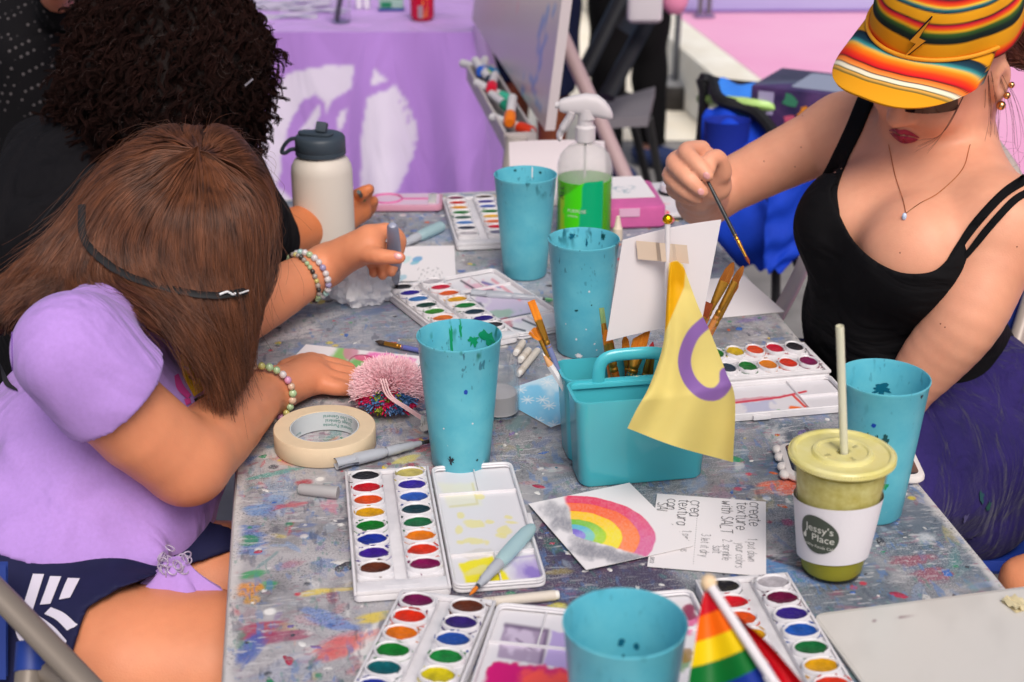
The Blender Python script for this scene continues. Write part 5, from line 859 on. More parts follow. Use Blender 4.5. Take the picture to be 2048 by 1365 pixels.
g = emp('paint_pot', 'small round clear pot with a black base standing on the stained tray', 'pot', P(1340, 396, ZS)+vec(0, 0, .009)); b = MB(); b.lathe([(.02, 0), (.021, .001), (.021, .004), (.02, .005)], 32); b.build('black_base', mat('black_pot_base', (14, 14, 16), .4), g); b = MB(); b.lathe([(.019, .0052), (.019, .015), (.0175, .017), (.001, .0165)], 32); b.build('clear_lid', mat('pale_pot_lid', (206, 202, 206), .15), g)
g = emp('bottle_cap', 'small cream bottle cap standing left of the taped card', 'nozzle', P(1235, 480, ZS)); b = MB(); b.lathe([(.008, 0), (.008, .02), (.006, .022), (.003, .04), (.001, .041)], 20); b.build('cap_body', mat('cream_cap', (222, 206, 186), .5), g)  # loose bottle cap with a tapered top
# ------------------------------------------------------------------ people
def skinmat(name, c, c2):
    return mat(name, c, .48, .35, sss=.12, var=.5, vscale=9, vcol=c2, bump=.12, bscale=420, col=False)
def skincol(name, c):
    m = mat(name, c, .46, .35, sss=.12, var=.12, vscale=16, bump=.3, bscale=520, col=True); return m
def ring_beads(g, bv, a, b_, c0, wr, cols, r=.0042, name='bracelet', n=26, tilt=0., mats=None):
    """beads threaded round a limb: c0 centre, a/b_ two axes across the limb"""
    o = None
    for k in range(n):
        th = 2*math.pi*k/n; p = c0+(a*math.cos(th)+b_*math.sin(th))*wr; q = MB(); q.ball(p, r*(1 if k % 5 else 1.1), 10)
        x = q.build('bead', cols[k % len(cols)], g, world=True)
    return
# ---- the person in the lavender shirt
GI = emp('person', 'person in a lavender T-shirt with long brown hair, bent over a painting', 'person', (-.5, 1.36, 0))
sk1 = skincol('skin_warm', (226, 147, 107))
Wn = P(535, 778, ZT+.036); En = D(374, 925, 1.585); Sn = D(150, 712, 1.48); Kn = P(637, 742, ZT+.026)
W2 = D(652, 531, 2.08); E2 = D(440, 652, 1.97); S2 = vec(-.44, 1.80, .86)
def girl_torso(V, e=0.):
    k = .06; V.ell(D(50, 1215, 1.68), (.14+e, .155+e, .12+e), k); V.cone(D(160, 1085, 1.68), D(225, 905, 1.71), .130+e, .128+e, k)
    V.cone(D(222, 850, 1.72), D(225, 760, 1.74), .112+e, .085+e, k); V.cone(Sn+vec(-.005, .03, -.005), S2, .046+e, .048+e, .05)
V = Vol((-.72, 1.12, .44), (-.12, 2.12, 1.14), .0034)
girl_torso(V, -.004)
V.chain([Sn, (Sn+En)/2+vec(-.004, -.006, -.004), En], [.042, .0475, .045], .015, 6)
V.chain([En, En*.62+Wn*.38+vec(.0, 0, .002), En*.25+Wn*.75, Wn], [.0455, .043, .034, .0285], .012, 8)
# near hand, flat on the table
mc = [P(628, 765, ZT+.022), P(634, 750, ZT+.027), P(632, 737, ZT+.027), P(622, 727, ZT+.024)]; tp = [(P(672, 775, ZT+.018), P(706, 779, ZT+.0105)), (P(684, 761, ZT+.019), P(722, 765, ZT+.0105)), (P(684, 745, ZT+.019), P(722, 751, ZT+.0105)), (P(668, 731, ZT+.018), P(700, 738, ZT+.0105))]
for i in range(4):
    V.cone(Wn+vec(.006, 0, -.004), mc[i], .021, .0145, .014); V.chain([mc[i], tp[i][0], tp[i][1]], [.0125, .0105, .0085], .006, 8)
V.chain([P(575, 742, ZT+.022), P(612, 722, ZT+.016), P(648, 722, ZT+.011)], [.016, .011, .009], .012, 6)
# far arm and the hand holding the water brush
V.chain([S2, E2], [.052, .042], .03); V.chain([E2, E2*.5+W2*.5, W2], [.043, .038, .0265], .02, 8)
V.cone(W2, D(735, 484, 2.05), .0265, .023, .02, flat=None); V.cone(D(690, 512, 2.06), D(745, 497, 2.04), .02, .016, .015)
V.chain([D(742, 470, 2.05), D(776, 461, 2.06), D(799, 478, 2.075), D(799, 503, 2.085)], [.0125, .0105, .0095, .0075], .01, 12)
V.chain([D(712, 503, 2.045), D(752, 512, 2.02), D(799, 516, 2.012)], [.015, .0115, .0088], .014, 9)
V.chain([D(752, 490, 2.07), D(787, 512, 2.09), D(783, 545, 2.085)], [.011, .0095, .0075], .006, 8); V.chain([D(742, 508, 2.08), D(768, 530, 2.095), D(765, 552, 2.09)], [.0105, .009, .0072], .006, 8); V.chain([D(728, 512, 2.09), D(748, 532, 2.105), D(747, 548, 2.1)], [.009, .008, .0068], .006, 8)
# legs
hip = vec(-.53, 1.33, .585); V.chain([hip, vec(-.36, 1.30, .600), vec(-.12, 1.34, .575)], [.095, .088, .07], .03, 6); V.chain([vec(-.5, 1.44, .585), vec(-.32, 1.475, .59), vec(-.1, 1.50, .575)], [.09, .08, .065], .03, 6)
V.chain([D(265, 600, 1.67), D(330, 510, 1.70)], [.05, .045], .03); HG = D(362, 452, 1.70); V.ell(HG, (.074, .080, .082), .02)
def c_girl(v):
    c = np.ones((len(v), 3)); n = vn(v[:, 0]*30, v[:, 1]*30+v[:, 2]*17, 4)[:, None]; c *= 1-.09*n-.05*vn(v[:, 0]*160, v[:, 1]*160+v[:, 2]*90, 9)[:, None]*[.4, 1, 1]
    for p in [t[1] for t in tp]+[D(799, 516, 2.012)]:
        d = np.linalg.norm(v-p, axis=1); c = mix(c, (1.12, .86, .86), (1-sst(.004, .013, d))*.8)
    for p in (En, mc[1]): c = mix(c, (1.02, .86, .82), (1-sst(.01, .06, np.linalg.norm(v-p, axis=1)))*.4)
    return c
girl, gbv = V.mesh('body', sk1, GI, 2, c_girl)
nail = mat('pink_nail', (226, 160, 156), .25, .5, coat=.5)
for a, b in ((D(786, 514, 1.99), D(801, 515, 1.99)),):
    h = hit(gbv, 796, 512)
    if h is not None:
        q = MB(); n_ = h[1]; ax = unit(D(805, 520, 2.0)-D(770, 508, 2.0)); ax = unit(ax-n_*(ax@n_)); sd = np.cross(n_, ax); R_ = np.stack([ax, sd, n_], 1); q.ball(h[0]-n_*.0008, (.0065, .0048, .0018), 14, R_); q.build('nail', nail, girl, world=False).location = -ORG[GI.name] if False else (0, 0, 0); girl.children[-1].data.transform(Matrix.Translation(Vector(-ORG[GI.name])))
# shirt
VS = Vol((-.74, 1.12, .55), (-.2, 1.85, 1.05), .0034); girl_torso(VS, .006)
VS.chain([S2, S2*.5+E2*.5], [.056, .054], .04)
for a, b, r_ in ((D(40, 1100, 1.57), D(310, 1120, 1.59), .016), (D(30, 1060, 1.57), D(280, 1105, 1.60), .012)): VS.cone(a, b, r_, r_, .03)
VS.noise(.0035, 34, 3); VS.noise(.0016, 80, 6)
for pts in ([(30, 900), (130, 1020), (290, 1112)], [(0, 990), (120, 1075), (280, 1120)], [(10, 820), (30, 920), (90, 1010)]):
    q = [hit(gbv, *p_) for p_ in pts]; q = [h_[0]+h_[1]*.006 for h_ in q if h_ is not None]
    if len(q) > 1: VS.chain(q, [.005]*len(q), .014, 8)
def hem(p):      # hem of the shirt: rises towards the belly knot
    x, y, d = PJ(p); ln = np.interp(x, [-60, 0, 130, 260, 330, 400, 470], [1060, 1112, 1150, 1152, 1138, 1092, 1040]); return (y-ln)*d/FPX*.9
VS.fcut(hem); ms = Sn*.66+En*.34; md = unit(En-Sn); V2 = VS.copy(); V2.v = np.full_like(VS.v, .2)
V2.chain([Sn+vec(-.005, .01, 0), Sn*.7+En*.3, Sn*.3+En*.7], [.0605, .0635, .070], .02); V2.fcut(lambda p: (p-ms)@md, .05); V2.cone(ms+md*.045, ms+md*.14, .0535, .060, .003, cut=True)
w_, u_ = V2.v, VS.v; h_ = np.maximum(.02-np.abs(w_-u_), 0)/.02; VS.v = np.minimum(w_, u_)-h_*h_*.02/4
tee = mat('lavender_heather_cotton', (180, 142, 214), .9, .1, sheen=.1, var=.09, vscale=220, bump=.3, bscale=900, fold=(7, .017, (1, 1.8, .6))); shirt, sbv = VS.mesh('t_shirt', tee, GI, 1)
# collar/graphic/sticker/seams
def addpatch(nm, m_, A, B, off=.002, n=24, mm=5, bv=None, par=None, col=None):
    b = MB(); snap_strip(b, bv or sbv, A, B, n, mm, off, col); return b.build(nm, m_, par or GI, world=True)
st_ = addpatch('yellow_sticker', mat('yellow_sticker', (222, 168, 16), .45), [(356, 712), (361, 752), (384, 797)], [(378, 716), (402, 745), (417, 776)], .004)
for q, cc_ in (((368, 742), (60, 50, 130)), ((375, 752), (200, 80, 40)), ((384, 744), (40, 140, 130)), ((378, 762), (30, 30, 40)), ((390, 756), (190, 60, 90))):
    h = hit(sbv, *q); 
    if h is not None: b = MB(); b.ball(h[0]+h[1]*.0046, (.004, .004, .0006), 10, np.stack([*frame(h[1]), h[1]], 1)); b.build('sticker_print', mat('sticker_ink', cc_, .5), st_.parent, world=True)
pkm, bkm = mat('pink_shirt_print', (196, 60, 140), .8), mat('black_shirt_print', (26, 22, 30), .8)
addpatch('shirt_print', pkm, [(346, 755), (352, 780), (372, 800)], [(354, 750), (366, 775), (380, 792)], .0025); addpatch('shirt_print', pkm, [(366, 800), (370, 812)], [(378, 798), (380, 808)], .0025, 6, 4)
addpatch('shirt_print', bkm, [(385, 800), (395, 820), (412, 828)], [(408, 790), (418, 800), (420, 815)], .0025); addpatch('shirt_print', bkm, [(-2, 722), (12, 770), (38, 786)], [(2, 718), (20, 762), (38, 782)], .0025)
seam = mat('shirt_seam', (120, 84, 160), .9)
for pts in ([(42, 600), (26, 660), (26, 740)],):
    q, _ = snap(sbv, pts, .0006, 40)
    if len(q) > 3: b = MB(); b.tube(q, .0007, 5); b.build('seam', seam, GI, world=True)
# shorts
VK = Vol((-.74, 1.12, .44), (-.2, 1.66, .74), .004); VK.ell(D(50, 1215, 1.68), (.156, .171, .136), .04); VK.cone(D(150, 1100, 1.68), D(160, 1060, 1.68), .136, .13, .04); VK.chain([hip, vec(-.38, 1.30, .598)], [.112, .106], .05); VK.chain([vec(-.5, 1.44, .585), vec(-.36, 1.47, .59)], [.1, .096], .03)
def shortcut(p):
    x, y, d = PJ(p); ln = np.interp(y, [1100, 1120, 1140, 1152, 1180, 1215, 1240, 1290, 1330, 1500], [470, 410, 340, 306, 235, 176, 165, 150, 138, 100]); return np.where(p[:, 1] < 1.47, (x-ln)*d/FPX*.8, (p[:, 0]+.37))
VK.noise(.003, 60, 9); VK.fcut(shortcut); nav = mat('navy_sports_cloth', (26, 28, 66), .75, .3, bump=.2, bscale=500, var=.2, vscale=30); shorts, kbv = VK.mesh('shorts', nav, GI, 1)
wst = mat('white_stripe', (206, 200, 214), .7)
for A, B in (([(67, 1150), (55, 1190), (45, 1222)], [(89, 1151), (77, 1190), (67, 1222)]), ([(101, 1155), (91, 1185), (81, 1212)], [(123, 1156), (113, 1182), (102, 1210)]), ([(136, 1159), (127, 1180), (119, 1202)], [(160, 1160), (150, 1180), (141, 1198)]), ([(90, 1230), (114, 1242), (136, 1263)], [(103, 1217), (130, 1229), (155, 1251)]), ([(66, 1243), (96, 1266), (128, 1303)], [(80, 1234), (110, 1256), (135, 1283)]), ([(30, 1256), (36, 1275), (44, 1288)], [(45, 1250), (52, 1268), (58, 1280)])):
    addpatch('side_stripe', wst, A, B, .0022, 20, 4, kbv)
# scrunchie of clear beads and the tied knot of the shirt
q0 = P(352, 1128, .70); b = MB(); r = np.random.default_rng(8); G = []
for j in range(14):
    t = j/13; row = []
    for a in np.linspace(0, 2*math.pi, 22, endpoint=False): rr = .009+.019*t**1.5*(1+.35*math.sin(a*5+1)); row.append(q0+vec(.0, -.002, .006)+vec(math.cos(a)*rr*1.5, math.sin(a)*rr*.8-.012*t, -.03*t))
    G.append(row)
b.loft(G); b.build('shirt_knot', tee, GI, world=True); b = MB()
for k in range(26):
    a = r.uniform(0, 6.28); c_ = q0+vec(.013*math.cos(a), .011*math.sin(a)-.004, r.uniform(-.006, .016)); t = np.linspace(0, 2*math.pi, 14); f1, f2 = frame(r.normal(size=3)); b.tube([c_+(f1*math.cos(x)+f2*math.sin(x))*.0052 for x in t], .0009, 5, cap=False)
b.build('clear_coil_tie', mat('clear_coil', (190, 176, 200), .15, .6, alpha=.7), GI, world=True)
# bracelets
bc = {k: mat(k+'_bead', c, .2, .5, coat=.4, transl=.15) for k, c in dict(peach=(220, 186, 160), mint=(180, 206, 160), yellow=(206, 196, 120), pink=(222, 160, 196), lilac=(166, 158, 196), white=(222, 214, 214), silver=(170, 160, 150), dark=(60, 54, 50), aqua=(170, 206, 200)).items()}
fd = unit(Wn-En); cB = Wn-fd*.022; a1 = unit(np.cross(fd, vec(.25, .1, 1))); b1 = np.cross(fd, a1); tl = unit(a1+fd*.35); tl2 = b1
ring_beads(GI, gbv, tl, tl2, cB, .0385, [bc[k] for k in ('peach', 'mint', 'yellow', 'pink', 'silver', 'lilac', 'peach', 'yellow', 'mint', 'mint', 'white', 'pink')], .0047)
fd2 = unit(W2-E2); a2 = unit(np.cross(fd2, vec(0, 0, 1))); b2 = np.cross(fd2, a2)
ring_beads(GI, gbv, unit(a2+fd2*.1), b2, W2-fd2*.030, .0345, [bc[k] for k in ('white', 'lilac', 'white', 'aqua', 'white', 'mint', 'white')], .0048, n=24)
ring_beads(GI, gbv, unit(a2-fd2*.1), b2, W2-fd2*.042, .0358, [bc[k] for k in ('silver', 'dark', 'silver', 'mint', 'mint', 'dark', 'silver', 'yellow')], .0036, n=32)
waterbrush('upright grey water brush held in the raised hand above the paint pans', P(793, 577, ZS+.0165), D(785, 450, 1.99), mat('lilac_grey_barrel', (160, 164, 186), .25, .5, transl=.2), 'black', k=1.25)
# ---- long hair as guide strands, a solid body under them
def hairfall(guides, n, npt, lift=.006, seed=0, spread=1., clump=.003, tipvar=.12):
    GG = np.array([catmull(g, npt) for g in guides]); m = len(GG); r = np.random.default_rng(seed); GG2 = np.stack([catmull(GG[:, j], (m-1)*10+1) for j in range(npt)], 1); M = len(GG2); out = []
    cl = r.normal(size=(300, 3))*clump; s = np.linspace(0, 1, npt)[:, None]
    for k in range(n):
        u = r.uniform(0, M-1.001); i = int(u); f = u-i; q = GG2[i]*(1-f)+GG2[i+1]*f; tc = np.gradient(q, axis=0); cc = int(u/(M-1)*299); depth_ = r.uniform(0, 1)
        off = cl[cc]*np.sin(s*3+cc)*1.2+cl[(cc*7) % 300]*np.sin(s*11+cc*.3)*1.1*s+r.normal(size=3)*clump*.5*s**.7+np.sin(s*r.uniform(4, 9)+r.uniform(0, 6))*r.normal(size=3)*clump*.35*s
        nrm = unit(np.cross(GG2[min(i+1, M-1)][npt//2]-GG2[max(i-1, 0)][npt//2], q[min(npt//2+1, npt-1)]-q[npt//2-1])); nrm = nrm*np.sign(nrm@(vec(0, 0, CH)-q[npt//2]))
        if r.uniform() < .3: off = off+r.normal(size=3)*.009*s**2.5
        e = npt if r.uniform() > .5 else int(npt*r.uniform(.72, 1)); out.append((q+off+nrm*lift*(depth_-.3))[:max(4, e)])
    return out, GG2
hm1 = hairmat('brown_hair', (50, 28, 18), (126, 76, 49), .45, .5)
def DH(x, y, d): return D(x-34*float(sst(400, 550, np.array(x*1.)))*(1-float(sst(600, 760, np.array(y*1.)))), y+24*(1-float(sst(250, 470, np.array(y*1.)))), d)
top = DH(398, 292, 1.63)
gh = [[top, DH(420, 262, 1.70), DH(430, 290, 1.80), DH(400, 400, 1.84)],
      [top, DH(350, 256, 1.70), DH(280, 290, 1.80), DH(220, 430, 1.84), DH(120, 560, 1.80)],
      [top, DH(330, 262, 1.68), DH(235, 330, 1.73), DH(165, 445, 1.76), DH(60, 540, 1.72), DH(-30, 640, 1.68)],
      [top, DH(310, 275, 1.65), DH(200, 370, 1.69), DH(120, 490, 1.70), DH(20, 570, 1.66), DH(-60, 660, 1.62)],
      [top, DH(300, 295, 1.625), DH(190, 410, 1.65), DH(110, 520, 1.65), DH(50, 575, 1.62), DH(10, 650, 1.60)],
      [top, DH(305, 320, 1.61), DH(200, 440, 1.62), DH(130, 530, 1.61), DH(110, 572, 1.60), DH(50, 610, 1.59)],
      [top, DH(315, 340, 1.60), DH(220, 470, 1.60), DH(190, 560, 1.58), DH(250, 600, 1.57), DH(330, 660, 1.56)],
      [top, DH(330, 360, 1.59), DH(250, 490, 1.59), DH(250, 575, 1.57), DH(330, 630, 1.555), DH(400, 730, 1.565)],
      [top, DH(350, 375, 1.585), DH(300, 500, 1.58), DH(320, 585, 1.565), DH(385, 655, 1.56), DH(430, 790, 1.59)],
      [top, DH(375, 380, 1.585), DH(350, 510, 1.575), DH(375, 600, 1.565), DH(420, 680, 1.57), DH(447, 815, 1.60)],
      [top, DH(405, 380, 1.585), DH(405, 510, 1.575), DH(425, 610, 1.575), DH(448, 690, 1.59), DH(462, 790, 1.62)],
      [top, DH(440, 370, 1.595), DH(458, 500, 1.59), DH(465, 610, 1.60), DH(470, 690, 1.62), DH(478, 760, 1.65)],
      [top, DH(475, 355, 1.615), DH(510, 480, 1.62), DH(500, 590, 1.64), DH(490, 660, 1.66), DH(478, 720, 1.68)],
      [top, DH(500, 345, 1.65), DH(543, 450, 1.68), DH(530, 550, 1.69), DH(500, 620, 1.70), DH(480, 690, 1.71)],
      [top, DH(490, 318, 1.69), DH(548, 400, 1.74), DH(556, 480, 1.75), DH(535, 560, 1.75), DH(500, 640, 1.75)],
      [top, DH(470, 292, 1.70), DH(535, 360, 1.80), DH(545, 450, 1.84)], [top, DH(440, 270, 1.72), DH(480, 310, 1.82), DH(480, 420, 1.86)]]
hs, GG = hairfall(gh, 17000, 26, .009, 3, clump=.0032)
VH = Vol((-.72, 1.32, .84), (-.2, 1.86, 1.16), .004); VH.ell(HG+vec(-.002, .014, -.004), (.083, .085, .086), .02)
for g_ in [q_[7:] for q_ in GG[::5]]: VH.chain(g_[::3]+vec(0, .022, -.012)*np.minimum(1, np.linspace(.25, 1.4, len(g_[::3])))[:, None], np.interp(np.linspace(0, 1, len(g_[::3])), [0, .5, 1], [.014, .022, .010]), .02)
_, hmbv = VH.mesh('hair_mass', mat('brown_hair_under', (44, 25, 17), .7, .2, bump=1., bscale=90), GI, 1)
def outskull(q, c, r_, amt):
    d = (q-c)/r_; n_ = np.linalg.norm(d, axis=1)[:, None]; return np.where(n_ < amt, c+d/np.maximum(n_, 1e-6)*amt*r_, q)
def pushout(q, bv, lift):
    q = q.copy()
    for i, p in enumerate(q):
        l, n_, _, d = bv.find_nearest(Vector(p), .05)
        if l is not None:
            s = (Vector(p)-l).dot(n_)
            if s < lift: q[i] = np.array(l)+np.array(n_)*lift
    if len(q) > 4: q[1:-1] = (q[:-2]+2*q[1:-1]+q[2:])/4
    return q
rs_ = np.random.default_rng(77); hs = [outskull(q, HG+vec(-.002, .014, -.004), vec(.083, .085, .086), 1.02+.05*rs_.uniform()) for q in hs]
hs = [pushout(q, hmbv, .0004+.0055*rs_.uniform()**1.5) for q in hs]
hairs('long_hair', hs, .00034, .00014, hm1, GI)
r = np.random.default_rng(12); fl = []
for k in range(420):
    i = r.integers(len(hs)); q = hs[i].copy()
    if len(q) < 12: continue
    j = r.integers(1, 10); n_ = min(len(q)-j, 12); q = q[j:j+n_]; c_ = HG; d = q-c_; up = r.normal(size=3)*.4+unit(d[0]); q = q+up*np.linspace(0, 1, n_)[:, None]**1.6*r.uniform(.004, .028)+np.sin(np.linspace(0, r.uniform(2, 6), n_))[:, None]*r.normal(size=3)*.003; fl.append(q)
hairs('flyaway_hair', fl, .0002, .0001, hm1, GI)
hb = [(176, 418, 1.63), (180, 480, 1.595), (215, 528, 1.575), (270, 560, 1.56), (340, 580, 1.56), (400, 590, 1.555), (440, 590, 1.56), (480, 582, 1.585)]; q, _ = snap(hmbv, [a[:2] for a in hb], .0075, 70); q[1:-1] = (q[:-2]+q[1:-1]+q[2:])/3; b = MB(); b.tube(q, .0032, 10, sx=1.5, sy=.5); bd = b.build('headband', mat('black_elastic', (20, 20, 22), .7), GI, world=True)
b = MB(); q2, _ = snap(hmbv, [(433, 588), (442, 584), (452, 590), (458, 586)], .0115, 14); b.tube(q2, .0013, 6); q2, _ = snap(hmbv, [(464, 586), (472, 584), (480, 580)], .0115, 10); b.tube(q2, .001, 6) if len(q2) > 2 else 0; b.build('white_band_mark', wh_, bd if False else GI, world=True)

# ---- the person with black curls
CU = emp('person', 'person in a black top with a mass of dark curly hair, second from the left', 'person', (-.62, 2.15, 0)); sk2 = skincol('skin_tan', (212, 124, 76))
HC = D(365, 128, 2.12); V = Vol((-1.0, 1.85, .45), (-.15, 2.62, 1.32), .0045)
Ws, Es = P(678, 432, .79), P(548, 478, .80); V.ell(HC, (.078, .09, .1), .02); V.cone(HC+vec(-.04, .02, -.08), D(285, 330, 2.2), .05, .06, .03); V.chain([Es, Ws], [.042, .029], .01, 6); V.chain([D(460, 420, 2.15), Es], [.05, .043], .03, 5)
V.cone(Ws, P(714, 420, .79), .025, .024, .02)
for a, b in ((P(716, 405, .80), (P(738, 382, .815), P(737, 377, .83))), (P(722, 412, .79), (P(745, 402, .795), P(748, 408, .782))), (P(720, 420, .78), (P(742, 415, .782), P(744, 421, .77))), (P(712, 428, .772), (P(732, 428, .768), P(734, 433, .76)))): V.chain([a, *b], [.0105, .0088, .0072], .006, 8)
V.chain([P(700, 402, .80), P(722, 388, .825), P(738, 378, .835)], [.013, .011, .008], .012, 7)
V.mesh('body', sk2, CU, 1); blk = mat('black_jersey', (22, 21, 24), .9, .1, bump=.25, bscale=500, fold=(9, .03, (1, 1.5, .6)))
V = Vol((-1.02, 1.8, .4), (-.15, 2.7, 1.24), .005); k = .07
V.cone((-.66, 2.25, .62), D(200, 470, 2.22), .19, .175, k); V.cone(D(210, 420, 2.25), D(330, 330, 2.2), .15, .10, k); V.cone(D(110, 330, 2.5), D(400, 350, 2.1), .085, .08, k); V.chain([D(400, 350, 2.12), D(485, 440, 2.13), P(520, 470, .82)], [.078, .066, .058], .05); V.cone(D(110, 400, 2.5), D(330, 470, 2.6), .07, .055, k)
V.ell((-.66, 2.28, .56), (.19, .2, .14), k); V.noise(.005, 26, 5); V.noise(.002, 70, 8); sh2, cbv = V.mesh('t_shirt', blk, CU, 1)
for pts in ([(60, 470), (140, 380), (240, 290), (330, 262)],):
    q, _ = snap(cbv, pts, .001, 40); b = MB(); b.tube(q, .0016, 6); b.build('sleeve_seam', mat('black_seam', (20, 18, 22), .9), CU, world=True) if len(q) > 3 else None
V = Vol((-.85, 1.9, .85), (-.2, 2.45, 1.38), .006)
lob = [(345, 90, .116, 2.12), (290, 150, .11, 2.13), (225, 190, .075, 2.18), (392, 160, .10, 2.1), (420, 225, .065, 2.09), (335, 220, .09, 2.08), (438, 110, .055, 2.12), (290, 60, .1, 2.17), (185, 210, .045, 2.17), (462, 265, .03, 2.1), (390, 55, .09, 2.16), (270, 245, .05, 2.1)]
for x, y, r_, d_ in lob: V.ell(D(x, y, d_), r_*.88, .04)
V.noise(.008, 70, 2); hb_, hbv = V.mesh('hair_mass', mat('black_curl_under', (24, 16, 15), .8, .2, bump=1., bscale=70), CU, 1)
r = np.random.default_rng(5); v = np.array([x.co for x in hb_.data.vertices]); nn = np.array([x.normal for x in hb_.data.vertices]); sel = r.choice(len(v), 2300, replace=len(v) < 2300); cur = []
for i in sel:
    p, n_ = v[i], nn[i]; wp_ = p+ORG[CU.name]
    dn = unit(vec(.25*(p[0]-(HC-ORG[CU.name])[0])*4, -.35, -1)+n_*.35+r.normal(size=3)*.3); L_ = r.uniform(.035, .08); R_ = r.uniform(.004, .0085); fq = r.uniform(1.2, 2.6); ph = r.uniform(0, 6.28); t = np.linspace(0, 1, 18); f1, f2 = frame(dn); lay = r.uniform(-.006, .010)
    for k in range(9):
        o_ = r.normal(size=3)*.0013; p2 = ph+r.normal()*.12; R2 = R_*(1+r.normal()*.08)
        cur.append(p+o_+n_*lay+dn*(t*L_)[:, None]+(np.cos(t*fq*6.28+p2)[:, None]*f1+np.sin(t*fq*6.28+p2)[:, None]*f2)*R2*(.4+.6*t[:, None])-dn*L_*.4)
hairs('curls', cur, .00055, .0003, hairmat('dark_curl', (17, 11, 10), (42, 24, 21), .9, .06), CU, world=False)
fr_ = []
for i in r.choice(len(v), 700): p, n_ = v[i], nn[i]; t = np.linspace(0, 1, 14); f1, f2 = frame(n_); ph = r.uniform(0, 6); fr_.append(p+n_*(t*r.uniform(.01, .034))[:, None]+(np.cos(t*9+ph)[:, None]*f1+np.sin(t*9+ph)[:, None]*f2)*.005*t[:, None]-vec(0, 0, .012)*(t**2)[:, None])
hairs('frizz', fr_, .0003, .00015, hairmat('dark_frizz', (30, 18, 16), (60, 38, 34), .4), CU, world=False)
q = D(498, 165, 2.02); b = MB(); b.tube([D(490, 172, 2.0), D(506, 158, 2.0)], .003, 6, sx=1.3, sy=.5); b.build('hair_clip', mat('silver_clip', (190, 180, 186), .25, .5, .7), CU, world=True)
b = MB(); b.tube([P(722, 392, .825), P(733, 410, .79)], .0036, 7); g = emp('green_pencil', 'green pencil held between the fingers behind the white bottle', 'pencil', P(722, 392, .80)); b.build('pencil_barrel', mat('green_pencil_paint', (16, 96, 40), .4), g, world=True); b = MB(); b.tube([P(722, 392, .825)+unit(P(722, 392, .825)-P(733, 410, .79))*.03, P(722, 392, .825)], .0036, 7); b.build('pencil_end', mat('pencil_end_dark', (40, 60, 60), .4), g, world=True)
# ------------------------------------------------------------------ the person in the striped cap
WO = emp('person', 'person in a striped orange cap and black tank top, painting with a thin brush', 'person', (.62, 1.93, 0)); sk3 = skincol('skin_light', (235, 170, 138))
SR, SL = D(1686, 262, 2.12), D(2008, 452, 1.86); ER = D(1408, 398, 2.17); WR = D(1396, 378, 2.03); EL, WL = D(1930, 640, 1.86), D(1800, 800, 1.93)
mid = (SR+SL)/2; lat = unit(SL-SR); fwd = unit(vec(-.91, -.41, 0)); upv = vec(0, 0, 1)
HW = D(1884, 122, 1.93); Fw = unit(vec(-.68, -.6, -.42)); U0 = np.array([-.31, -.28, .91]); U0 = unit(U0-Fw*(U0@Fw)); L0 = np.cross(Fw, U0)*1.; L0 = L0 if L0[0] > 0 else -L0
ph = math.radians(10); UU = U0*math.cos(ph)+L0*math.sin(ph); LL = L0*math.cos(ph)-U0*math.sin(ph); RH = np.stack([LL, Fw, UU])   # rows: ear side, face, crown
hp = lambda a, f, u: HW+LL*a+Fw*f+UU*u
V = Vol((.18, 1.50, .42), (.88, 2.36, 1.34), .0034); k = .05
V.ell(mid-fwd*.03-upv*.06, (.12, .155, .10), k, np.stack([fwd, lat, upv])); V.cone(SR+vec(.03, -.03, -.01), SL+vec(-.02, .03, 0), .052, .052, .05)
V.ell(mid-fwd*.0-upv*.17, (.105, .15, .12), k, np.stack([fwd, lat, upv])); V.cone(mid-upv*.22+vec(.0, .01, 0), vec(.585, 1.95, .66), .125, .13, .06)
BR1, BR2 = D(1712, 455, 2.0), D(1838, 512, 1.90); V.ell(BR1, (.076, .076, .08), .04); V.ell(BR2, (.078, .078, .082), .028)
V.ell((.60, 1.96, .585), (.15, .17, .13), .06)
NB = mid-fwd*.03+upv*.03; V.cone(NB, hp(0, -.05, -.045), .05, .045, .006)
V.cone(SR+vec(0, 0, -.004), NB+upv*.005-fwd*.025, .046, .036, .05); V.cone(SL+vec(0, 0, -.004), NB+upv*.005-fwd*.025, .046, .04, .05)
V.chain([SR, SR*.5+ER*.5+vec(0, 0, .002), ER], [.051, .043, .037], .03, 8); V.chain([ER, ER*.5+WR*.5, WR], [.038, .037, .029], .02, 6)
V.chain([SL, SL*.5+EL*.5, EL, EL*.5+WL*.5, WL], [.056, .052, .046, .041, .029], .03, 16)
V.chain([WL, WL+(WL-EL)*.35], [.028, .03], .02)
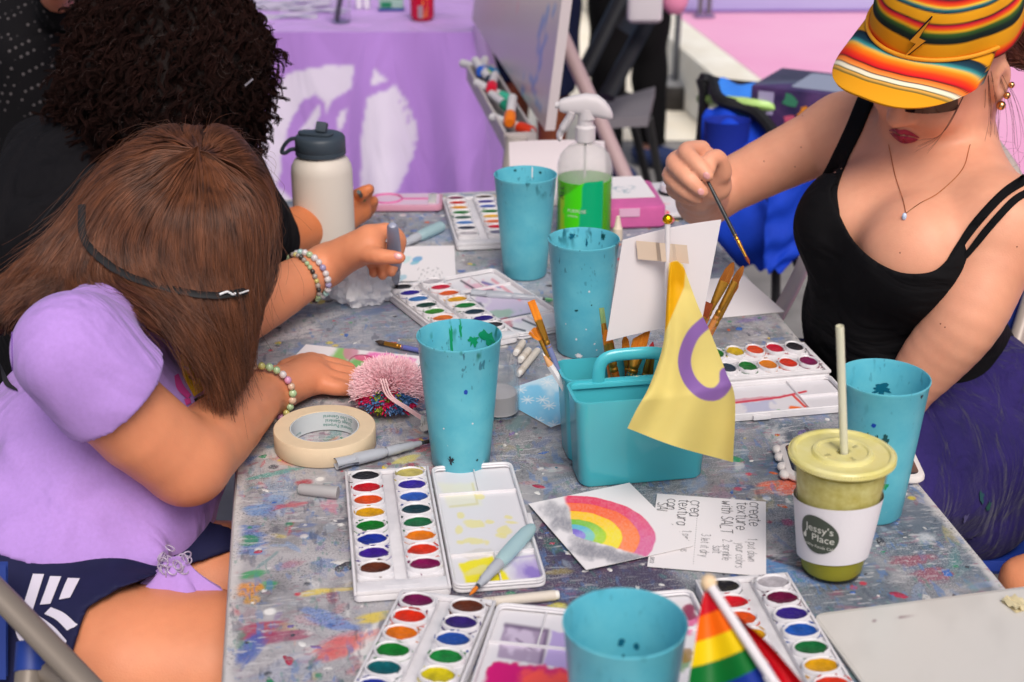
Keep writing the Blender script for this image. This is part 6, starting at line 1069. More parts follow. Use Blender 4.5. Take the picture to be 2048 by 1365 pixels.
# head
V.ell(hp(0, -.012, .02), (.078, .098, .092), .02, RH); V.ell(hp(0, .03, -.03), (.064, .062, .072), .02, RH); V.cone(hp(-.018, .052, -.088), hp(.018, .052, -.088), .026, .026, .03); V.cone(hp(-.035, .03, -.065), hp(-.05, -.02, -.045), .03, .025, .03); V.cone(hp(.035, .03, -.065), hp(.05, -.02, -.045), .03, .025, .03)
V.ell(hp(-.034, .066, -.028), (.022, .018, .02), .02, RH); V.ell(hp(.034, .066, -.028), (.022, .018, .02), .02, RH)
V.cone(hp(0, .085, .012), hp(0, .106, -.022), .0085, .0115, .012); V.ell(hp(-.011, .096, -.027), (.008, .009, .007), .008, RH); V.ell(hp(.011, .096, -.027), (.008, .009, .007), .008, RH)
V.cone(hp(-.017, .083, -.051), hp(0, .092, -.0485), .0042, .0062, .005); V.cone(hp(.017, .083, -.051), hp(0, .092, -.0485), .0042, .0062, .005); V.cone(hp(-.014, .084, -.0585), hp(.014, .084, -.0585), .0052, .0052, .004); V.ell(hp(0, .089, -.059), (.014, .0085, .0062), .004, RH); V.cone(hp(-.019, .092, -.0545), hp(.019, .092, -.0545), .0016, .0016, .003, cut=True)
for s_ in (-1, 1):
    V.ell(hp(s_*.079, -.012, -.012), (.009, .019, .030), .006, RH); V.ell(hp(s_*.087, -.008, -.006), (.006, .010, .017), .003, RH, cut=True)
    V.ell(hp(s_*.031, .084, .014), (.014, .009, .010), .008, RH, cut=True); V.ell(hp(s_*.031, .076, .014), (.012, .012, .011), .003, RH)
# hand on the brush
PK = D(1398, 348, 2.0)
V.ell(PK+vec(.0, .012, 0), (.034, .034, .036), .012); V.cone(WR, PK, .029, .032, .015); V.cone(D(1425, 345, 1.985), D(1432, 372, 2.0), .021, .022, .012)
for pts, rr in (([(1402, 300, 1.99), (1372, 304, 1.955), (1395, 330, 1.93), (1416, 352, 1.925)], [.0135, .0118, .0105, .0085]), ([(1375, 312, 2.0), (1348, 326, 1.965), (1375, 357, 1.935), (1405, 384, 1.935)], [.0135, .0118, .0105, .0086]), ([(1362, 330, 2.0), (1340, 352, 1.975), (1366, 380, 1.95), (1396, 398, 1.95)], [.013, .0112, .0098, .008]), ([(1362, 355, 2.0), (1346, 378, 1.985), (1370, 396, 1.965), (1390, 402, 1.97)], [.0115, .0098, .0088, .0072])):
    V.chain([D(*q) for q in pts], rr, .0035, 14)
V.chain([D(1442, 345, 1.975), D(1434, 318, 1.955), D(1418, 322, 1.94), D(1420, 340, 1.935)], [.0155, .0125, .0105, .0085], .005, 12)
moles = [(1528, 323), (1605, 232), (1590, 334), (1602, 295), (1800, 506), (2034, 494), (1881, 648), (1890, 655)]
def c_wo(v):
    c = np.ones((len(v), 3)); x, y, d = PJ(v); n = vn(v[:, 0]*34, v[:, 1]*34+v[:, 2]*21, 7); c = c*(1-.08*n[:, None]*[.5, 1, 1]-.05*vn(v[:, 0]*160, v[:, 1]*160+v[:, 2]*90, 9)[:, None]*[.4, 1, 1]); q = (v-HW)@RH.T
    lip = (v[:, 0] > 99) & (np.hypot(q[:, 0]/.0215, (q[:, 2]+.0548)/.0100) < 1) & (q[:, 1] > .076); c[lip] = (.62, .155, .26)
    ck = (1-sst(.008, .03, np.linalg.norm(v-hp(.04, .066, -.024), axis=1)))+(1-sst(.008, .03, np.linalg.norm(v-hp(-.04, .066, -.024), axis=1))); c = mix(c, (1., .78, .76), np.clip(ck, 0, 1)*.35)
    c = mix(c, (1.0, .8, .76), (1-sst(.01, .045, np.linalg.norm(v-PK, axis=1)))*.4); c = mix(c, (1.02, .86, .82), (1-sst(.0, .09, np.linalg.norm(v-D(2030, 520, 1.86), axis=1)))*.5)
    sm = blob(x, y, 1352, 415, 12, 16, .3, .8, .12, 4)*(d < 2.3)*(d > 1.9)*(x < 1460); return mix(c, (.62, .52, .72), sm*.5)
wob_, wbv = V.mesh('body', sk3, WO, 2, c_wo)
molem = mat('mole', (140, 84, 60), .6)
for mx, my in moles:
    h = hit(wbv, mx, my)
    if h is not None: b = MB(); f1, f2 = frame(h[1]); b.ball(h[0], (.0011, .0011, .0004), 8, np.stack([f1, f2, h[1]], 1)); b.build('mole', molem, WO, world=True)
for px, py, c_ in ((1413, 352, 0), (1402, 384, 0)):
    h = hit(wbv, px, py)
    if h is not None: b = MB(); n_ = h[1]; ax = unit(D(px+20, py+22, 1.93)-D(px, py, 1.93)); ax = unit(ax-n_*(ax@n_)); b.ball(h[0]-n_*.0006, (.0055, .0044, .0015), 12, np.stack([ax, np.cross(n_, ax), n_], 1)); b.build('nail', nail, WO, world=True)
lipm = mat('dark_rose_lips', (160, 36, 72), .3, .5, sss=.1)
b = MB(); snap_strip(b, wbv, [(1779, 260), (1790, 256), (1799, 260), (1810, 259), (1826, 265), (1840, 275)], [(1780, 262), (1790, 264), (1800, 268), (1812, 271), (1826, 272), (1839, 276)], 24, 4, .0012); b.build('upper_lip', lipm, WO, world=True)
b = MB(); snap_strip(b, wbv, [(1781, 264), (1791, 266), (1800, 270), (1812, 273), (1826, 274), (1838, 277)], [(1783, 266), (1792, 276), (1802, 284), (1813, 287), (1826, 284), (1836, 278)], 24, 5, .0022); b.build('lower_lip', lipm, WO, world=True)
# tank top: the torso a little larger, cut along the neckline
VT = Vol((.28, 1.64, .55), (.82, 2.2, 1.12), .0034); k = .05; e = .0075
VT.ell(mid-fwd*.03-upv*.06, (.12+e, .155+e, .10+e), k, np.stack([fwd, lat, upv])); VT.ell(mid-upv*.17, (.105+e, .15+e, .12+e), k, np.stack([fwd, lat, upv])); VT.cone(mid-upv*.22+vec(.0, .01, 0), vec(.585, 1.95, .66), .125+e, .13+e, .06)
VT.ell(BR1, np.array((.076, .076, .08))+e, .045); VT.ell(BR2, np.array((.077, .077, .082))+e, .045); VT.ell((.60, 1.96, .585), (.155, .175, .13), .06)
neck = [(1678, 352), (1662, 384), (1668, 402), (1684, 440), (1706, 480), (1742, 516), (1790, 542), (1834, 548), (1872, 540), (1900, 512), (1925, 478), (1950, 442), (2010, 420), (2100, 430), (2200, 900), (1450, 900), (1500, 500), (1560, 385), (1620, 366), (1640, 345)]
neck = [tuple(q) for q in np.vstack([catmull(neck[:12], 44), neck[12:]])]
VT.noise(.0014, 60, 4); VT.screen(neck); jer = mat('black_ribbed_jersey', (20, 19, 21), .85, .12, bump=.2, bscale=700, fold=(9, .012, (1, 1, 2.2))); tk, tbv = VT.mesh('tank_top', jer, WO, 2)
def strap(A, B, nm='strap', off=.003):
    b = MB(); snap_strip(b, wbv, A, B, 40, 5, off); o = b.build(nm, jer, WO, world=True); md = o.modifiers.new('s', 'SOLIDIFY'); md.thickness = .0022; return o
strap([(1716, 196), (1690, 262), (1660, 322), (1622, 384), (1606, 420)], [(1748, 206), (1722, 270), (1696, 322), (1676, 380), (1680, 430)]); strap([(2046, 352), (2000, 385), (1948, 440), (1910, 492), (1892, 522)], [(2052, 370), (2010, 398), (1960, 452), (1922, 502), (1904, 532)])
strap([(2056, 378), (2020, 400), (1972, 452), (1934, 500), (1906, 530)], [(2060, 390), (2030, 410), (1984, 460), (1944, 508), (1912, 540)], 'second_strap')
# necklace, earrings, nose ring
gth = mat('fine_gold', (226, 170, 110), .2, .5, 1.)
for pts in ([(1778, 290), (1790, 350), (1806, 400), (1812, 428)], [(1940, 290), (1925, 340), (1880, 385), (1840, 408), (1812, 428)]):
    q, _ = snap(wbv, pts, .0008, 50)
    if len(q) > 3: b = MB(); b.tube(q, .0005, 5); b.build('necklace', gth, WO, world=True)
h = hit(wbv, 1810, 436)
if h is not None: b = MB(); b.ball(h[0]+h[1]*.003, (.0032, .0032, .005), 10); b.build('pendant', mat('opal_pendant', (190, 206, 230), .1, .6, coat=.6), WO, world=True)
for a, f, u, r_ in ((.086, -.004, -.042, .0062), (.089, -.012, -.030, .0048), (.090, -.020, -.018, .0042)): b = MB(); b.ball(hp(a, f, u), r_, 14); b.build('earring', gth, WO, world=True)
b = MB(); t = np.linspace(0, 2*math.pi, 20); c_ = hp(-.006, .103, -.034); b.tube([c_+LL*.005*math.cos(x)+UU*.005*math.sin(x) for x in t], .0006, 6, cap=False); b.build('nose_ring', gth, WO, world=True)
b = MB(); G = np.array([[hp(s*.066, .098-.032*abs(s)**2.2, .014-.021*j+.004*abs(s)) for j in np.linspace(0, 1.15, 8)] for s in np.linspace(-1, 1, 30)]); b.grid(G); b.grid(G[::-1]+Fw*.002); b.build('sunglasses', mat('dark_lens', (30, 18, 20), .08, .6, coat=.6), WO, world=True)
# cap
BAND = [(0, (222, 150, 20)), (.10, (20, 24, 26)), (.14, (200, 24, 30)), (.19, (236, 70, 20)), (.24, (240, 130, 20)), (.27, (222, 150, 20)), (.42, (226, 156, 24)), (.44, (16, 26, 26)), (.50, (22, 40, 34)), (.56, (60, 96, 40)), (.59, (226, 170, 30)), (.62, (236, 90, 24)), (.655, (206, 20, 50)), (.68, (30, 24, 30)), (.70, (222, 150, 22)), (.80, (228, 158, 24)), (.815, (16, 40, 54)), (.85, (40, 110, 120)), (.875, (236, 200, 60)), (.90, (240, 90, 24)), (.94, (206, 30, 30)), (.97, (20, 30, 40)), (1.01, (226, 156, 24))]
def band(t): xs = [b[0] for b in BAND]; return np.stack([np.interp(t, xs, [lin(b[1])[i] for b in BAND]) for i in range(3)], -1)
nu, nv = 150, 120; G = np.zeros((nv, nu, 3)); C_ = np.zeros((nv, nu, 3)); cr = (.092, .112, .118); cu0 = .064
for j in range(nv):
    el = j/(nv-1)*math.pi/2
    for i in range(nu):
        a = 2*math.pi*i/nu; pl = 1-.012*abs(math.cos(3*a+math.pi/2))**8*math.cos(el); ce = math.cos(el)**.78; fx = math.sin(a)*ce*pl
        up = cu0+cr[2]*math.sin(el)*(1+.10*max(0, math.sin(a))*math.cos(el))-.022*max(0, -math.sin(a))*(1-j/(nv-1))-.016*(1-abs(math.sin(a)))*(1-j/(nv-1)); wr_ = .0014*math.sin(a*7+el*9)*math.cos(el)
        G[j, i] = hp(math.cos(a)*cr[0]*ce*pl+wr_, fx*cr[1]-.012, up); t = (j/(nv-1))**.9*1.75+.035*math.sin(a*1+.6)+.05*math.cos(a)+.01*math.sin(a*5+el*6); t = t if t < 1 else .19+(t-1)*.9; C_[j, i] = band(np.array(max(0, min(1, t))))
b = MB(); b.loft(G[:, ::-1], False, True, col=C_[:, ::-1].reshape(-1, 3)); capm = mat('woven_stripe_cotton', (255, 255, 255), .8, .2, col=True, bump=.3, bscale=900); cp = b.build('cap_crown', capm, WO, world=True, ang=None); m_ = cp.modifiers.new('s', 'SOLIDIFY'); m_.thickness = .002
nu, nv = 120, 130; G = np.zeros((nv, nu, 3)); C_ = np.zeros((nv, nu, 3)); BB = [(0, (222, 150, 20)), (.17, (222, 150, 22)), (.18, (180, 40, 40)), (.20, (20, 24, 28)), (.215, (224, 152, 22)), (.33, (224, 152, 22)), (.34, (20, 34, 44)), (.41, (24, 60, 78)), (.45, (60, 150, 150)), (.475, (232, 180, 70)), (.51, (244, 130, 20)), (.57, (236, 60, 20)), (.62, (206, 20, 34)), (.635, (40, 20, 24)), (.65, (236, 110, 40)), (.69, (244, 150, 70)), (.70, (70, 40, 30)), (.715, (236, 226, 200)), (.745, (236, 226, 200)), (.755, (70, 80, 40)), (.77, (232, 170, 80)), (.80, (90, 90, 40)), (.81, (224, 152, 24)), (1, (226, 156, 28))]
for j in range(nv):
    t = j/(nv-1)
    for i in range(nu):
        s = -1+2*i/(nu-1); a = math.pi/2-s*1.28; bx, bf = math.cos(a)*cr[0]*1.0, math.sin(a)*cr[1]-.012
        ex = s*(.094); ef = .058+.118*(1-abs(s)**2.6)**.62; x = bx*(1-t)+ex*t; f = bf*(1-t)+ef*t; u_ = cu0+.012-.016*(1-abs(math.sin(a)))-(.012*t+.012*(x/.095)**2*t)
        G[j, i] = hp(x, f, u_); tt = (f-.06)/.118*.85+.14+.05*(x/.09)+.26*(x/.09)**2+.002*math.sin(x*160); C_[j, i] = np.stack([np.interp(tt, [q[0] for q in BB], [lin(q[1])[m] for q in BB]) for m in range(3)])
b = MB(); b.grid(G, C_); bm2 = b.build('cap_brim', capm, WO, world=True, ang=None); m_ = bm2.modifiers.new('s', 'SOLIDIFY'); m_.thickness = .004; m_.offset = 0
b = MB(); t = np.linspace(-1.3, 1.3, 50); b.tube([hp(math.cos(math.pi/2-s)*(cr[0]+.002), math.sin(math.pi/2-s)*(cr[1]+.002)-.012, cu0+.016-.016*(1-abs(math.sin(math.pi/2-s)))) for s in t], .0026, 8); b.build('cap_trim', mat('mustard_piping', (224, 150, 24), .7), WO, world=True)
cbv_ = BVHTree.FromPolygons([tuple(q.co+Vector(ORG[WO.name])) for q in cp.data.vertices], [tuple(p.vertices) for p in cp.data.polygons])
def boltpatch(pts, m_, off, nm):
    q, _ = snap(cbv_, pts, off); 
    if len(q) == len(pts): b = MB(); b.add(q, [tuple(range(len(q)))]); b.add(q-Fw*.001, [tuple(range(len(q)))[::-1]]); b.build(nm, m_, cp if False else WO, world=True)
bo = [(1858, 54), (1845, 78), (1852, 84), (1838, 96), (1800, 131), (1812, 105), (1808, 98), (1822, 88), (1852, 58)]
bo = [(1856, 50), (1818, 92), (1829, 97), (1798, 132), (1846, 92), (1834, 86)]; bo = [(a_+5, b_-13) for a_, b_ in bo]
cbo = np.mean(bo, 0); boltpatch([tuple((np.array(q)-cbo)*1.4+cbo) for q in bo], mat('bolt_black_edge', (20, 20, 20), .7), .0042, 'lightning_outline'); oq, _ = snap(cbv_, [tuple((np.array(q)-cbo)*1.12+cbo) for q in bo+bo[:1]], .0035); b = MB(); b.tube(oq, .0010, 6); b.build('lightning_stitching', mat('bolt_black_thread', (16, 16, 16), .7), WO, world=True); boltpatch(bo, mat('bolt_gold', (222, 150, 30), .7), .0058, 'lightning_patch')
# hair showing under the cap
hm3 = hairmat('auburn_hair', (54, 28, 22), (110, 58, 42), .42, .5); r = np.random.default_rng(3); st = []
for i in range(2600):
    s = r.uniform(0, 1); p0 = hp(.070+.012*r.uniform(-1, 1), -.02-.09*s, .035-.03*r.uniform()); p1 = hp(.086+.006*r.normal(), -.055-.05*s, -.005-.02*s+.006*r.normal()); p2 = hp(.07, -.125+.005*r.normal(), -.012+.016*r.normal()); p3 = hp(.03, -.145, -.02+.02*r.normal()); st.append(catmull([p0, p1, p2, p3], 14))
for i in range(900): a = r.uniform(0, 6.28); e_ = r.uniform(-1.2, 1.2); c_ = hp(.02, -.125, -.015); d = LL*math.cos(a)*math.cos(e_)+UU*math.sin(a)*math.cos(e_)-Fw*abs(math.sin(e_)); d2 = unit(np.cross(d, vec(.3, .2, .8))); st.append(catmull([c_+d*.03, c_+unit(d+d2*.8)*.033, c_+unit(d2)*.033], 8))
hairs('tied_hair', st, .0004, .0002, hm3, WO); st = []
for i in range(18):
    s = r.uniform(); x = r.normal(size=3)*.004; st.append(catmull([hp(.076, .02-.03*s, .015)+x, hp(.082+.01*s, .03-.06*s, -.05)+x*2, hp(.078+.02*s, .03-.07*s, -.10-.03*s)+x*3, hp(.07+.04*r.uniform(), -.05+.06*r.uniform(), -.145)+x*4], 22))
for i in range(8): st.append(catmull([hp(.07, .05, .02), hp(.06, .088+.003*r.normal(), -.03), hp(.035+.006*r.normal(), .10, -.06+.006*r.normal())], 16))
hairs('loose_strands', st, .00026, .00012, hm3, WO)
# skirt, seat side
VK = Vol((.26, 1.40, .05), (1.0, 2.26, .80), .006); VK.ell((.62, 1.97, .60), (.165, .19, .115), .05); VK.chain([(.62, 1.88, .60), (.5, 1.77, .59), (.34, 1.68, .565)], [.125, .115, .095], .05, 6); VK.chain([(.6, 2.05, .58), (.34, 1.98, .565)], [.12, .095], .04)
VK.chain([D(1990, 770, 2.09), D(1985, 900, 2.08), D(1975, 1040, 2.06)], [.06, .08, .06], .06); VK.chain([D(1890, 880, 2.08), D(1910, 960, 2.04), D(1935, 1050, 2.04)], [.075, .08, .05], .06)
for a in range(9):
    x = 1868+a*18; VK.chain([D(x+30, 800-a*10, 2.04), D(x+8, 900, 2.01), D(x+5*math.sin(a), 1065-10*abs(a-4), 1.99)], [.013, .021, .015], .009, 6)
VK.noise(.006, 34, 12); VK.noise(.003, 75, 3)
purp = mat('purple_crinkled_cotton', (52, 40, 108), .85, .2, sheen=.1, var=.5, vscale=9, vcol=(30, 25, 74), bump=.5, bscale=160, fold=(9, .022, (2.2, 2.2, .45))); skt, skbv = VK.mesh('skirt', purp, WO, 2)
for i, (x, y, c_) in enumerate(((1962, 992, (34, 74, 84)), (1975, 1012, (36, 80, 76)), (1930, 1035, (96, 90, 140)))):
    h = hit(skbv, x, y)
    if h is not None: b = MB(); rr = np.random.default_rng(i); f1, f2 = frame(h[1]); t = np.linspace(0, 6.283, 12, endpoint=False); k_ = 1+.5*rr.uniform(-1, 1, 12); b.add([h[0]+h[1]*.0022+f1*math.cos(q)*.004*z_+f2*math.sin(q)*.008*z_ for q, z_ in zip(t, k_)], [tuple(range(12))]); b.add([h[0]+h[1]*.0018+f1*math.cos(q)*.004*z_+f2*math.sin(q)*.004*z_ for q, z_ in zip(t, k_)], [tuple(range(12))[::-1]]); b.build('paint_mark', mat('skirt_paint_%d' % i, c_, .7), skt, world=False); skt.children[-1].data.transform(Matrix.Translation(Vector(-ORG[WO.name])))
# the brush in her fingers
tb, te = D(1500, 530, 1.93), D(1409, 350, 1.935); dd = unit(te-tb); b0 = brush('thin brush with a black handle held over the table by the person in the cap', tb, tb+dd*.165, 'round', 'rust', (40, 44, 46), .165, .0036, .012, .032, group='brushes in use', name='thin_brush', hr=.0028)
# ------------------------------------------------------------------ ground, low wall, painted deck
def struct(nm, b, m, **k): o = b.build(nm, m, None, **k); o['kind'] = 'structure'; return o
def gmat(name, c1, c2, sc, rough=.9, bump=.3, fine=140):
    m = mat(name, c1, rough, .2, var=.5, vscale=sc, vcol=c2, bump=bump, bscale=fine); return m
b = MB(); b.box((0, 60, -.5), (300, 300, 1.0)); struct('ground', b, gmat('shade_grey_asphalt', (150, 148, 146), (118, 116, 116), 7, fine=220))  # asphalt whose grey also holds the shade of the unbuilt tent
b = MB(); b.add([(-40, 5.75, .004), (.98, 5.62, .004), (.98, 5.62, .004), (.80, 7.2, .004), (-3, 60, .004), (-40, 60, .004)], [(0, 1, 3, 4, 5)]); struct('sunlit_pavement', b, gmat('sunlight_toned_pavement', (252, 248, 234), (244, 232, 208), 1.4, bump=.1))  # bright sunlight past the tent's shade, put into the pavement colour
K0, K1 = vec(1.45, .9, 0), vec(.40, 8.4, 0); kd = unit(K1-K0); kn = vec(kd[1], -kd[0], 0)
def kst(a, b_, z0, z1, bev=.012): 
    q = MB(); q.prism([(K0+kn*a)[:2], (K0+kn*b_)[:2], (K1+kn*b_+kd*30)[:2], (K1+kn*a+kd*30)[:2]], z0, z1, bev); return q
kb = kst(.0, .17, 0, .25); w_ = kb.build('low_wall', gmat('concrete_kerb', (238, 236, 226), (222, 216, 200), 4, bump=.15), None); tag(w_, 'low concrete wall with a bright top running beside the painted deck', 'wall')
q = kst(.1702, 30, 0, .246, 0); struct('painted_deck', q, gmat('pink_ground_paint', (246, 184, 216), (240, 166, 206), 1.2, .6, .05))
b = MB(); b.add([(-.2, 7.05, .2505), (40, 7.7, .2505), (40, 60, .2505), (-6.5, 60, .2505)], [(0, 1, 2, 3)]); b.v[0][0] = (.62, 7.05, .2505); struct('lavender_paint', b, gmat('lavender_ground_paint', (200, 180, 226), (184, 160, 214), 1., .6, .05))
b = MB(); b.add([(.62, 7.0, .2512), (40, 7.64, .2512), (40, 7.70, .2512), (.62, 7.06, .2512)], [(0, 1, 2, 3)]); struct('painted_line', b, gmat('violet_line_paint', (150, 110, 190), (140, 100, 180), 3))
# ------------------------------------------------------------------ purple cloth table
CTY, cx0, cx1 = 3.97, -2.0, -.105
g = emp('cloth_table', 'table covered by a lilac cloth printed with a white brushed circle', 'table', ((cx0+cx1)/2, 4.35, 0))
def clothcol(p):
    x, y, _ = PJ(p); c = np.tile(lin((178, 134, 214)), (len(x), 1)); top = p[:, 2] > .747; wc_ = lin((222, 212, 234)); w = np.zeros(len(x)); nzz = 5
    for k, pl in enumerate(([(548, 186), (575, 152), (600, 140), (655, 131), (708, 132), (704, 178), (684, 190), (664, 203), (655, 226), (648, 200), (630, 190), (603, 205), (583, 240), (568, 290), (560, 340), (556, 392), (520, 420), (480, 330), (498, 300), (515, 310), (528, 240)], [(748, 139), (779, 163), (742, 169)], [(733, 196), (790, 172), (810, 202), (826, 240), (832, 272), (822, 312), (814, 345), (800, 372), (788, 388), (770, 400), (722, 400), (722, 300), (727, 235)], [(540, 410), (562, 378), (592, 408)], [(600, 262), (640, 208), (642, 220), (626, 262)], [(672, 240), (694, 215), (690, 236), (680, 262)])):
        w = np.maximum(w, inpoly(x, y, pl, 1.5, nzz, .06, k))
    w = np.maximum(w, line(x, y, [(790, 175), (812, 205), (829, 245), (834, 275), (822, 320)], 1.6, 1)*(1-0)); w = w*(1-.9*line(x, y, [(800, 200), (818, 240), (815, 250)], 1.2, 1))
    return mix(c, wc_, w*(~top))
nx, nz = 260, 90; G = np.zeros((nz, nx, 3)); xs = np.linspace(cx0, cx1, nx)
for i, x in enumerate(xs):
    for j in range(nz):
        t = j/(nz-1); z = .75-t*.745; fold = .018*math.sin(x*15+1)*t+.014*math.sin(x*34+2*t)*t+.075*t*sst(-.6, -.2, np.array(x))*(1+math.sin(x*30+.6)); G[j, i] = (x+.10*t*sst(-.55, -.1, np.array(x)), CTY-.02*t-fold, z)
b = MB(); b.grid(G[:, ::-1], clothcol(G[:, ::-1].reshape(-1, 3))); ns = 60; S_ = np.zeros((nz, ns, 3))
for i in range(ns):
    y = CTY+.76*i/(ns-1)
    for j in range(nz): t = j/(nz-1); S_[j, i] = (cx1+.10*t+.03*t*math.sin((y-CTY)*22+.0)*(i > 0)+.05*t*(1 if i > 4 else i/4), y-(.02*t if i == 0 else 0)-(.035*t*(1+math.sin(cx1*26))+.018*math.sin(cx1*15+1)*t+.012*math.sin(cx1*34+2*t)*t)*(1-min(1, i/8)), .75-t*.745)
b.grid(S_[:, ::-1], clothcol(S_[:, ::-1].reshape(-1, 3)))
b.grid(np.array([[(x, y, .75) for y in np.linspace(CTY, CTY+.76, 8)] for x in np.linspace(cx0, cx1, 30)])[:, ::1], np.tile(lin((190, 150, 218)), (240, 1)))
cm_ = mat('lilac_polyester', (255, 255, 255), .7, .25, col=True, sheen=.2, fold=(4, .03, (1.5, 1.5, .4))); b.build('tablecloth', cm_, g, world=True, ang=60); b = MB(); b.box(vec((cx0+cx1)/2, CTY+.38, .72)-vec(0, 0, 0), (cx1-cx0-.03, .72, .04), .004); b.build('table_board', mat('table_board', (190, 188, 184), .6), g, world=True)
for x in (cx0+.2, cx1-.2): b = MB(); b.tube([(x, CTY+.38, .7), (x, CTY+.38, 0)], .016, 10); b.build('leg', mat('dark_table_leg', (70, 70, 72), .5), g, world=True)
TT = .7515
g = emp('drink_can', 'bright red drink can standing on the lilac cloth', 'can', P(845, 40, TT)); b = MB(); b.lathe([(.024, 0), (.0275, .003), (.033, .012), (.033, .1), (.028, .112), (.0265, .115), (.025, .112), (.001, .112)], 40); cn = b.build('can_body', mat('red_can', (206, 16, 52), .25, .5, .3), g)
b = MB(); R_ = .0334; G = np.array([[(R_*math.cos(a), R_*math.sin(a), z) for z in (.01, .045)] for a in np.linspace(-1.9, -1.45, 8)]); b.grid(G); b.build('barcode_panel', mat('grey_barcode', (150, 130, 140), .5), g); b = MB(); v, f = txt('SELTZER', .022, 'LEFT'); b.add([(R_*math.cos(-1.05+q[1]*-1/R_), R_*math.sin(-1.05-q[1]/R_), .012+q[0]) for q in v], f) ; b.build('can_lettering', mat('gold_can_print', (232, 150, 60), .4), g, smooth=False)
g = emp('small_box', 'small blue and green boxed item beside the red can', 'box', P(783, 20, TT), .05); b = MB(); b.prism(rrect(.075, .045, .004), 0, .006, .001); b.build('tray_base', mat('blue_plastic', (20, 60, 140), .4), g); b = MB(); b.prism(rrect(.07, .04, .003), .006, .03, .002); b.build('box_body', mat('grey_green_box', (140, 170, 160), .4), g); b = MB(); b.box((-.014, -.0205, .018), (.03, .001, .016)); b.build('green_panel', mat('green_panel', (20, 120, 80), .5), g)
for k, x in enumerate((718, 734)): g = emp('white_tube', 'white tube standing on the lilac cloth, '+('left' if k == 0 else 'right')+' one of the pair', 'tube', P(x, 18, TT), group='pair of white tubes'); b = MB(); b.lathe([(.008, 0), (.0095, .003), (.0095, .07), (.008, .075), (.001, .076)], 24); b.build('tube_body', mat('white_tube', (236, 236, 236), .3), g)
g = emp('clear_tumbler', 'clear tumbler holding a grey marker on the lilac cloth', 'cup', P(682, 46, TT)); b = MB(); b.lathe([(.02, 0), (.026, .003), (.031, .1), (.0298, .1), (.0248, .005), (.001, .004)], 40); b.build('tumbler_wall', mat('clear_acrylic', (240, 240, 244), .05, .5, trans=1, ior=1.1, alpha=.3), g)
g = emp('grey_marker', 'thick grey marker leaning inside the clear tumbler', 'marker', P(682, 46, TT)+vec(0, 0, .006)); b = MB(); b.tube([(-.012, 0, 0), (.012, 0, .11)], .0075, 16); b.build('marker_barrel', mat('grey_marker_body', (96, 92, 110), .4), g); b = MB(); b.tube([(.012, 0, .11), (.016, 0, .13)], .0085, 16); b.build('marker_cap', mat('dark_marker_cap', (60, 60, 76), .4), g)
r = np.random.default_rng(2)
for k, (x, y) in enumerate(((530, 6), (560, 18), (600, 14), (640, 22), (575, 34), (618, 4), (515, 16))): g = emp('clear_wrapper', 'clear plastic wrapper lying among others on the lilac cloth', 'wrapper', P(x, y, TT), r.uniform(-.4, .4), 'clear wrappers on the lilac cloth'); b = MB(); G = np.array([[(u*.085, v_*.035, .003+.004*math.sin(u*4+k)*math.cos(v_*3)) for v_ in np.linspace(-1, 1, 7)] for u in np.linspace(-1, 1, 12)]); b.grid(G); b.grid(G[::-1]-vec(0, 0, .0006)); b.build('wrapper_film', mat('glossy_film', (216, 206, 226), .12, .6, alpha=.55), g)
# ------------------------------------------------------------------ easel
g = emp('easel', 'easel with a white marker board, blue scribbles and a tray of markers', 'easel', (0, 3.2, 0)); zb = .78; Nn, Ff = P(1090, 262, zb), P(944, 40, zb); eu = unit(Ff-Nn); en = unit(np.cross(eu, vec(0, 0, 1))); lean = unit(vec(0, 0, 1)+en*.16)
if en[0] > 0: en = -en
lean = unit(vec(0, 0, 1)-en*.12); L_ = np.linalg.norm(Ff-Nn); Hh = .8; nx, ny = 90, 60; G = np.array([[Nn+eu*L_*u+lean*Hh*v_ for v_ in np.linspace(0, 1, ny)] for u in np.linspace(0, 1, nx)]); x, y, _ = PJ(G.reshape(-1, 3)); c = np.tile(lin((196, 186, 188)), (len(x), 1))
for pts in ([(1098, 10), (1092, 40), (1086, 60), (1092, 80), (1082, 100), (1080, 130), (1072, 160), (1066, 170)], [(1050, 152), (1062, 160), (1070, 190), (1080, 220)], [(1110, 12), (1106, 30)], [(1046, 175), (1045, 190)], [(1088, 30), (1078, 70), (1075, 110)]): c = mix(c, lin((70, 140, 206)), .95*line(x, y, pts, 3, 2)*sst(.3, .6, fbm(x*.2, y*.2, 3)+.1))
c = mix(c, lin((210, 150, 160)), .6*line(x, y, [(1036, 8), (1034, 26)], 1.5, 1)); b = MB(); b.grid(G, c) if en@(vec(0, 0, CH)-Nn) < 0 else b.grid(G[::-1], c.reshape(nx, ny, 3)[::-1].reshape(-1, 3)); G2 = G-en*.0*1.-en*.0; b.grid((G-en*.02)[::-1], np.tile(lin((190, 182, 184)), (nx*ny, 1))); b.grid((G-en*.02)[::1], np.tile(lin((190, 182, 184)), (nx*ny, 1)))
for s_ in (G[0], G[-1], G[:, 0], G[:, -1]): b.grid(np.stack([s_, s_-en*.02]), np.tile(lin((200, 190, 192)), (2*len(s_), 1)))
b.build('marker_board', mat('marker_board_gloss', (255, 255, 255), .3, .4, col=True), g, world=True, ang=30); trm = mat('easel_grey_frame', (176, 168, 168), .5)
b = MB(); q = [Nn+eu*.05+en*.01-vec(0, 0, .02), Nn+eu*L_*.58+en*.01-vec(0, 0, .02)]
for z0, a, w in ((-.02, .0, .11), (.02, .10, .008), (.02, 0, .008)): pass
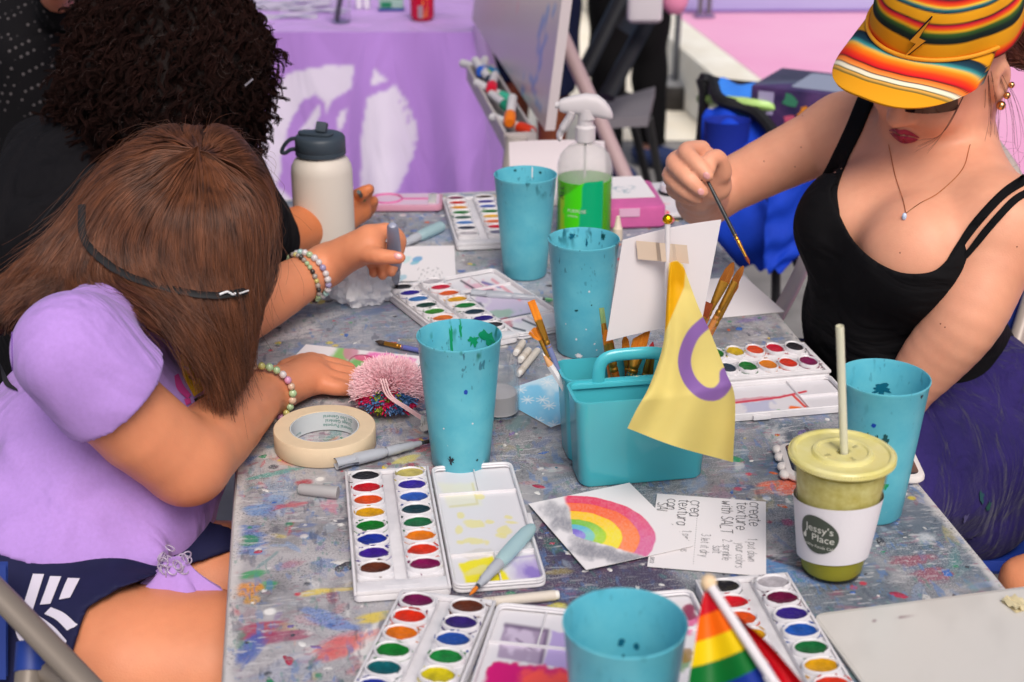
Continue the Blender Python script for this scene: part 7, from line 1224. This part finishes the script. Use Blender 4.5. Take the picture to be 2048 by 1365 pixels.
for (o1, o2, z1, z2) in ((0, .06, -.03, -.024), (.058, .064, -.03, .005), (0, .006, -.03, .005)): G = [[p+en*o+vec(0, 0, z) for o, z in ((o1, z1), (o2, z1), (o2, z2), (o1, z2))] for p in q]; b.loft(G)
for p in q: b.loft([[p+en*o+vec(0, 0, z)+eu*e_ for o, z in ((0, -.03), (.064, -.03), (.064, .005), (0, .005))] for e_ in (-.003, .003)])
b.build('marker_tray', trm, g, world=True)
b = MB(); b.tube([Nn+en*.06+eu*.03+vec(0, 0, -.03), P(985, 400, .35), (P(985, 400, .35)-Nn)*1.6+Nn-vec(0, 0, 0)], .024, 12)
b = MB(); p0 = Nn+en*.05+eu*.04+vec(0, 0, -.02); p1 = p0+vec(-.09, -.05, -p0[2]); b.tube([p0, p1], .022, 12); b.build('leg', mat('pale_easel_leg', (176, 166, 160), .5), g, world=True)
b = MB(); p0 = Yp(1128, 80, 3.4); p1 = Yp(1226, 300, 3.2); p1 = p0+(p1-p0)*(p0[2]/(p0[2]-p1[2])); b.tube([p0-(p1-p0)*.2, p1], .017, 12); b.build('leg', mat('pinkish_easel_leg', (176, 150, 152), .5), g, world=True)
mk = [((20, 110, 160), 'blue'), ((120, 170, 60), 'olive green'), ((206, 20, 50), 'red'), ((60, 170, 140), 'mint'), ((16, 130, 96), 'green'), ((214, 110, 20), 'orange'), ((190, 50, 20), 'rust'), ((40, 50, 60), 'black'), ((40, 90, 190), 'cobalt')]
for k, (c_, nme) in enumerate(mk):
    u = [.55, .47, .34, .30, .2, .08, .05, .42, .5][k]; p = Nn+eu*(.05+(L_-.1)*u)+en*(.022+.014*(k % 3))+vec(0, 0, -.024+.008*(k % 3)); d = unit(eu+en*(.5-.35*(k % 3))+vec(0, 0, .12*(k % 2))); g2 = emp('marker', 'marker pen with a %s cap in the easel tray' % nme, 'marker', p, group='markers in the easel tray'); b = MB(); b.tube([p+d*.02, p+d*.12], .010, 12); b.build('barrel', mat('white_marker_barrel', (206, 202, 204), .4), g2, world=True); b = MB(); b.tube([p-d*.025, p-d*.02, p+d*.02], [.009, .0125, .0125], 12); b.build('cap', mat(nme.replace(' ', '_')+'_marker_cap', c_, .35), g2, world=True)
# ------------------------------------------------------------------ pole on a round base
bp = P(1352, 222, 0)+vec(0, .1, 0); g = emp('post_base', 'slim grey post standing in a round black weighted base', 'post', bp); b = MB(); b.lathe([(.115, 0), (.122, .01), (.122, .085), (.115, .1), (.001, .101)], 48); b.build('round_base', mat('black_rubber_base', (44, 40, 38), .6, var=.3, vscale=20), g); b = MB(); b.lathe([(.10, .101), (.098, .106), (.02, .110), (.001, .110)], 40); b.build('base_plate', mat('grey_plate', (150, 150, 150), .5), g); b = MB(); b.tube([(0, 0, .1), (.02, 0, 1.4)], .0135, 12); b.build('post', mat('grey_post', (96, 98, 104), .4, .5, .4), g)
for k, px in enumerate((1400, 1417)): p = P(px, 34, .251); g = emp('barrier_post', 'grey post on the lavender painted deck, %s of two' % ('left' if not k else 'right'), 'post', p, group='posts on the deck'); b = MB(); b.tube([(0, 0, 0), (0, 0, 1.1)], .013, 10); b.build('post_tube', mat('grey_post_tube', (110, 104, 116), .4, .5, .3), g); b = MB(); b.lathe([(.03, 0), (.03, .01), (.014, .015), (.001, .015)], 20); b.build('foot_plate', mat('violet_foot', (130, 110, 150), .5), g)
# ------------------------------------------------------------------ black folding chair
blkm = mat('black_chair_metal', (24, 24, 28), .4, .5); g = emp('folding_chair', 'black folding chair with a grey seat panel, beyond the table', 'chair', (.5, 4.3, 0)); Y = 4.3
for a_, b2_ in ((Yp(1322, -10, 4.5), Yp(1212, 196, 4.15)), (Yp(1260, -40, 4.8), Yp(1165, 150, 4.5))): b = MB(); b.tube([a_, b2_], .019, 10, sx=1.5, sy=.8); b.build('back_frame', blkm, g, world=True)
b = MB(); A_, B_ = (1308, 40), (1230, 160); G = np.array([[Yp(1300-62*t, 30+110*t, 4.48-.2*t)*(1-s)+Yp(1250-62*t, 0+105*t, 4.78-.2*t)*s for t in np.linspace(0, .45, 6)] for s in np.linspace(0, 1, 6)]); b.grid(G); b.grid(G[::-1]+vec(.005, .004, 0)); b.build('backrest', mat('black_backrest', (36, 34, 38), .5), g, world=True)
sz = .45; sq = [P(1196, 212, sz), P(1310, 180, sz), P(1296, 240, sz), P(1190, 245, sz)]; b = MB(); b.loft([[q+vec(0, 0, z) for q in sq[::-1]] for z in (-.02, .01)]); b.build('seat', mat('grey_seat_panel', (120, 116, 122), .5), g, world=True)
for a_, b2_, y2 in (((1252, 190), (1292, 352), 3.9), ((1296, 235), (1322, 372), 4.0), ((1215, 245), (1235, 330), 4.4), ((1180, 230), (1160, 330), 4.6)):
    p0 = P(*a_, .44); p1 = P(*b2_, .12); b = MB(); p1 = p0+(p1-p0)*(.44/(.44-.12)); b.tube([p0, p1], .014, 10); b.build('leg', blkm, g, world=True)
# ------------------------------------------------------------------ standing people behind
def standing(label, x, y, rz, top, bottom, skin, h=1.68, legs='trousers', shoe=(20, 40, 80), arm=None, hair=(30, 22, 20), lean=0., res=.011, stance=.09, topm=None, sock=None, width=1.):
    g = emp('person', label, 'person', (x, y, 0), rz); s = h/1.7; T = lambda a, b_, c: vec(a*s*width, b_*s, c*s)
    wv = rotz(rz); Wd = lambda p: wv@p+vec(x, y, 0)
    V = Vol(vec(x-.5, y-.45, -.01), vec(x+.5, y+.45, h+.05), res)
    for sx in (-1, 1):
        V.chain([Wd(T(sx*stance, 0, .92)), Wd(T(sx*(stance+.01), .01, .50)), Wd(T(sx*(stance+.02), -.005, .10))], [.088, .055, .036], .03, 8); V.cone(Wd(T(sx*(stance+.02), .02, .05)), Wd(T(sx*(stance+.04), -.13, .035)), .036, .03, .02)
        A_ = arm or [(.19, 0, 1.38), (.24, .02, 1.10), (.20, -.12, .92)]; V.chain([Wd(T(sx*q[0], q[1], q[2])) for q in A_], [.048, .038, .026], .03, 8); e_ = A_[-1]; V.cone(Wd(T(sx*e_[0], e_[1], e_[2])), Wd(T(sx*(e_[0]-.02), e_[1]-.04, e_[2]-.08)), .024, .016, .02)
    V.ell(Wd(T(0, 0, .98)), (.155*s*width, .11*s, .12*s), .05, wv.T); V.ell(Wd(T(0, 0, 1.25)), (.15*s*width, .10*s, .18*s), .06, wv.T); V.cone(Wd(T(-.13, 0, 1.38)), Wd(T(.13, 0, 1.38)), .06, .06, .05); V.cone(Wd(T(0, 0, 1.4)), Wd(T(0, -.02, 1.52)), .05, .045, .02); V.ell(Wd(T(0, -.02, 1.6)), (.075, .095, .11), .02, wv.T); V.cone(Wd(T(0, -.105, 1.6)), Wd(T(0, -.12, 1.575)), .01, .014, .01)
    V2 = V.copy(); V3 = V.copy(); o, bv = V.mesh('body', skin, g, 1); 
    V2.v -= .012; V2.fcut(lambda p: np.maximum(.86*s-p[:, 2], p[:, 2]-1.44*s), .1); V2.fcut(lambda p: (np.hypot((p-np.array([x, y, 0]))[:, 0], (p-np.array([x, y, 0]))[:, 1])-.235*s*width), .1); V2.noise(.004, 30, 3); V2.mesh('shirt', top, g, 1)
    lo = {'trousers': .09, 'shorts': .46, 'leggings': .12}[legs]; V3.v -= (.018 if legs != 'leggings' else .008); V3.fcut(lambda p: np.maximum(lo*s-p[:, 2], p[:, 2]-.97*s), .1); V3.fcut(lambda p: (np.hypot((p-np.array([x, y, 0]))[:, 0], (p-np.array([x, y, 0]))[:, 1])-.21*s*width), .1); V3.noise(.004, 30, 7); V3.mesh(legs, bottom, g, 1)
    for sx in (-1, 1):
        VF = Vol(vec(x-.35, y-.4, -.01), vec(x+.35, y+.35, .2), .008); VF.cone(Wd(T(sx*(stance+.02), .03, .05)), Wd(T(sx*(stance+.04), -.14, .038)), .046, .038, .02); VF.fcut(lambda p: .002-p[:, 2]); VF.mesh('shoe', mat('shoe_cloth', shoe, .7), g, 1)
        if sock: VF = Vol(vec(x-.35, y-.3, .05), vec(x+.35, y+.3, .34), .008); VF.cone(Wd(T(sx*(stance+.02), -.005, .08)), Wd(T(sx*(stance+.018), 0, .2)), .041, .047, .0); VF.mesh('sock', mat('sock_cloth', sock, .9), g, 1)
    VF = Vol(vec(x-.2, y-.2, h-.3), vec(x+.2, y+.2, h+.06), .008); VF.ell(Wd(T(0, .015, 1.63)), (.088, .1, .105), .01, wv.T); VF.fcut(lambda p: -((p-Wd(T(0, -.03, 1.58)))@(wv@vec(0, 1, .55)))); VF.mesh('hair', mat('short_dark_hair', hair, .6, bump=1, bscale=120), g, 1); return g
dots = mat('black_polka_dot', (16, 15, 18), .85, .15); N = dots.node_tree.nodes; L = dots.node_tree.links; tc = N.new('ShaderNodeTexCoord'); mp = N.new('ShaderNodeMapping'); mp.inputs['Scale'].default_value = (75, 75, 75); mp.inputs['Rotation'].default_value = (0, .6, .78); L.new(tc.outputs['Object'], mp.inputs[0]); vo = N.new('ShaderNodeTexVoronoi'); vo.inputs['Randomness'].default_value = .0; vo.inputs['Scale'].default_value = 1; L.new(mp.outputs[0], vo.inputs['Vector']); rr = N.new('ShaderNodeMapRange'); rr.inputs[1].default_value = .22; rr.inputs[2].default_value = .17; L.new(vo.outputs['Distance'], rr.inputs[0]); mx = N.new('ShaderNodeMix'); mx.data_type = 'RGBA'; L.new(rr.outputs[0], mx.inputs[0]); mx.inputs[6].default_value = (*lin((16, 15, 18)), 1); mx.inputs[7].default_value = (*lin((96, 90, 92)), 1); L.new(mx.outputs[2], N['Principled BSDF'].inputs['Base Color'])
standing('person in a black dress with small pale dots at the left edge of the photo', -1.02, 2.92, math.radians(70), dots, dots, skinmat('skin_flushed', (206, 130, 104), (196, 116, 92)), 1.72, 'trousers', (30, 30, 30), arm=[(.19, 0, 1.40), (.30, .10, 1.14), (.16, -.02, 1.0)], res=.010, width=1.25)
nvy = mat('navy_cotton', (20, 26, 52), .85, .15, bump=.2, bscale=300); blc = mat('black_cotton', (15, 14, 16), .85, .15, bump=.2, bscale=300)
standing('person in navy shorts and pale socks standing behind the easel', .06, 4.55, math.radians(150), nvy, nvy, skinmat('skin_deep', (132, 72, 46), (116, 60, 38)), 1.74, 'shorts', (200, 196, 206), stance=.10, res=.012, sock=(196, 186, 206))
standing('person in loose black clothing and navy sneakers behind the black chair', .42, 5.2, math.radians(20), blc, blc, skinmat('skin_pale_far', (216, 160, 136), (206, 146, 122)), 1.7, 'trousers', (36, 50, 92), res=.013, stance=.062, width=1.35)
g = emp('white_bag', 'small white bag hanging beside the black folding chair', 'bag', Yp(1290, 10, 4.25)); b = MB(); b.prism(rrect(.10, .04, .015), -.05, .13, .01); b.build('bag_body', mat('white_bag_plastic', (216, 210, 216), .5, transl=.2), g)
g = emp('pink_pouch', 'pink cloth pouch hung at the top of the black folding chair', 'pouch', Yp(1350, -4, 4.3)); b = MB(); b.ball((0, 0, .0), (.04, .03, .05), 14); b.build('pouch', mat('pink_pouch_cloth', (226, 140, 176), .8), g)
# ------------------------------------------------------------------ blue camp chair with its load
bl = mat('royal_blue_canvas', (22, 66, 196), .7, .2, var=.3, vscale=10, bump=.3, bscale=300); bl2 = mat('bright_blue_canvas', (60, 130, 226), .7, .2); bkf = mat('black_webbing', (22, 22, 26), .6)
g = emp('camp_chair', 'blue canvas camp chair with black trim beside the person in the cap', 'chair', (.62, 3.0, 0))
def panel(rows, m_, nm, th=.004, n=24, mm=16, wob=.006):
    A = [catmull([Yp(*q) for q in r_], mm) for r_ in rows]; A = np.array(A); G = np.stack([catmull(A[:, j], n) for j in range(mm)], 1); G = G+np.array([[vec(0, wob*math.sin(i*.7+j*.5), wob*math.sin(j*.9)) for j in range(mm)] for i in range(n)]); b = MB(); b.grid(G); b.grid(G[::-1]+vec(0, th, -th*.3)); return b.build(nm, m_, g, world=True, ang=None)
panel([[(1432, 158, 3.5), (1500, 168, 3.6), (1600, 168, 3.7)], [(1440, 196, 3.45), (1520, 205, 3.5), (1620, 215, 3.5)], [(1452, 262, 3.35), (1520, 330, 3.2), (1600, 420, 3.1)]], bl2, 'seat_canvas')
panel([[(1405, 232, 3.2), (1440, 212, 3.2), (1520, 250, 3.15)], [(1402, 300, 3.15), (1460, 300, 3.1), (1570, 320, 3.05)], [(1400, 380, 3.1), (1470, 390, 3.05), (1600, 400, 3.0)], [(1410, 460, 3.05), (1480, 480, 3.0), (1610, 480, 2.95)], [(1440, 520, 3.05), (1500, 535, 3.0), (1530, 540, 2.95)]], bl, 'side_canvas')
panel([[(1540, 380, 2.9), (1600, 360, 2.9), (1660, 330, 2.9)], [(1530, 460, 2.88), (1590, 470, 2.88), (1650, 460, 2.9)], [(1528, 540, 2.86), (1545, 545, 2.86), (1570, 540, 2.86)]], bl, 'front_canvas')
t = np.linspace(0, 2*math.pi, 30, endpoint=False); cph = Yp(1455, 240, 3.12); b = MB(); b.loft([[cph+vec(.052*k_*math.cos(x), .04*k_*math.sin(x), z) for x in t] for k_, z in ((1, 0), (.98, -.002), (.9, -.05), (.8, -.10))], c0=False); b.build('cup_pocket', mat('dark_blue_canvas', (10, 40, 150), .8), g, world=True)
for pts, r_ in (([(1402, 158, 3.3), (1408, 200, 3.3), (1398, 330, 3.3), (1404, 420, 3.3)], .012), ([(1402, 158, 3.3), (1424, 165, 3.3), (1440, 200, 3.2), (1510, 225, 3.15), (1560, 285, 3.05), (1590, 330, 3.0)], .014), ([(1405, 155, 3.4), (1460, 166, 3.6), (1540, 172, 3.7), (1640, 170, 3.8)], .009), ([(1530, 380, 3.0), (1560, 430, 2.95), (1600, 540, 2.9)], .010), ([(1404, 330, 3.3), (1440, 500, 3.1), (1480, 560, 3.0)], .01)):
    b = MB(); b.tube(catmull([Yp(*q) for q in pts], 20), r_, 8); b.build('frame_webbing', bkf, g, world=True)
for p in ((.50, 3.35), (.85, 3.3), (.55, 2.92), (.9, 2.9)): b = MB(); b.tube([(p[0], p[1], .55), (p[0]+.03, p[1]-.03, 0)], .010, 8); b.build('leg', bkf, g, world=True)
g2 = emp('green_disc', 'lime green plastic lid lying in the blue camp chair', 'plastic lid', Yp(1540, 225, 3.3)); b = MB(); b.prism(rrect(.30, .30, .09, 8), -.006, .014, .006); b.prism(rrect(.22, .22, .06, 8), .0141, .018, .002); b.v = [q@np.array(Euler((-.2, .25, .3)).to_matrix()).T for q in b.v]; b.build('lid_panel', mat('lime_plastic', (150, 206, 90), .3, var=.4, vscale=9, vcol=(200, 226, 150)), g2)
g2 = emp('board_game_box', 'dark glossy printed box with a pale grey panel on the camp chair', 'box', Yp(1635, 205, 3.2), -.5); b = MB(); b.prism(rrect(.24, .20, .004), -.05, .045, .002); bx = b.build('box_body', mat('navy_printed_card', (30, 32, 66), .3, var=.8, vscale=14, vcol=(90, 60, 110), coat=.4), g2); b = MB(); b.prism(rrect(.15, .15, .01, cx=.035), .0452, .0460, 0); b.build('grey_window', mat('grey_window_print', (150, 156, 176), .3), g2)
b = MB()
for x, z, w, h, in ((-.10, .02, .035, .05),): b.box((x+.015, -.1005, z-.01), (w, .001, h))
b.build('lilac_panel', mat('lilac_print', (170, 160, 200), .4), g2); r = np.random.default_rng(6)
for k, c_ in enumerate(((206, 90, 120), (60, 140, 190), (226, 140, 40), (60, 130, 100), (140, 80, 170), (50, 160, 160))): b = MB(); t = np.linspace(0, 6.283, 9, endpoint=False); rr_ = r.uniform(.008, .02, 9); cx, cz = r.uniform(-.05, .12), r.uniform(-.035, .04); b.add([(cx*.8+a_*math.cos(q), -.1006-.0001*k, cz*.7+a_*math.sin(q)) for q, a_ in zip(t, rr_)], [tuple(range(9))]); b.build('print_shape', mat('box_print_%d' % k, c_, .4), g2, smooth=False)
# ------------------------------------------------------------------ chairs of the painters
ctm = mat('taupe_chair_tube', (128, 118, 108), .4, .5, .2); cbm = mat('blue_chair_plastic', (24, 52, 130), .5)
g = emp('folding_chair', 'folding chair with a taupe tube frame and blue fittings in the bottom left corner', 'chair', (-.56, 1.15, 0))
b = MB(); b.tube([D(-70, 1120, 1.36), D(40, 1232, 1.34), D(130, 1325, 1.32), D(260, 1460, 1.29)], .0125, 14, sx=1, sy=.75); b.build('frame_tube', ctm, g, world=True); b = MB(); b.tube([D(62, 1320, 1.37), D(48, 1460, 1.34)], .0135, 12); b.build('joint_tube', ctm, g, world=True); b = MB(); b.tube([D(66, 1286, 1.375), D(62, 1345, 1.365)], .0155, 14); b.build('blue_sleeve', cbm, g, world=True); b = MB(); b.tube([D(70, 1335, 1.37), D(200, 1400, 1.34)], .010, 10); b.build('brace', ctm, g, world=True)
b = MB(); G = np.array([[D(-60+80*u, 1130+(230 if v_ else 0)*v_, 1.46) for v_ in np.linspace(0, 1, 6)] for u in np.linspace(0, .9, 6)]); b.grid(G); b.grid(G[::-1]+vec(0, .006, 0)); b.build('back_panel', cbm, g, world=True)
b = MB(); b.box((-.56, 1.36, .43), (.38, .40, .03), .01); b.build('seat', cbm, g, world=True)
for p in ((-.72, 1.2), (-.42, 1.2), (-.72, 1.55), (-.42, 1.55)): b = MB(); b.tube([(p[0], p[1], .42), (p[0], p[1]+.02, 0)], .0125, 10); b.build('leg', ctm, g, world=True)
g = emp('folding_chair', 'folding chair with a beige tube frame and blue seat under the person in the cap', 'chair', (.66, 1.98, 0)); bt = mat('beige_chair_tube', (186, 172, 164), .4, .5, .1)
for pts, r_ in (([(1540, 660, 2.30), (1600, 545, 2.42), (1640, 430, 2.55)], .012), ([(1975, 880, 2.12), (2010, 760, 2.12), (2060, 600, 2.14), (2100, 470, 2.16)], .0125), ([(1960, 260, 2.2), (2010, 320, 2.22), (2046, 390, 2.22), (2080, 500, 2.2)], .0115)):
    b = MB(); b.tube(catmull([D(*q) for q in pts], 16), r_, 12); b.build('frame_tube', bt, g, world=True)
b = MB(); G = np.array([[D(1950+120*u, 560+230*v_-60*u, 2.16) for v_ in np.linspace(0, 1, 6)] for u in np.linspace(0, 1.2, 6)]); b.grid(G); b.grid(G[::-1]+vec(0, .006, 0)); b.build('back_panel', mat('blue_chair_canvas', (26, 60, 160), .7), g, world=True)
b = MB(); b.box((.64, 1.97, .44), (.40, .42, .03), .012); b.build('seat', mat('blue_seat', (26, 60, 160), .6), g, world=True)
for p in ((.48, 1.79), (.82, 1.79), (.48, 2.15), (.82, 2.15)): b = MB(); b.tube([(p[0], p[1], .43), (p[0], p[1], 0)], .0125, 10); b.build('leg', bt, g, world=True)
g = emp('canvas_tote', 'cream canvas bag strap curving beside the hip of the person in the cap', 'bag', P(1640, 735, .64)); b = MB(); G = np.array([[vec(0, 0, 0)+D(1585+22*s+t*140, 684+34*s+52*t*t+(-6 if s > 1 else 0), 2.13-.02*s) for s in np.linspace(0, 2, 10)] for t in np.linspace(0, 1, 18)]); b.grid(G); b.grid(G[::-1]+vec(0, .005, 0)); b.build('strap', mat('cream_canvas', (186, 174, 160), .85, bump=.3, bscale=300), g, world=True); b = MB(); b.tube(catmull([D(1585, 686, 2.12), D(1650, 700, 2.10), D(1726, 742, 2.08)], 16), .004, 8); b.build('strap_edge', mat('cream_canvas_edge', (206, 196, 184), .85), g, world=True)
g = emp('pink_bundle', 'crumpled hot pink cloth on the ground at the far right edge', 'cloth', Yp(2050, 660, 2.6)); b = MB(); b.ball((0, 0, 0), (.05, .06, .045), 16); b.build('bundle', mat('hot_pink_cloth', (206, 30, 100), .7, bump=1, bscale=40), g)
g = emp('black_backpack', 'black backpack on the ground behind the chair at the right edge', 'bag', (1.02, 2.55, 0)); V = Vol((.7, 2.2, -.01), (1.4, 2.9, .6), .012); V.ell((1.05, 2.55, .2), (.18, .2, .22), .03); V.ell((.95, 2.45, .14), (.12, .14, .12), .05); V.noise(.012, 22, 4); V.fcut(lambda p: .002-p[:, 2]); V.mesh('bag_body', mat('black_nylon', (22, 22, 26), .6, bump=.4, bscale=80), g, 1); b = MB(); b.tube([(.92, 2.38, .36), (.98, 2.4, .44), (1.06, 2.42, .36)], .012, 8); b.build('top_handle', blkm, g, world=True)
# a seated neighbour outside the frame whose forearm shows at the right edge
g = emp('person', 'bare forearm and grey jeans of a person at the lower right edge', 'person', (.98, 1.62, 0)); V = Vol((.55, 1.2, .3), (1.3, 2.1, 1.4), .009); V.ell((1.0, 1.66, .62), (.16, .16, .14), .05); V.cone((1.0, 1.66, .66), (1.0, 1.64, .98), .13, .13, .06); V.cone((1.0, 1.62, .98), (1.0, 1.6, 1.12), .05, .05, .03); V.ell((1.0, 1.58, 1.2), (.08, .09, .11), .02)
V.chain([(.92, 1.52, 1.0), (.84, 1.46, .76), D(2044, 1158, 1.75)], [.05, .040, .024], .03, 8); V.cone(D(2044, 1158, 1.75), D(2020, 1200, 1.78), .022, .018, .02); V.chain([(1.08, 1.76, 1.0), (1.12, 1.7, .76), (1.0, 1.55, .7)], [.05, .042, .03], .03, 8); V.mesh('body', sk1, g, 1)
V = Vol((.5, 1.1, .0), (1.35, 2.1, 1.12), .012); V.ell((1.0, 1.66, .6), (.18, .18, .15), .05); V.chain([(.98, 1.62, .58), (.76, 1.60, .56)], [.10, .085], .05); V.chain([(1.02, 1.74, .58), (.82, 1.78, .56)], [.10, .085], .05); V.mesh('jeans', mat('grey_denim', (96, 104, 112), .85, bump=.4, bscale=200), g, 1); V = Vol((.7, 1.3, .6), (1.35, 2.1, 1.15), .012); V.cone((1.0, 1.66, .70), (1.0, 1.64, 1.0), .15, .145, .06); V.cone((.93, 1.54, 1.0), (1.08, 1.74, 1.0), .06, .06, .05); V.mesh('shirt', blc, g, 1)
g = emp('stool', 'plain stool outside the right edge under the neighbour in grey jeans', 'stool', (1.0, 1.68, 0)); b = MB(); b.lathe([(.16, .42), (.17, .43), (.17, .45), (.001, .452)], 32); b.build('seat', blkm, g)
for a in (0.8, 2.4, 3.9, 5.5): b = MB(); b.tube([(.1*math.cos(a), .1*math.sin(a), .42), (.16*math.cos(a), .16*math.sin(a), 0)], .012, 8); b.build('leg', blkm, g)
